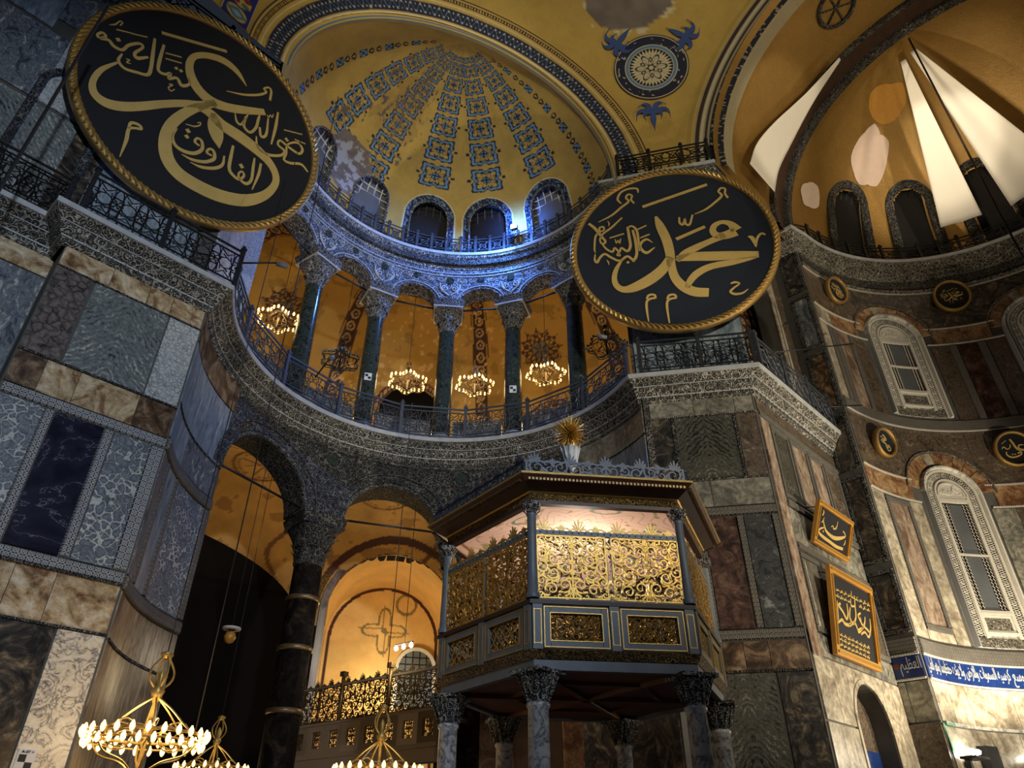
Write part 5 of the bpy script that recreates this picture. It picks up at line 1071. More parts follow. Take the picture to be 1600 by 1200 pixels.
def allsides(mb, name, mat, R, z=0, dx=0.0, first=None, lab=None):
    out = []
    for k in range(6):
        l, rz = side(k, R); l = (l[0] + dx * math.cos(rz), l[1] + dx * math.sin(rz), z)
        if first is None: o = first = mb.build(name, mat, loge, True); o.location = l; o.rotation_euler = (0, 0, rz)
        else: o = share(first, name, loge, l, rz)
        if lab: o['label'] = lab
        out.append(o)
    return out
hexring(2.36, 2.36, 3.88, 4.02, 'lead_paint', 'floor_beam'); hexring(2.38, 2.45, 4.02, 4.14, 'c_gold', 'carved_moulding')
hexplate(2.26, 3.93, 4.12, 'soffit_wood', 'floor_boards')
sb = MB()
for k in range(3): a = LR + PI / 3 * k; sb.bar((2.2 * math.cos(a), 2.2 * math.sin(a), 3.90), (-2.2 * math.cos(a), -2.2 * math.sin(a), 3.90), .10, .08)
for k in range(6): a, b = LR + PI / 3 * k, LR + PI / 3 * (k + 1); sb.bar((1.25 * math.cos(a), 1.25 * math.sin(a), 3.91), (1.25 * math.cos(b), 1.25 * math.sin(b), 3.91), .08, .06)
sb.build('soffit_beams', 'soffit_wood', loge, True)
hexring(2.47, 2.47, 4.77, 4.83, 'dark_wood', 'parapet_cap'); hexring(2.40, 2.40, 4.83, 4.86, 'lead_paint', 'sill')
# parapet: corner and middle pilasters, framed open panels
HP = 4.14; PH = .63; SW = 2.42
pil = MB(); pil.box((0, .0, PH / 2), (.14, .10, PH)); gi = MB()
for x in (-.05, .05): gi.box((x, -.052, PH / 2), (.010, .01, PH - .14))
for z in (.08, PH - .08): gi.box((0, -.052, z), (.11, .01, .010))
pf = gf = None
for k in range(6):
    for x in (-1.13, 0, 1.13):
        l, rz = side(k, 2.40); l = (l[0] + x * math.cos(rz), l[1] + x * math.sin(rz), HP)
        if pf is None: o = pf = pil.build('pilaster', 'lead_paint', loge, True); o.location = l; o.rotation_euler = (0, 0, rz); gf = gi.build('gilt_line', 'gold_leaf', o, True)
        else: o = share(pf, 'pilaster', loge, l, rz); share(gf, 'gilt_line', o)
fw, fh = .96, PH - .04; fr = MB(); gl_ = MB(); gr = MB()
for x in (-fw / 2 + .055, fw / 2 - .055): fr.box((x, 0, fh / 2), (.11, .07, fh))
for z in (.05, fh - .05): fr.box((0, 0, z), (fw - .2, .07, .10))
for s, d in ((.015, -.037), (.10, -.037)):
    for x in (-fw / 2 + s, fw / 2 - s): gl_.box((x, d, fh / 2), (.012, .012, fh - 2 * s))
    for z in (s, fh - s): gl_.box((0, d, z), (fw - 2 * s, .012, .012))
iw, ih = fw - .22, fh - .20; n = 5
for i in range(-n, n + 1):
    for sg in (-1, 1):
        x0 = i * iw / n; pts = [(x0 + sg * t * ih * .9, fh / 2 - ih / 2 + t * ih) for t in np.linspace(0, 1, 13)]; pts = [(x, z) for x, z in pts if abs(x) <= iw / 2]
        if len(pts) > 2: gr.tube([(x, 0, z + .012 * math.sin(22 * z)) for x, z in pts], .011, 4)
back = scroll_panel(iw, ih, 7, 4, 5, .016, .012); f1 = f2 = f3 = f4 = None
for k in range(6):
    for x in (-.565, .565):
        l, rz = side(k, 2.40); l = (l[0] + x * math.cos(rz), l[1] + x * math.sin(rz), HP + .02)
        if f1 is None:
            o = f1 = fr.build('parapet_panel', 'lead_paint', loge, True); o.location = l; o.rotation_euler = (0, 0, rz); f2 = gl_.build('gilt_frame', 'gold_leaf', o, True); f3 = gr.build('diamond_grille', 'gold_dull', o, True); f4 = back.build('pierced_backing', 'c_gold', o, True); f4.location = (0, .03, fh / 2 - ih / 2)
        else: o = share(f1, 'parapet_panel', loge, l, rz); share(f2, 'gilt_frame', o); share(f3, 'diamond_grille', o); share(f4, 'pierced_backing', o, (0, .03, fh / 2 - ih / 2))
# gilded lattice walls
a1 = scroll_panel(1.08, .98, 8, 5, 3, .021, .025); pal = MB()
palm = palmettes(MB(), 1.08, 4, .0); lat = None; cr = None
for k in range(6):
    for x in (-.58, .58):
        l, rz = side(k, 2.36); l = (l[0] + x * math.cos(rz), l[1] + x * math.sin(rz), 4.87)
        if lat is None: o = lat = a1.build('gilded_lattice', 'gold_leaf', loge, True); o.location = l; o.rotation_euler = (0, 0, rz); cr = palm.build('palmette_crest', 'gold_dull', o, True); cr.location = (0, 0, 1.06)
        else: o = share(lat, 'gilded_lattice', loge, l, rz); share(cr, 'palmette_crest', o, (0, 0, 1.06))
lat2 = None; a2 = scroll_panel(1.08, .98, 9, 5, 8, .017, .015)
for k in range(6):
    for x in (-.58, .58):
        l, rz = side(k, 2.28); l = (l[0] + x * math.cos(rz), l[1] + x * math.sin(rz), 4.87)
        if lat2 is None: lat2 = a2.build('inner_lattice', 'bronze', loge, True); lat2.location = l; lat2.rotation_euler = (0, 0, rz)
        else: share(lat2, 'inner_lattice', loge, l, rz)
mb = MB(); mb.box((0, 0, 1.02), (2.26, .05, .07)); [mb.box((x, 0, .5), (.026, .03, 1.0)) for x in (-1.11, -.04, .04, 1.11)]; 
allsides(mb, 'lattice_rail', 'lead_paint', 2.36, 4.87)
hb = MB(); [hb.box((x, -.027, 1.02), (.022, .006, .022)) for x in np.linspace(-1.05, 1.05, 22)]; [tag(q_, kind='stuff') for q_ in allsides(hb, 'rail_studs', 'black_paint', 2.36, 4.87)]
# slender columns, entablature, roof
sh = MB(); sh.lathe([(.10, 0), (.11, .05), (.085, .09), (.075, .5), (.07, 1.28), (.085, 1.31), (.07, 1.33)], 14); cp = MB(); loft_cap(cp, 1.32, 1.50, .07, .13, 16, 5); s0 = c1_ = None
for k in range(6):
    a = LR + PI / 3 * k; l = (2.36 * math.cos(a), 2.36 * math.sin(a), 4.86)
    if s0 is None: s0 = sh.build('column', 'lead_paint', loge, True); s0.location = l; c1_ = cp.build('capital', 'c_capital', s0, True)
    else: o = share(s0, 'column', loge, l, PI / 3 * k); share(c1_, 'capital', o)
hexring(2.38, 2.38, 6.36, 6.42, 'dark_wood', 'architrave'); hexring(2.37, 2.39, 6.42, 6.55, 'c_gold', 'frieze'); hexring(2.42, 2.62, 6.55, 6.64, 'dark_wood', 'cornice'); hexring(2.40, 2.43, 6.535, 6.555, 'gold_leaf', 'gilt_moulding'); hexring(2.63, 2.76, 6.645, 6.72, 'soffit_wood', 'cornice'); hexring(2.76, 2.77, 6.72, 6.75, 'gold_dull', 'gilt_moulding')
dn = MB(); [dn.box((x, -.02, 0), (.035, .05, .04)) for x in np.linspace(-1.25, 1.25, 44)]; allsides(dn, 'dentils', 'bronze', 2.66, 6.655)
crest = palmettes(MB(), 2.6, 9, .2, .03); crest = MB() if False else crest
for k in range(8): pass
cs = scroll_panel(2.6, .24, 16, 1, 9, .026, .02); cs.v = [(x, y, z) for x, y, z in cs.v]; cs.add(crest.v, crest.f)
allsides(cs, 'cresting', 'iron_blue', 2.62, 6.76)
rf = MB(); rv = [(2.7 * math.cos(LR + PI / 3 * k), 2.7 * math.sin(LR + PI / 3 * k), 6.74) for k in range(6)] + [(0, 0, 7.35)]; rf.add(rv, [(k, (k + 1) % 6, 6) for k in range(6)]); rf.build('roof', 'iron_blue', loge, True)
# painted ceiling
R_, T2 = np.meshgrid(np.linspace(.01, 1, 90), np.linspace(0, 2 * PI, 361), indexing='ij'); hx = 2.3 * math.cos(PI / 6) / np.cos(((T2 - LR) % (PI / 3)) - PI / 6); rr = R_ * hx
X = np.stack([rr * np.cos(T2), rr * np.sin(T2), 6.37 + .30 * (1 - R_ ** 4)], -1); col = np.broadcast_to(np.array(lin(238, 208, 190)), R_.shape + (3,)).copy()
n_ = vnoise(rr * np.cos(T2) * 4, rr * np.sin(T2) * 4, 71, 3); q = np.sin(rr * 13 + 2.2 * np.sin(12 * T2)); put(col, (np.abs(q) < .13) & (rr > .4), np.array(lin(190, 150, 110))); put(col, (np.abs(np.hypot((rr - 1.4) * 2, np.sin(3 * T2) * .7) - .35) < .05), np.array(lin(120, 150, 120))); put(col, (n_ > .64) & (rr > .7), np.array(lin(170, 160, 110))); put(col, np.abs(R_ - .93) < .012, np.array(lin(160, 110, 70)))
cg = gridmesh('painted_ceiling', X, 'painted', loge, col)
fn = MB(); fn.lathe([(.05, 0), (.09, .1), (.05, .25), (.04, .85), (.13, .95), (.10, 1.0), (.15, 1.18), (.17, 1.32), (.05, 1.30), (.03, 1.34)], 14)
for k in range(10):
    a = PI * k / 5; fn.tube(catmull([(.10 * math.cos(a), .10 * math.sin(a), 1.0), (.15 * math.cos(a), .15 * math.sin(a), 1.2), (.21 * math.cos(a), .21 * math.sin(a), 1.36)], 4), [.03, .03, .03, .03, .025, .02, .015, .01, .005], 4)
o = fn.build('finial_vase', 'lip_stone', loge, True); o.location = (-.06, 0, 7.2)
ba = MB(); rg = random.Random(4)
for i in range(210):
    z = 1 - 2 * (i + .5) / 210; a = i * 2.39996; r = math.sqrt(1 - z * z); d = np.array([r * math.cos(a), r * math.sin(a), z]); L = .36 * (1 + .12 * rg.uniform(-1, 1)); ba.tube([d * .07, d * L], [.020, .002], 4)
ba.lathe([(.001, -.1), (.07, -.07), (.1, 0), (.07, .07), (.001, .1)], 10); o = ba.build('sunburst_ball', 'gold_leaf', loge, True, label='spiky gilded ball'); o.location = (-.06, 0, 8.88)
# lower marble columns
lf = None
for k in range(6):
    a = LR + PI / 3 * k; l = (2.22 * math.cos(a), 2.22 * math.sin(a), 0)
    if lf is None:
        m = MB(); m.lathe([(.155, .3), (.155, 1.4), (.14, 3.40), (.16, 3.42), (.165, 3.46), (.14, 3.48)], 22); [m.uv.__setitem__(i, (math.atan2(q[1], q[0]) * .15, q[2])) for i, q in enumerate(m.v)]; lf = m.build('column', 'm_column', loge, True); lf.location = l
        m = MB(); m.box((0, 0, .1), (.46, .46, .2)); m.lathe([(.23, .2), (.23, .25), (.17, .3), (.155, .32)], 18); lb_ = m.build('base', 'm_column', lf, True)
        m = MB(); loft_cap(m, 3.48, 3.88, .145, .27, 20, 6, False)
        for q in range(8):
            a2 = PI / 4 * q + PI / 8
            for s_ in (-1, 1): m.tube([(.155 * math.cos(a2), .155 * math.sin(a2), 3.49), (.30 * math.cos(a2 + s_ * .30), .30 * math.sin(a2 + s_ * .30), 3.84)], .016, 4)
        m.box((0, 0, 3.86), (.56, .56, .05)); lcap = m.build('capital', 'c_capital', lf, True)
    else: o = share(lf, 'column', loge, l, PI / 3 * k); share(lb_, 'base', o); share(lcap, 'capital', o)
point('loge_lamp', (LC[0], LC[1], 5.95), (1.0, .80, .64), 108, .3)
# ------------------------------------------------------------------ passage screen behind the loge
pa, pb = np.array([11.25, 19.4]), np.array([12.05, 14.2]); PL = float(np.linalg.norm(pb - pa)); prz = math.atan2(*(pb - pa)[::-1])
scr = empty('passage_screen', (pa[0], pa[1], 0), prz, 'pierced gilt screen of the raised passage behind the loge', 'screen'); nb_ = 3; bw = PL / nb_
lt = scroll_panel(bw - .1, .88, 13, 8, 11, .026, .02); fa = fb = fc = fd = fe = None
for i in range(nb_):
    x = bw * (i + .5)
    if fa is None: fa = lt.build('pierced_lattice', 'bronze', scr, True); fa.location = (x, 0, 4.84); fb = palmettes(MB(), bw - .1, 6, 0).build('palmette_crest', 'bronze', fa, True); fb.location = (0, 0, .9)
    else: o = share(fa, 'pierced_lattice', scr, (x, 0, 4.84)); share(fb, 'palmette_crest', o, (0, 0, .9))
m = MB()
for i in range(nb_ + 1): m.tube([(bw * i, 0, 4.8), (bw * i, 0, 5.95)], .055, 8); m.box((bw * i, 0, 6.0), (.16, .16, .12))
m.build('posts', 'bronze', scr, True) if False else None
for i in range(nb_ + 1):
    if fc is None: m = MB(); m.tube([(0, 0, 4.8), (0, 0, 5.95)], .055, 8); m.box((0, 0, 6.0), (.16, .16, .12)); fc = m.build('post', 'bronze', scr, True)
    else: share(fc, 'post', scr, (bw * i, 0, 0))
m = MB(); m.box((PL / 2, 0, 4.8), (PL, .14, .06)); m.box((PL / 2, 0, 5.74), (PL, .05, .05)); m.box((PL / 2, 0, 4.02), (PL, .2, .1)); m.box((PL / 2, 0, 3.8), (PL, .26, .3)); m.build('rails_and_beam', 'm_streak', scr, True)
pw = PL / 8
for i in range(8):
    if fd is None:
        m = MB(); [m.box((x, 0, 4.42), (.16, .09, .7)) for x in (-pw / 2 + .08, pw / 2 - .08)]; [m.box((0, 0, z), (pw - .32, .09, .16)) for z in (4.14, 4.70)]; fd = m.build('parapet_panel', 'm_streak', scr, True); fd.location = (pw * .5, 0, 0)
        fe = scroll_panel(pw - .3, .42, 5, 5, 4, .018, .012).build('pierced_backing', 'bronze', fd, True); fe.location = (0, .02, 4.21)
    else: o = share(fd, 'parapet_panel', scr, (pw * (i + .5), 0, 0)); share(fe, 'pierced_backing', o, (0, .02, 4.21))
for i, x in enumerate((.5, 2.3, 4.2)):
    m = MB(); m.lathe([(.2, 0), (.2, .2), (.16, .25), (.14, 3.3), (.16, 3.35)], 16); m.box((0, 0, 3.58), (.46, .34, .12))
    for s_ in (-1, 1): m.tube([(s_ * .2, -.17, 3.46), (s_ * .2, .17, 3.46)], .09, 10)
    o = m.build('ionic_column', 'm_cream', scr, True); o.location = (x, 0, 0)
o = empty('lamp_row', (11.9, 15.6, 6.45), 0, 'row of three bright bulbs over the passage screen', 'lamp')
MB().tube([(-.03, .34, .07), (.04, -.30, .07)], .02, 6).build('bar', 'iron', o, True)
MB().tube([(0, 0, .07), (0, 0, 5.0)], .01, 5).build('cable', 'cable', o, True)
for y in (.3, .02, -.26): b = MB().lathe([(.001, -.09), (.05, -.05), (.05, 0), (.02, .05)], 10).build('bulb', 'flood_white', o, True); b.location = (-.01 + y * -.1, y, 0)
point('lamp_row_glow', (11.75, 15.6, 6.2), (1, .8, .5), 40, .2)
# wall closing the third arch behind the loge
SF = Cy(c0, 5.6)
for u0, u1, m in ((36, 27, 'm_porphyry'), (27, 14.5, 'dark_wood'), (14.5, 8.5, 'm_voussoir'), (8.5, 4, 'm_porphyry')): slab(SF, u1, u0, .2, 7.6, -.1, 0, m, 'marble_panel', wall_cp)
# ------------------------------------------------------------------ calligraphy
FW = np.array([math.cos(YAW) * math.cos(PITCH), math.sin(YAW) * math.cos(PITCH), math.sin(PITCH)]); RT = np.array([math.sin(YAW), -math.cos(YAW), 0]); UP = np.cross(RT, FW)
def on_plane(p, c, n):
    r = FW + RT * (p[0] - 800) / FPX - UP * (p[1] - 600) / FPX; return CAM + r * (np.dot(np.asarray(c) - CAM, n) / np.dot(r, n))
LET_R = [[(618, 355, 14), (645, 415, 48), (685, 500, 54), (706, 580, 52), (716, 660, 46), (738, 735, 50), (790, 792, 58), (860, 825, 60), (950, 830, 56)],
 [(712, 610, 46), (665, 680, 60), (592, 742, 66), (500, 792, 60), (425, 812, 42), (378, 792, 34), (360, 745, 30), (372, 685, 24), (410, 620, 10)],
 [(1122, 440, 66), (1085, 402, 40), (1030, 390, 26), (985, 412, 32), (976, 450, 38), (1008, 476, 44), (1060, 470, 54), (1118, 448, 62)],
 [(1050, 470, 44), (962, 508, 36), (880, 545, 42), (800, 588, 46), (752, 632, 24)], [(748, 618, 36), (850, 606, 58), (1000, 602, 62), (1150, 596, 54), (1262, 592, 42)],
 [(1250, 608, 14), (1100, 640, 36), (960, 668, 40), (875, 712, 42), (832, 760, 36), (815, 800, 26)],
 [(765, 360, 10), (768, 395, 13), (788, 405, 13), (800, 370, 10), (806, 402, 13), (830, 404, 13), (848, 345, 10)], [(745, 497, 20), (925, 418, 18)], [(535, 295, 18), (938, 155, 18)],
 [(860, 340, 3), (930, 310, 11), (990, 265, 13), (1030, 225, 14), (1010, 200, 13), (1025, 178, 12), (1052, 184, 12), (1050, 210, 12), (1068, 238, 14)],
 [(260, 390, 3), (340, 350, 11), (400, 300, 13), (448, 262, 14), (432, 240, 13), (445, 218, 12), (470, 226, 12), (464, 250, 12), (482, 272, 12)], [(402, 275, 10), (380, 248, 13), (400, 205, 12), (450, 182, 12), (500, 182, 14), (508, 206, 8)],
 [(1195, 480, 10), (1222, 492, 24), (1245, 545, 8)], [(1247, 540, 6), (1252, 492, 14), (1278, 462, 14), (1303, 470, 12)], [(1085, 775, 6), (1110, 766, 13), (1142, 774, 8), (1108, 800, 11), (1085, 825, 13), (1112, 840, 16), (1160, 834, 12), (1196, 808, 4)],
 [(562, 872, 12), (574, 848, 13), (606, 844, 13), (616, 862, 13), (588, 868, 12), (564, 884, 13), (562, 930, 13), (574, 1012, 7)], [(690, 872, 12), (702, 848, 13), (734, 844, 13), (744, 862, 13), (716, 868, 12), (692, 884, 13), (690, 930, 13), (704, 1022, 7)],
 [(200, 400, 16), (240, 432, 18), (280, 482, 16), (304, 512, 14), (284, 526, 12), (270, 500, 10), (290, 462, 10), (340, 425, 12), (408, 362, 8)], [(272, 450, 10), (266, 428, 12), (290, 420, 12), (294, 440, 10), (268, 455, 10), (242, 482, 12), (236, 560, 10), (242, 582, 4)],
 [(442, 420, 14), (452, 480, 16), (460, 540, 16), (440, 572, 14), (404, 552, 12), (390, 575, 12), (362, 552, 12), (348, 576, 12), (312, 560, 12), (284, 528, 10)], [(474, 440, 14), (490, 500, 16), (500, 585, 16), (480, 626, 16), (440, 604, 14), (392, 632, 14), (340, 612, 14), (300, 590, 14), (270, 612, 14), (252, 642, 14), (238, 626, 12), (240, 590, 6)],
 [(598, 518, 4), (560, 498, 14), (528, 520, 14), (524, 552, 14), (560, 582, 18), (612, 548, 4)], [(440, 425, 10), (470, 416, 12), (500, 445, 14), (512, 520, 14), (520, 570, 12)], [(330, 490, 8), (420, 462, 8)], [(505, 436, 8), (560, 410, 8)], [(520, 490, 8), (580, 465, 8)], [(364, 498, 6), (372, 520, 8), (384, 504, 6), (392, 522, 8), (400, 494, 6)],
 [(438, 640, 15), (452, 644, 15)], [(472, 630, 15), (487, 634, 15)], [(385, 580, 8), (378, 596, 10), (395, 600, 8), (392, 584, 6)], [(318, 385, 4), (328, 400, 8), (322, 416, 3)], [(312, 628, 3), (322, 640, 8), (326, 658, 3)]]
LET_L = [[(1155, 406, 4), (1110, 338, 30), (1050, 288, 40), (975, 263, 34), (912, 266, 30), (887, 305, 36), (897, 365, 46), (932, 425, 52), (988, 475, 55), (1060, 503, 48), (1140, 517, 44), (1240, 527, 34)],
 [(548, 295, 10), (472, 330, 22), (434, 385, 26), (442, 440, 36), (492, 482, 46), (565, 500, 46), (655, 500, 42), (755, 490, 38), (855, 486, 36), (945, 492, 36), (1010, 482, 34)],
 [(1010, 492, 24), (925, 505, 40), (850, 542, 46), (797, 592, 50), (773, 662, 56), (783, 742, 62), (832, 812, 66), (922, 872, 68), (1032, 920, 68), (1142, 940, 62), (1232, 920, 46), (1284, 872, 36), (1290, 820, 38), (1258, 760, 46), (1198, 700, 60), (1120, 640, 66), (1042, 588, 60), (982, 532, 50), (930, 504, 30)],
 [(1000, 532, 24), (1006, 590, 70), (1016, 645, 60), (1026, 695, 6)], [(757, 155, 16), (1062, 243, 16)], [(1060, 428, 3), (1140, 445, 11), (1210, 446, 13), (1246, 434, 12), (1236, 418, 10), (1258, 412, 10), (1270, 430, 12), (1264, 472, 12)],
 [(600, 605, 10), (614, 578, 14), (650, 588, 14), (660, 606, 13), (628, 602, 12), (602, 608, 14), (590, 660, 15), (560, 737, 4)],
 [(462, 180, 12), (456, 165, 12), (478, 155, 12), (495, 172, 12), (470, 182, 12), (508, 190, 14), (532, 218, 16), (572, 236, 14), (602, 214, 14), (652, 206, 14), (668, 225, 12), (632, 250, 14), (642, 274, 18), (694, 270, 10)], [(725, 182, 12), (716, 250, 16), (706, 322, 16), (690, 352, 16), (640, 341, 14), (582, 322, 14), (554, 286, 14), (572, 254, 8)],
 [(768, 212, 12), (746, 288, 16), (742, 332, 14), (772, 350, 14), (798, 346, 14), (790, 370, 14), (828, 368, 14), (850, 402, 18), (886, 396, 12), (882, 364, 8)], [(775, 250, 6), (850, 270, 6)], [(775, 276, 6), (850, 298, 6)], [(545, 140, 6), (625, 160, 6)], [(610, 158, 6), (690, 176, 6)], [(512, 118, 3), (540, 116, 7), (560, 102, 6), (574, 108, 6), (562, 122, 6)], [(790, 396, 5), (808, 400, 6), (788, 412, 6), (800, 428, 6), (818, 420, 4)], [(590, 278, 5), (606, 284, 6), (592, 294, 5), (612, 300, 4)], [(548, 180, 18), (558, 196, 18)], [(820, 316, 16), (830, 328, 16)], [(842, 328, 16), (852, 340, 16)],
 [(830, 604, 4), (808, 640, 12), (820, 682, 16), (860, 710, 18), (912, 720, 18), (946, 700, 16), (944, 664, 14), (924, 650, 12), (912, 666, 12), (934, 686, 10)], [(850, 725, 4), (900, 750, 14), (960, 760, 16), (1002, 745, 16), (1000, 710, 14), (980, 700, 12), (968, 716, 12), (992, 732, 10)], [(890, 762, 4), (940, 784, 14), (1000, 790, 16), (1040, 775, 14), (1050, 732, 8)],
 [(1092, 684, 12), (1080, 740, 16), (1073, 792, 16), (1090, 822, 16), (1118, 842, 14), (1142, 826, 12), (1134, 806, 10), (1118, 814, 10), (1120, 838, 12), (1150, 862, 16), (1176, 845, 14), (1186, 780, 14), (1192, 742, 8)], [(1222, 768, 12), (1210, 820, 14), (1180, 890, 6)], [(874, 606, 18), (886, 624, 18)], [(868, 634, 18), (880, 650, 18)], [(1124, 770, 18), (1136, 790, 18)], [(870, 583, 4), (910, 594, 7), (936, 588, 6), (938, 576, 5), (924, 578, 5)],
 [(1100, 530, 4), (1108, 570, 12), (1128, 585, 12), (1150, 558, 10), (1164, 530, 6)], [(1152, 548, 12), (1142, 592, 14), (1170, 622, 14), (1198, 600, 14), (1210, 560, 14), (1216, 542, 8)], [(1216, 598, 12), (1222, 640, 14), (1246, 632, 14), (1256, 556, 8)], [(1302, 528, 10), (1290, 600, 16), (1270, 678, 8)],
 [(1200, 640, 6), (1206, 690, 14), (1250, 725, 16), (1312, 730, 14), (1332, 710, 14), (1302, 680, 12), (1312, 660, 12), (1350, 690, 14), (1400, 722, 14), (1416, 700, 14), (1390, 670, 12), (1346, 680, 10), (1340, 720, 12), (1330, 750, 12), (1360, 766, 14), (1410, 772, 14), (1442, 808, 8)], [(1330, 610, 6), (1415, 632, 6)], [(1380, 655, 6), (1430, 676, 6)], [(1336, 648, 16), (1348, 664, 16)], [(1250, 540, 5), (1258, 552, 6), (1266, 540, 5), (1274, 552, 6), (1280, 536, 4)]]
def strokes_mesh(strokes, fmap, ws, n, th):
    mb = MB()
    for st in strokes:
        a = catmull(np.array(st, float), 6); mb.ribbon([fmap(p) for p in a], np.maximum(a[:, 2], 2) * ws, n, th)
    return mb
def roundel(name, c, yaw, tilt, r, mat, label, group=None, fw=.20, rope=True):
    """a round board facing (yaw, tilt)"""
    n = np.array([math.cos(yaw) * math.cos(tilt), math.sin(yaw) * math.cos(tilt), math.sin(tilt)]); u = unit(np.cross((0, 0, 1), n)); v = np.cross(n, u); c = np.asarray(c, float)
    o = empty(name, tuple(c - v * r), 0, label, 'roundel', group); q = lambda a, rr, d: c + u * rr * math.cos(a) + v * rr * math.sin(a) + n * d
    AN = np.linspace(0, 2 * PI, 96, endpoint=False)
    MB().poly([q(a, r - fw * .5, -.06) for a in AN], n * .06).build('board', mat, o)
    mb = MB(); pr = [(r - fw, 0), (r - fw, .05), (r - fw * .8, .09), (r - fw * .2, .09), (r, .04), (r, -.09), (r - fw, -.09)]; m = len(pr); K = 128
    vs = [q(2 * PI * k / K, a, d) for k in range(K) for a, d in pr]; mb.add(vs, [(k * m + j, k * m + (j + 1) % m, ((k + 1) % K) * m + (j + 1) % m, ((k + 1) % K) * m + j) for k in range(K) for j in range(m)], True); fr_ = mb.build('frame', 'gold_frame', o)
    if rope:
        mb = MB(); K = int(2 * PI * r / .16)
        for k in range(K): a = 2 * PI * k / K; mb.tube([q(a, r - fw * .82, .10), q(a + .10 / r, r - fw * .5, .125), q(a + .16 / r, r - fw * .2, .10)], .028, 4)
        mb.build('rope_carving', 'gold_dull', fr_)
    return o, n, c, u, v
oL, nL, cL, uL, vL = roundel('calligraphy_roundel', (2.52, 12.85, 16.75), rad(-91.7), rad(-7.5), 2.99, 'disc_black', 'huge tall black and gold calligraphy roundel on the left pier', 'giant calligraphy roundels')
mL = strokes_mesh(LET_L, lambda p: on_plane((p[0] / 3, p[1] / 3), cL + nL * .003, nL), 2.99 / 193 / 3, nL, .02); mL.build('lettering', 'gold_letter', oL)
oR, nR, cR, uR, vR = roundel('calligraphy_roundel', (13.75, 7.05, 16.37), rad(-146.4), rad(-4.7), 2.93, 'disc_navy', 'huge wide navy and gold calligraphy roundel between gallery and apse', 'giant calligraphy roundels')
mR = strokes_mesh(LET_R, lambda p: on_plane((870 + p[0] / 4, 250 + p[1] / 4), cR + nR * .003, nR), 2.93 / 145 / 4, nR, .02); mR.build('lettering', 'gold_letter', oR)
for o, c, n, u, v, r in ((oL, cL, nL, uL, vL, 2.99), (oR, cR, nR, uR, vR, 2.93)):
    for s_ in (-.35, .35): MB().tube([c + v * r * .93 + u * r * s_ - n * .05, c + v * r * .93 + u * r * s_ - n * .9], .03, 6).build('hanger', 'iron', o); MB().tube([c - v * r * .9 + u * r * s_ * .8 - n * .05, c - v * r * .9 + u * r * s_ * .8 - n * .62], .03, 6).build('hanger', 'iron', o)
def local_strokes(strokes, c2, n2, u2, v2, sc_, cx, cy, k): return strokes_mesh(strokes, lambda p: c2 + n2 * .003 + u2 * (p[0] - cx) * sc_ - v2 * (p[1] - cy) * sc_, sc_ * k, n2, .012)
ALI = [[(1480, 180, 16), (1500, 230, 20), (1515, 280, 20), (1540, 310, 18), (1590, 315, 14), (1620, 300, 8)], [(1598, 258, 8), (1560, 256, 14), (1540, 275, 14), (1552, 300, 14), (1600, 312, 12)], [(1515, 345, 14), (1550, 335, 14), (1545, 360, 14), (1500, 380, 16), (1445, 382, 16), (1408, 350, 14), (1412, 315, 10)], [(1380, 280, 8), (1400, 260, 10), (1430, 290, 10), (1460, 270, 10), (1470, 240, 8)], [(1390, 225, 6), (1440, 190, 6)], [(1455, 350, 12), (1468, 352, 12)], [(1480, 352, 12), (1493, 354, 12)]]
HAS = [[(175, 160, 10), (205, 175, 16), (225, 205, 16), (195, 215, 14), (165, 200, 10)], [(205, 175, 12), (190, 230, 14), (200, 250, 12)], [(150, 220, 10), (180, 240, 12), (215, 250, 14), (230, 290, 14), (255, 315, 14), (285, 300, 12), (270, 265, 10), (240, 255, 8)], [(235, 275, 8), (255, 285, 8), (248, 268, 8)], [(140, 185, 8), (165, 190, 8)]]
SR = 'small calligraphy roundels on the apse wall'
for u, z, r, st, par, lb in ((72.2, 18.05, .50, LET_L, (860, 540, 1.0 / 1250, .85), 'small gold rimmed roundel high at the left end of the apse wall'), (28.9, 18.2, .60, LET_R, (745, 590, 1.0 / 1300, .85), 'small gold rimmed black roundel between the two upper apse windows'), (73.6, 12.05, .46, HAS, (210, 235, 1 / 230, 1.0), 'small green roundel low at the left end of the apse wall'), (30.6, 12.15, .56, ALI, (1500, 290, 1 / 290, 1.0), 'small black roundel at the right edge beside the lower apse window')):
    n = S6.nrm(u); c = np.array(S6.P(u, z, .22)); tl = rad(-12); o, n, c, uu, vv = roundel('calligraphy_medallion', c, math.atan2(n[1], n[0]), tl, r, 'disc_black' if u < 50 else 'disc_navy', lb, SR, .09, False)
    o.name = 'calligraphy_medallion'; local_strokes(st, c, n, uu, vv, r * 1.55 * par[2] * .93, par[0], par[1], par[3]).build('lettering', 'gold_letter', o)
    for s_ in (-.5, .5): MB().tube([c + vv * r * .8 + uu * r * s_, c + vv * r * .8 + uu * r * s_ - n * .45], .012, 5).build('hanger', 'iron', o)
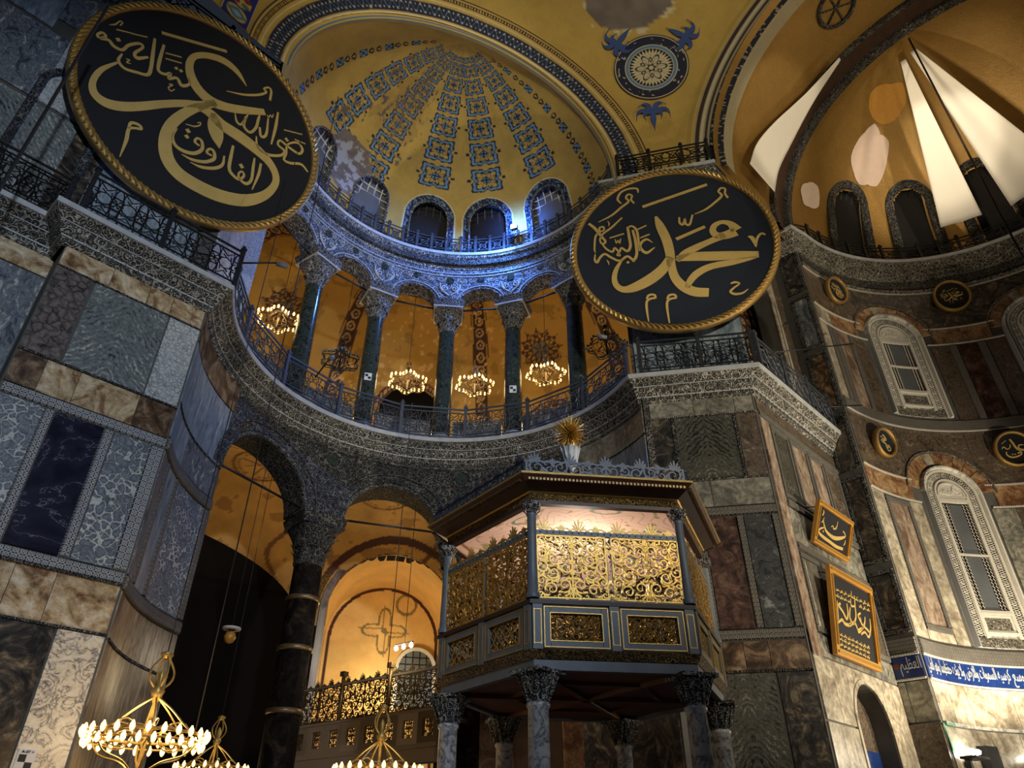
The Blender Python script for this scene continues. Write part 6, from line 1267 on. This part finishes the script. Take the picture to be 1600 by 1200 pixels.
# framed panels on the bema wall, leaning forward
def picture(name, x0, x1, yb, zb, yt, zt, fwid, label):
    o = empty(name, ((x0 + x1) / 2, yb, zb), 0, label, 'picture'); B0, B1, T0 = np.array([x0, yb, zb]), np.array([x1, yb, zb]), np.array([x0, yt, zt]); u = unit(B1 - B0); v = unit(T0 - B0); n = np.cross(u, v); n = n if n[1] < 0 else -n; Wd, Ht = x1 - x0, np.linalg.norm(T0 - B0)
    q = lambda a, b, d: B0 + u * a + v * b + n * d
    MB().poly([q(.02, .02, 0), q(Wd - .02, .02, 0), q(Wd - .02, Ht - .02, 0), q(.02, Ht - .02, 0)], n * .03).build('board', 'disc_black', o)
    for a0, b0, a1_, b1 in ((0, 0, Wd, fwid), (0, Ht - fwid, Wd, Ht), (0, fwid, fwid, Ht - fwid), (Wd - fwid, fwid, Wd, Ht - fwid)):
        MB().poly([q(a0, b0, -.02), q(a1_, b0, -.02), q(a1_, b1, -.02), q(a0, b1, -.02)], n * .10).build('frame_bar', 'ochre_frame', o)
        i = fwid * .35; MB().poly([q(a0 + min(i, (a1_ - a0) / 3), b0 + min(i, (b1 - b0) / 3), .08), q(a1_ - min(i, (a1_ - a0) / 3), b0 + min(i, (b1 - b0) / 3), .08), q(a1_ - min(i, (a1_ - a0) / 3), b1 - min(i, (b1 - b0) / 3), .08), q(a0 + min(i, (a1_ - a0) / 3), b1 - min(i, (b1 - b0) / 3), .08)], n * .03).build('frame_moulding', 'gold_leaf', o)
    for s_ in (.2, .8): MB().tube([q(Wd * s_, Ht * .95, 0), (x0 + Wd * s_, 6.22, zt + .05)], .012, 5).build('hanger', 'iron', o)
    return o, n, q, Wd, Ht
o1, n1, q1, W1, H1 = picture('framed_calligraphy', 16.12, 18.02, 6.10, 7.88, 5.72, 8.84, .11, 'smaller gold framed black panel with one sweeping line of script')
PIC = [[(240, 270, 6), (248, 300, 16), (232, 345, 14), (222, 340, 6)], [(255, 380, 4), (238, 430, 12), (210, 462, 8)], [(240, 440, 14), (250, 500, 18), (280, 590, 22), (340, 660, 28), (410, 705, 34), (490, 712, 32), (560, 695, 22), (588, 680, 10)], [(588, 680, 10), (570, 630, 12), (545, 600, 10)], [(245, 545, 12), (200, 555, 16), (168, 590, 18), (185, 640, 24), (250, 700, 28), (340, 765, 28), (440, 840, 28), (545, 880, 24)], [(466, 445, 5), (455, 510, 12), (440, 572, 6)], [(358, 530, 8), (390, 520, 10), (400, 560, 14), (430, 560, 12), (434, 520, 6)], [(582, 740, 8), (575, 790, 14), (555, 822, 10)], [(232, 596, 16), (244, 606, 16)]]
strokes_mesh(PIC, lambda p: on_plane((1262 + p[0] / 10, 770 + p[1] / 10), q1(0, 0, .034), n1), .0028, n1, .01).build('lettering', 'gold_letter', o1)
o2, n2, q2, W2, H2 = picture('framed_calligraphy', 15.86, 18.20, 6.10, 5.33, 5.80, 7.20, .15, 'larger gold framed black panel crowded with gold script')
BIG = [[(185, 420, 16), (165, 440, 20), (205, 500, 20), (235, 560, 22), (250, 590, 16)], [(250, 420, 14), (262, 520, 18), (255, 590, 16)], [(285, 460, 14), (280, 560, 18), (300, 620, 20), (270, 640, 16)], [(330, 340, 10), (335, 440, 16), (345, 560, 18), (320, 640, 16)], [(290, 370, 8), (295, 440, 14), (330, 450, 12)], [(160, 620, 12), (200, 590, 20), (230, 630, 22), (280, 645, 22), (330, 620, 20), (360, 680, 18)], [(395, 520, 12), (368, 545, 18), (400, 620, 20), (420, 670, 20), (360, 700, 16)], [(440, 560, 10), (432, 640, 18), (380, 720, 16), (362, 690, 12)], [(490, 580, 10), (498, 680, 18), (480, 770, 16), (440, 720, 16), (400, 740, 14)], [(430, 660, 16), (470, 700, 18), (500, 740, 12)], [(150, 390, 8), (155, 480, 12), (165, 600, 10)], [(390, 560, 8), (400, 600, 12)], [(296, 290, 6), (298, 350, 12)]]
for z0 in (250, 310, 700, 745, 800):
    for k in range(9):
        x = 135 + 40 * k; y = z0 + 20 + (x - 135) * .47
        if z0 == 310 and 260 < x < 350: continue
        rj = random.Random(x * 7 + z0); j_ = lambda v: v + rj.uniform(-7, 7); BIG.append([(x, j_(y), 4), (x + 9, j_(y + 16), 8), (x + 20, j_(y + 8), 8), (x + 29, j_(y + 22), 8), (x + 34, j_(y + 12), 4)]); BIG.append([(x + 14, j_(y - 10), 3), (x + 17, y + 10, 7)]); BIG.append([(j_(x + 24), j_(y - 6), 6), (x + 27, y - 2, 6)])
strokes_mesh(BIG, lambda p: on_plane((1285 + p[0] / 6.67, 880 + p[1] / 6.67), q2(0, 0, .034), n2), .0034, n2, .01).build('lettering', 'gold_letter', o2)
# ------------------------------------------------------------------ blue tile inscription band
FORMS = {'ا': (0xFE8D, 0xFE8E), 'أ': (0xFE83, 0xFE84), 'إ': (0xFE87, 0xFE88), 'ت': (0xFE95, 0xFE96, 0xFE97, 0xFE98), 'ب': (0xFE8F, 0xFE90, 0xFE91, 0xFE92), 'ش': (0xFEB5, 0xFEB6, 0xFEB7, 0xFEB8), 'ح': (0xFEA1, 0xFEA2, 0xFEA3, 0xFEA4), 'د': (0xFEA9, 0xFEAA), 'ر': (0xFEAD, 0xFEAE), 'س': (0xFEB1, 0xFEB2, 0xFEB3, 0xFEB4), 'ض': (0xFEBD, 0xFEBE, 0xFEBF, 0xFEC0), 'ظ': (0xFEC5, 0xFEC6, 0xFEC7, 0xFEC8), 'ع': (0xFEC9, 0xFECA, 0xFECB, 0xFECC), 'ف': (0xFED1, 0xFED2, 0xFED3, 0xFED4), 'ك': (0xFED9, 0xFEDA, 0xFEDB, 0xFEDC), 'ل': (0xFEDD, 0xFEDE, 0xFEDF, 0xFEE0), 'م': (0xFEE1, 0xFEE2, 0xFEE3, 0xFEE4), 'ه': (0xFEE9, 0xFEEA, 0xFEEB, 0xFEEC), 'و': (0xFEED, 0xFEEE), 'ؤ': (0xFE85, 0xFE86), 'ي': (0xFEF1, 0xFEF2, 0xFEF3, 0xFEF4), 'ء': (0xFE80,)}
def shape(s):
    out = []; i = 0
    for wd_ in s.split(' '):
        k = 0; prev = False
        while k < len(wd_):
            ch = wd_[k]
            if ch == 'ل' and k + 1 < len(wd_) and wd_[k + 1] == 'ا': out.append(chr(0xFEFC if prev else 0xFEFB)); prev = False; k += 2; continue
            f = FORMS[ch]; nxt = k + 1 < len(wd_) and wd_[k + 1] in FORMS and len(FORMS[wd_[k + 1]]) > 1; dual = len(f) == 4
            out.append(chr(f[3] if prev and nxt and dual else f[1] if prev and len(f) > 1 else f[2] if nxt and dual else f[0])); prev = dual and nxt; k += 1
        out.append(' ')
    return ''.join(out[:-1])[::-1]
def text_on(S, s, u0, u1, z0, z1, d, mat, name, parent, th=.012, flip=False):
    """letters of s laid along surface S from u0 to u1 (left to right as seen), filling z0..z1"""
    c = bpy.data.curves.new(name, 'FONT'); c.body = s; c.resolution_u = 3; o = bpy.data.objects.new(name, c); COL.objects.link(o); bpy.context.view_layer.update()
    me = bpy.data.meshes.new_from_object(o.evaluated_get(bpy.context.evaluated_depsgraph_get())); P = np.array([v.co[:] for v in me.vertices]); F = [tuple(p.vertices) for p in me.polygons]; bpy.data.objects.remove(o); bpy.data.meshes.remove(me)
    lo, hi = P.min(0), P.max(0); n = len(P); vs = []
    for k in (0, th):
        for p in P: a = (p[0] - lo[0]) / (hi[0] - lo[0]); b = (p[1] - lo[1]) / (hi[1] - lo[1]); vs.append(S.P(u0 + (u1 - u0) * a, z0 + (z1 - z0) * b, d + k))
    mb = MB(); E = {}
    for f in F:
        for a, b in zip(f, f[1:] + f[:1]): E[(a, b)] = E.get((a, b), 0) + 1
    mb.add(vs, [tuple(i + n for i in f) for f in F] + [(a, b, b + n, a + n) for (a, b) in E if (b, a) not in E]); return mb.build(name, mat, parent)
tb = empty('tile_inscription', S6.P(86, 5.36, 0), 0, 'blue tile band with white Arabic inscription round the apse', 'tile band')
for i, u in enumerate(np.arange(86.2, 8, -4.3)): slab(S6, u - 4.3, u, 5.36, 5.88, .01, .05, 'tile_blue', 'tile', tb, gap=.003)
tb2 = empty('tile_inscription', S5.P(.37, 5.36, 0), 0, 'short blue tile panel with a red rosette and one white Arabic word', 'tile panel')
slab(S5, .04, .70, 5.36, 5.88, .0, .05, 'tile_blue', 'tile', tb2, gap=.003)
beads(S6, 86.3, 8, 5.345, .06, .02, 'stucco_white', tb); beads(S6, 86.3, 8, 5.90, .06, .022, 'stucco_white', tb); beads(S5, .02, .72, 5.345, .06, .02, 'stucco_white', tb2); beads(S5, .02, .72, 5.90, .06, .022, 'stucco_white', tb2)
slab(S6, 8, 86.2, 5.895, 5.93, .01, .05, 'm_rose', 'border', tb)
text_on(S5, shape('العظيم'), .20, .68, 5.42, 5.84, .051, 'tile_white', 'lettering', tb2); arch_band(S5, .12, 0, .07, 5.66, .05, .056, 'tile_red', 'red_rosette', tb2, 0, 360, 16)
text_on(S6, shape('كرسيه السموات والارض ولا يؤده حفظهما وهو العلي'), 85.4, 55.6, 5.40, 5.85, .051, 'tile_white', 'lettering', tb)
text_on(S6, shape('الا بما شاء وسع'), 55, 44.0, 5.40, 5.85, .051, 'tile_white', 'lettering', tb)
# ------------------------------------------------------------------ apse windows
def apse_window(uc, hw, zb, zs, npan):
    WN[0] += 1; r = hw * S6.k; k = S6.k
    o = arch_plate(S6, uc, hw, zs, zb, -.02, 'm_window', 'window_%d' % WN[0], None, .035); o['kind'] = 'structure'
    arch_band(S6, uc, r - .15, r, zs, 0, .16, 'm_window', 'marble_surround', o, zlow=zb, inset=.05)
    arch_band(S6, uc, r - .20, r - .15, zs, 0, .07, 'stucco_white', 'inner_fillet', o, zlow=zb)
    arch_band(S6, uc, r - .46, r - .20, zs, 0, .03, 'void', 'lattice_ground', o, zlow=zb + .25)
    ri, ro = r - .46, r - .20; rm = (ri + ro) / 2; mb = MB(); L = PI * rm + 2 * (zs - zb - .3); n = int(L / .26)
    def onpath(s, off):
        if s < zs - zb - .3: return (uc - (rm + off) / k, zb + .3 + s)
        s2 = s - (zs - zb - .3)
        if s2 < PI * rm: a = PI - s2 / rm; return (uc + (rm + off) * math.cos(a) / k, zs + (rm + off) * math.sin(a))
        return (uc + (rm + off) / k, zs - (s2 - PI * rm))
    for i in range(n):
        s0 = L * (i + .5) / n
        for ph in (0, 1):
            mb.tube([S6.P(*onpath(s0 + L / n * .5 * t, .10 * math.sin(PI * t * 2 + PI * ph)), .05) for t in np.linspace(-1, 1, 9)], .011, 4)
        mb.tube([S6.P(*onpath(s0 + .06 * math.cos(a), .06 * math.sin(a)), .06) for a in np.linspace(0, 2 * PI, 9)[:-1]], .010, 4, True)
    for off in (-.12, .12): mb.tube([S6.P(*onpath(s, off), .05) for s in np.linspace(0, L, 60)], .012, 4)
    mb.build('stucco_lattice', 'stucco_white', o)
    arch_band(S6, uc, ri - .06, ri, zs, 0, .09, 'stucco_white', 'inner_frame', o, zlow=zb + .25)
    rt = ri - .07; arch_plate(S6, uc, rt / k, zs - .02, zs - .10, .0, 'stucco_white', 'tympanum', o, .06); arch_band(S6, uc, rt - .07, rt - .02, zs - .02, .05, .09, 'stucco_white', 'tympanum_rim', o)
    sq = MB(); rg = random.Random(int(zs))
    for i in range(12):
        x, z = rg.uniform(-.62, .62) * rt, zs + .05 + rg.random() * rt * .45; a = rg.uniform(0, 6)
        if math.hypot(x, z - zs) > rt * .72: continue
        sq.tube([S6.P(uc + (x + .14 * t * math.cos(a + 3 * t)) / k, z + .10 * t * math.sin(a + 3 * t), .07) for t in np.linspace(-1, 1, 8)], .016, 4)
    sq.build('relief_script', 'stucco_white', o)
    pz0 = zb + (.95 if npan == 2 else 1.25); slab(S6, uc - rt / k, uc + rt / k, zs - .22, zs - .10, 0, .09, 'stucco_white', 'transom', o)
    H = (zs - .24 - pz0) / npan; pw_ = rt * .50
    slab(S6, uc - rt / k, uc + rt / k, pz0, zs - .22, 0, .02, 'void', 'dark_ground', o)
    for j in range(npan):
        slab(S6, uc - pw_ / k, uc + pw_ / k, pz0 + H * j + .05, pz0 + H * (j + 1) - .03, .02, .04, 'glass_dark', 'pane', o); slab(S6, uc - rt / k, uc + rt / k, pz0 + H * j - .02, pz0 + H * j + .04, .0, .09, 'stucco_white', 'glazing_bar', o)
        for s_ in (-1, 1):
            for x in (pw_ + .03, pw_ + .13): 
                cb = MB(); zz = np.linspace(pz0 + H * j + .06, pz0 + H * (j + 1) - .04, 30); cb.tube([S6.P(uc + s_ * (x + .022 * (-1) ** i) / k, z, .055) for i, z in enumerate(zz)], .012, 4); cb.build('side_lattice', 'stucco_white', o)
    for s_ in (-1, 1): slab(S6, uc + s_ * rt / k - .035 / k, uc + s_ * rt / k + .035 / k, zb + .25, zs, 0, .09, 'stucco_white', 'side_bar', o)
    z1 = pz0 - .08; z0 = z1 - .48; slab(S6, uc - rt / k, uc + rt / k, z0, z1, 0, .05, 'stucco_white', 'inscription_panel', o); slab(S6, uc - rt * .8 / k, uc + rt * .8 / k, z0 + .08, z1 - .08, .05, .06, 'c_stucco', 'relief_script', o)
    for za in (z0 - .04, z1 + .0): slab(S6, uc - rt / k, uc + rt / k, za, za + .07, 0, .10, 'stucco_white', 'glazing_bar', o)
    slab(S6, uc - (r - .2) / k, uc + (r - .2) / k, zb + .02, zb + .27, 0, .06, 'c_stucco', 'bottom_lattice', o)
    return o
for i, (uc, hw, zb, zs) in enumerate(WIN): apse_window(uc, hw, zb, zs, 2)
# ------------------------------------------------------------------ white cloths veiling the mosaics
def sail(L, R, label, sag=.12):
    A_, B_ = catmull(L, 10), catmull(R, 10); n = len(A_); ts = np.linspace(0, 1, 13); X = np.array([[A_[i] * (1 - t) + B_[i] * t + np.array([-.02 * math.sin(9 * t) * (i / n), 0, -sag * math.sin(PI * i / (n - 1)) * (.6 + .4 * math.sin(PI * t))]) for t in ts] for i in range(n)])
    o = gridmesh('cloth_veil', X, 'cloth'); md_ = o.modifiers.new('thickness', 'SOLIDIFY'); md_.thickness = .012; return tag(o, label, 'veil', 'cloth veils over the apse mosaics')
br = lambda x, a, R=5.72: (x, -.45 + R * math.cos(rad(a)), 20 + R * math.sin(rad(a)))
sail([br(18.36, 66), br(18.2, 50), br(17.5, 33), br(16.9, 20), br(16.5, 8.0)], [br(18.48, 66), br(18.75, 50), br(18.75, 33), br(18.45, 20), br(18.2, 8.2)], 'curved white cloth veil hanging on the bema vault left of the apse', 0.0)
ts_ = lambda p, X: tuple(on_plane(p, (X, 0, 0), (1, 0, 0)))
zs_ = lambda p, z: tuple(on_plane(p, (0, 0, z), (0, 0, 1)))
def line3(a, b): a, b = np.array(a), np.array(b); return [a, a * .67 + b * .33, a * .33 + b * .67, b]
sail(line3(ts_((1407, 97), 19.75), zs_((1470, 356), 20.35)), line3(ts_((1415, 92), 19.75), zs_((1535, 336), 20.35)), 'long white cloth veil left of the dark cord in the apse', 0.0)
sail(line3(ts_((1422, 82), 19.75), zs_((1580, 322), 20.35)), line3(ts_((1432, 76), 19.75), zs_((1668, 262), 20.35)), 'wide white cloth veil right of the dark cord in the apse', 0.0)
o = MB().tube([ts_((1420, 60), 19.7), ts_((1560, 330), 19.3), ts_((1600, 405), 19.0)], .03, 6).build('rope', 'cable'); tag(o, 'long dark rope hanging between the two white apse veils', 'rope')
# ------------------------------------------------------------------ floodlights low in the apse
def flood(u, z, w_, label, nb__):
    o = empty('apse_floodlight', S6.P(u, z, .3), 0, label, 'floodlight'); n = S6.nrm(u); rz = math.atan2(n[1], n[0]) + PI / 2
    MB().box((0, 0, -.06), (w_ + .2, .34, .05), rz).build('shelf', 'iron', o, True)
    MB().box((-n[0] * .16, -n[1] * .16, -.18), (.1, .12, .24), rz).build('bracket', 'iron', o, True)
    for i in range(nb__):
        x = (i - (nb__ - 1) / 2) * .24; b = MB().lathe([(.02, -.03), (.11, 0), (.12, .05), (.07, .09), (.001, .10)], 12).build('lamp', 'flood_white', o, True); b.location = (x * math.cos(rz), x * math.sin(rz), .03)
flood(82.0, 3.72, .5, 'pair of glaring white floodlights on a shelf under the tile band', 2); flood(57.5, 3.75, .4, 'glaring floodlight cut by the right edge of the apse wall', 1)
o = MB().box(S6.P(72.5, 3.72, .12), (.44, .3, .5), rad(72.5 + 90)).build('switch_box', 'black_paint'); tag(o, 'square black box mounted low on the apse wall between floodlights', 'box')
mg = MB(); mg.ribbon([S6.P(87 - 1.2 * t, 4.36 - .62 * t, .06) for t in np.linspace(0, 1, 8)], [.10, .09, .06, .05, .06, .07, .09, .04], S6.nrm(86), .008); mg.ribbon([S6.P(90 - 8 * t, 4.345, .112) for t in np.linspace(.4, 1, 6)], [.03, .05, .05, .04, .03, .02], S6.nrm(86), .008)
o = mg.build('green_stain', 'mark_green', wall_a); 
spot('apse_flood_light', (19.6, 3.2, 3.9), (16.4, 6.2, 7.6), NEUT, 700, 120, .6, .1)
spot('apse_flood_up', (20.4, 4.2, 4.2), (22.2, 4.6, 10.0), NEUT, 340, 150, .6, .12)
spot('apse_flood_right', (21.5, 3.2, 4.0), (23.4, 3.6, 11.0), NEUT, 520, 130, .6, .12)
spot('bema_side_flood', (18.9, -5.2, 3.0), (18.2, 6.2, 9.4), NEUT, 4400, 78, .6, .12)
# uplights on the apse cornice for the gold and the veils
spot('cornice_uplight', (18.2, -4.8, 20.4), (21.0, 2.5, 24.5), (1.0, .78, .45), 280, 110, .7, .2)
spot('cornice_uplight', (17.0, 0.5, 19.0), (21.5, 0.5, 22.5), (1.0, .84, .62), 800, 70, .7, .2)
spot('cornice_uplight', (15.6, -4.6, 20.4), (17.6, 4.5, 23.0), (1.0, .80, .52), 480, 100, .7, .2)
# small spotlights clamped to the gallery rails
def rail_spot(p, d, label):
    o = empty('rail_spotlight', p, 0, label, 'spotlight'); d = unit(d); MB().tube([(0, 0, -.1), tuple(d * .75)], .022, 6).build('arm', 'iron', o, True)
    MB().tube([tuple(d * .72 - np.array([0, 0, .03])), tuple(d * .98 - np.array([0, 0, .08]))], [.05, .07], 10).build('lamp_head', 'lead_paint', o, True); return o
rail_spot((4.25, 12.72, 13.1), (.9, -.35, .25), 'small spotlight on a rod at the corner of the left pier railing')
rail_spot((c0[0] + 4.84 * math.cos(rad(98)), c0[1] + 4.84 * math.sin(rad(98)), 13.1), (-.1, -.95, .15), 'small spotlight on a rod over the left of the curved railing')
rail_spot((13.05, 8.3, 13.1), (-.6, .5, .25), 'small spotlight on a rod at the right end of the curved railing')
# long suspension cords
for p, zt, lb in (((5.1, 11.6), 19.0, 'thin dark cable hanging in front of the left arch'), ((-0.2, 11.2), 16.0, 'thick dark cable rising across the left railing')):
    o = MB().tube([(p[0], p[1], 3.0), (p[0], p[1], zt)], .012 if p[0] > 0 else .03, 5).build('hanging_cable', 'cable'); tag(o, lb, 'cable')

rod('tie_rod', (15.9, 5.78, 13.05), tuple(on_plane((1333, 537), (19.9, 0, 0), (1, 0, 0))), .02, 'iron', 'thin iron rod running from the bema railing to the apse wall', 'tie rod')
rod('tie_rod', tuple(on_plane((1288, 636), (0, 5.7, 0), (0, 1, 0))), tuple(on_plane((1347, 633), (19.7, 0, 0), (1, 0, 0))), .02, 'iron', 'short iron rod at the apse end of the bema cornice', 'tie rod')
text_on(S1, 'A-07 +', 3.25, 3.41, 2.975, 3.01, .048, 'black_paint', 'printed_code', tg)
MB().poly([S1.P(3.22, 2.96, .03), S1.P(3.44, 2.96, .03), S1.P(3.44, 3.03, .03), S1.P(3.22, 3.03, .03)], (0, -.016, 0)).build('plate', 'white_paint', tg)

spot('veil_spot', (16.2, -4.4, 20.5), (17.7, 4.0, 23.2), (1.0, .86, .66), 900, 30, .5, .15)  # narrow spots without fixtures, added to brighten the cloth veils
spot('veil_spot', (17.6, -2.2, 20.3), (22.0, .6, 22.4), (1.0, .86, .66), 700, 42, .5, .15)

point('bema_gallery_lamp', (17.3, 6.9, 13.4), (1.0, .82, .55), 22, .2)  # unseen warm point added to brighten the inside of the arched opening
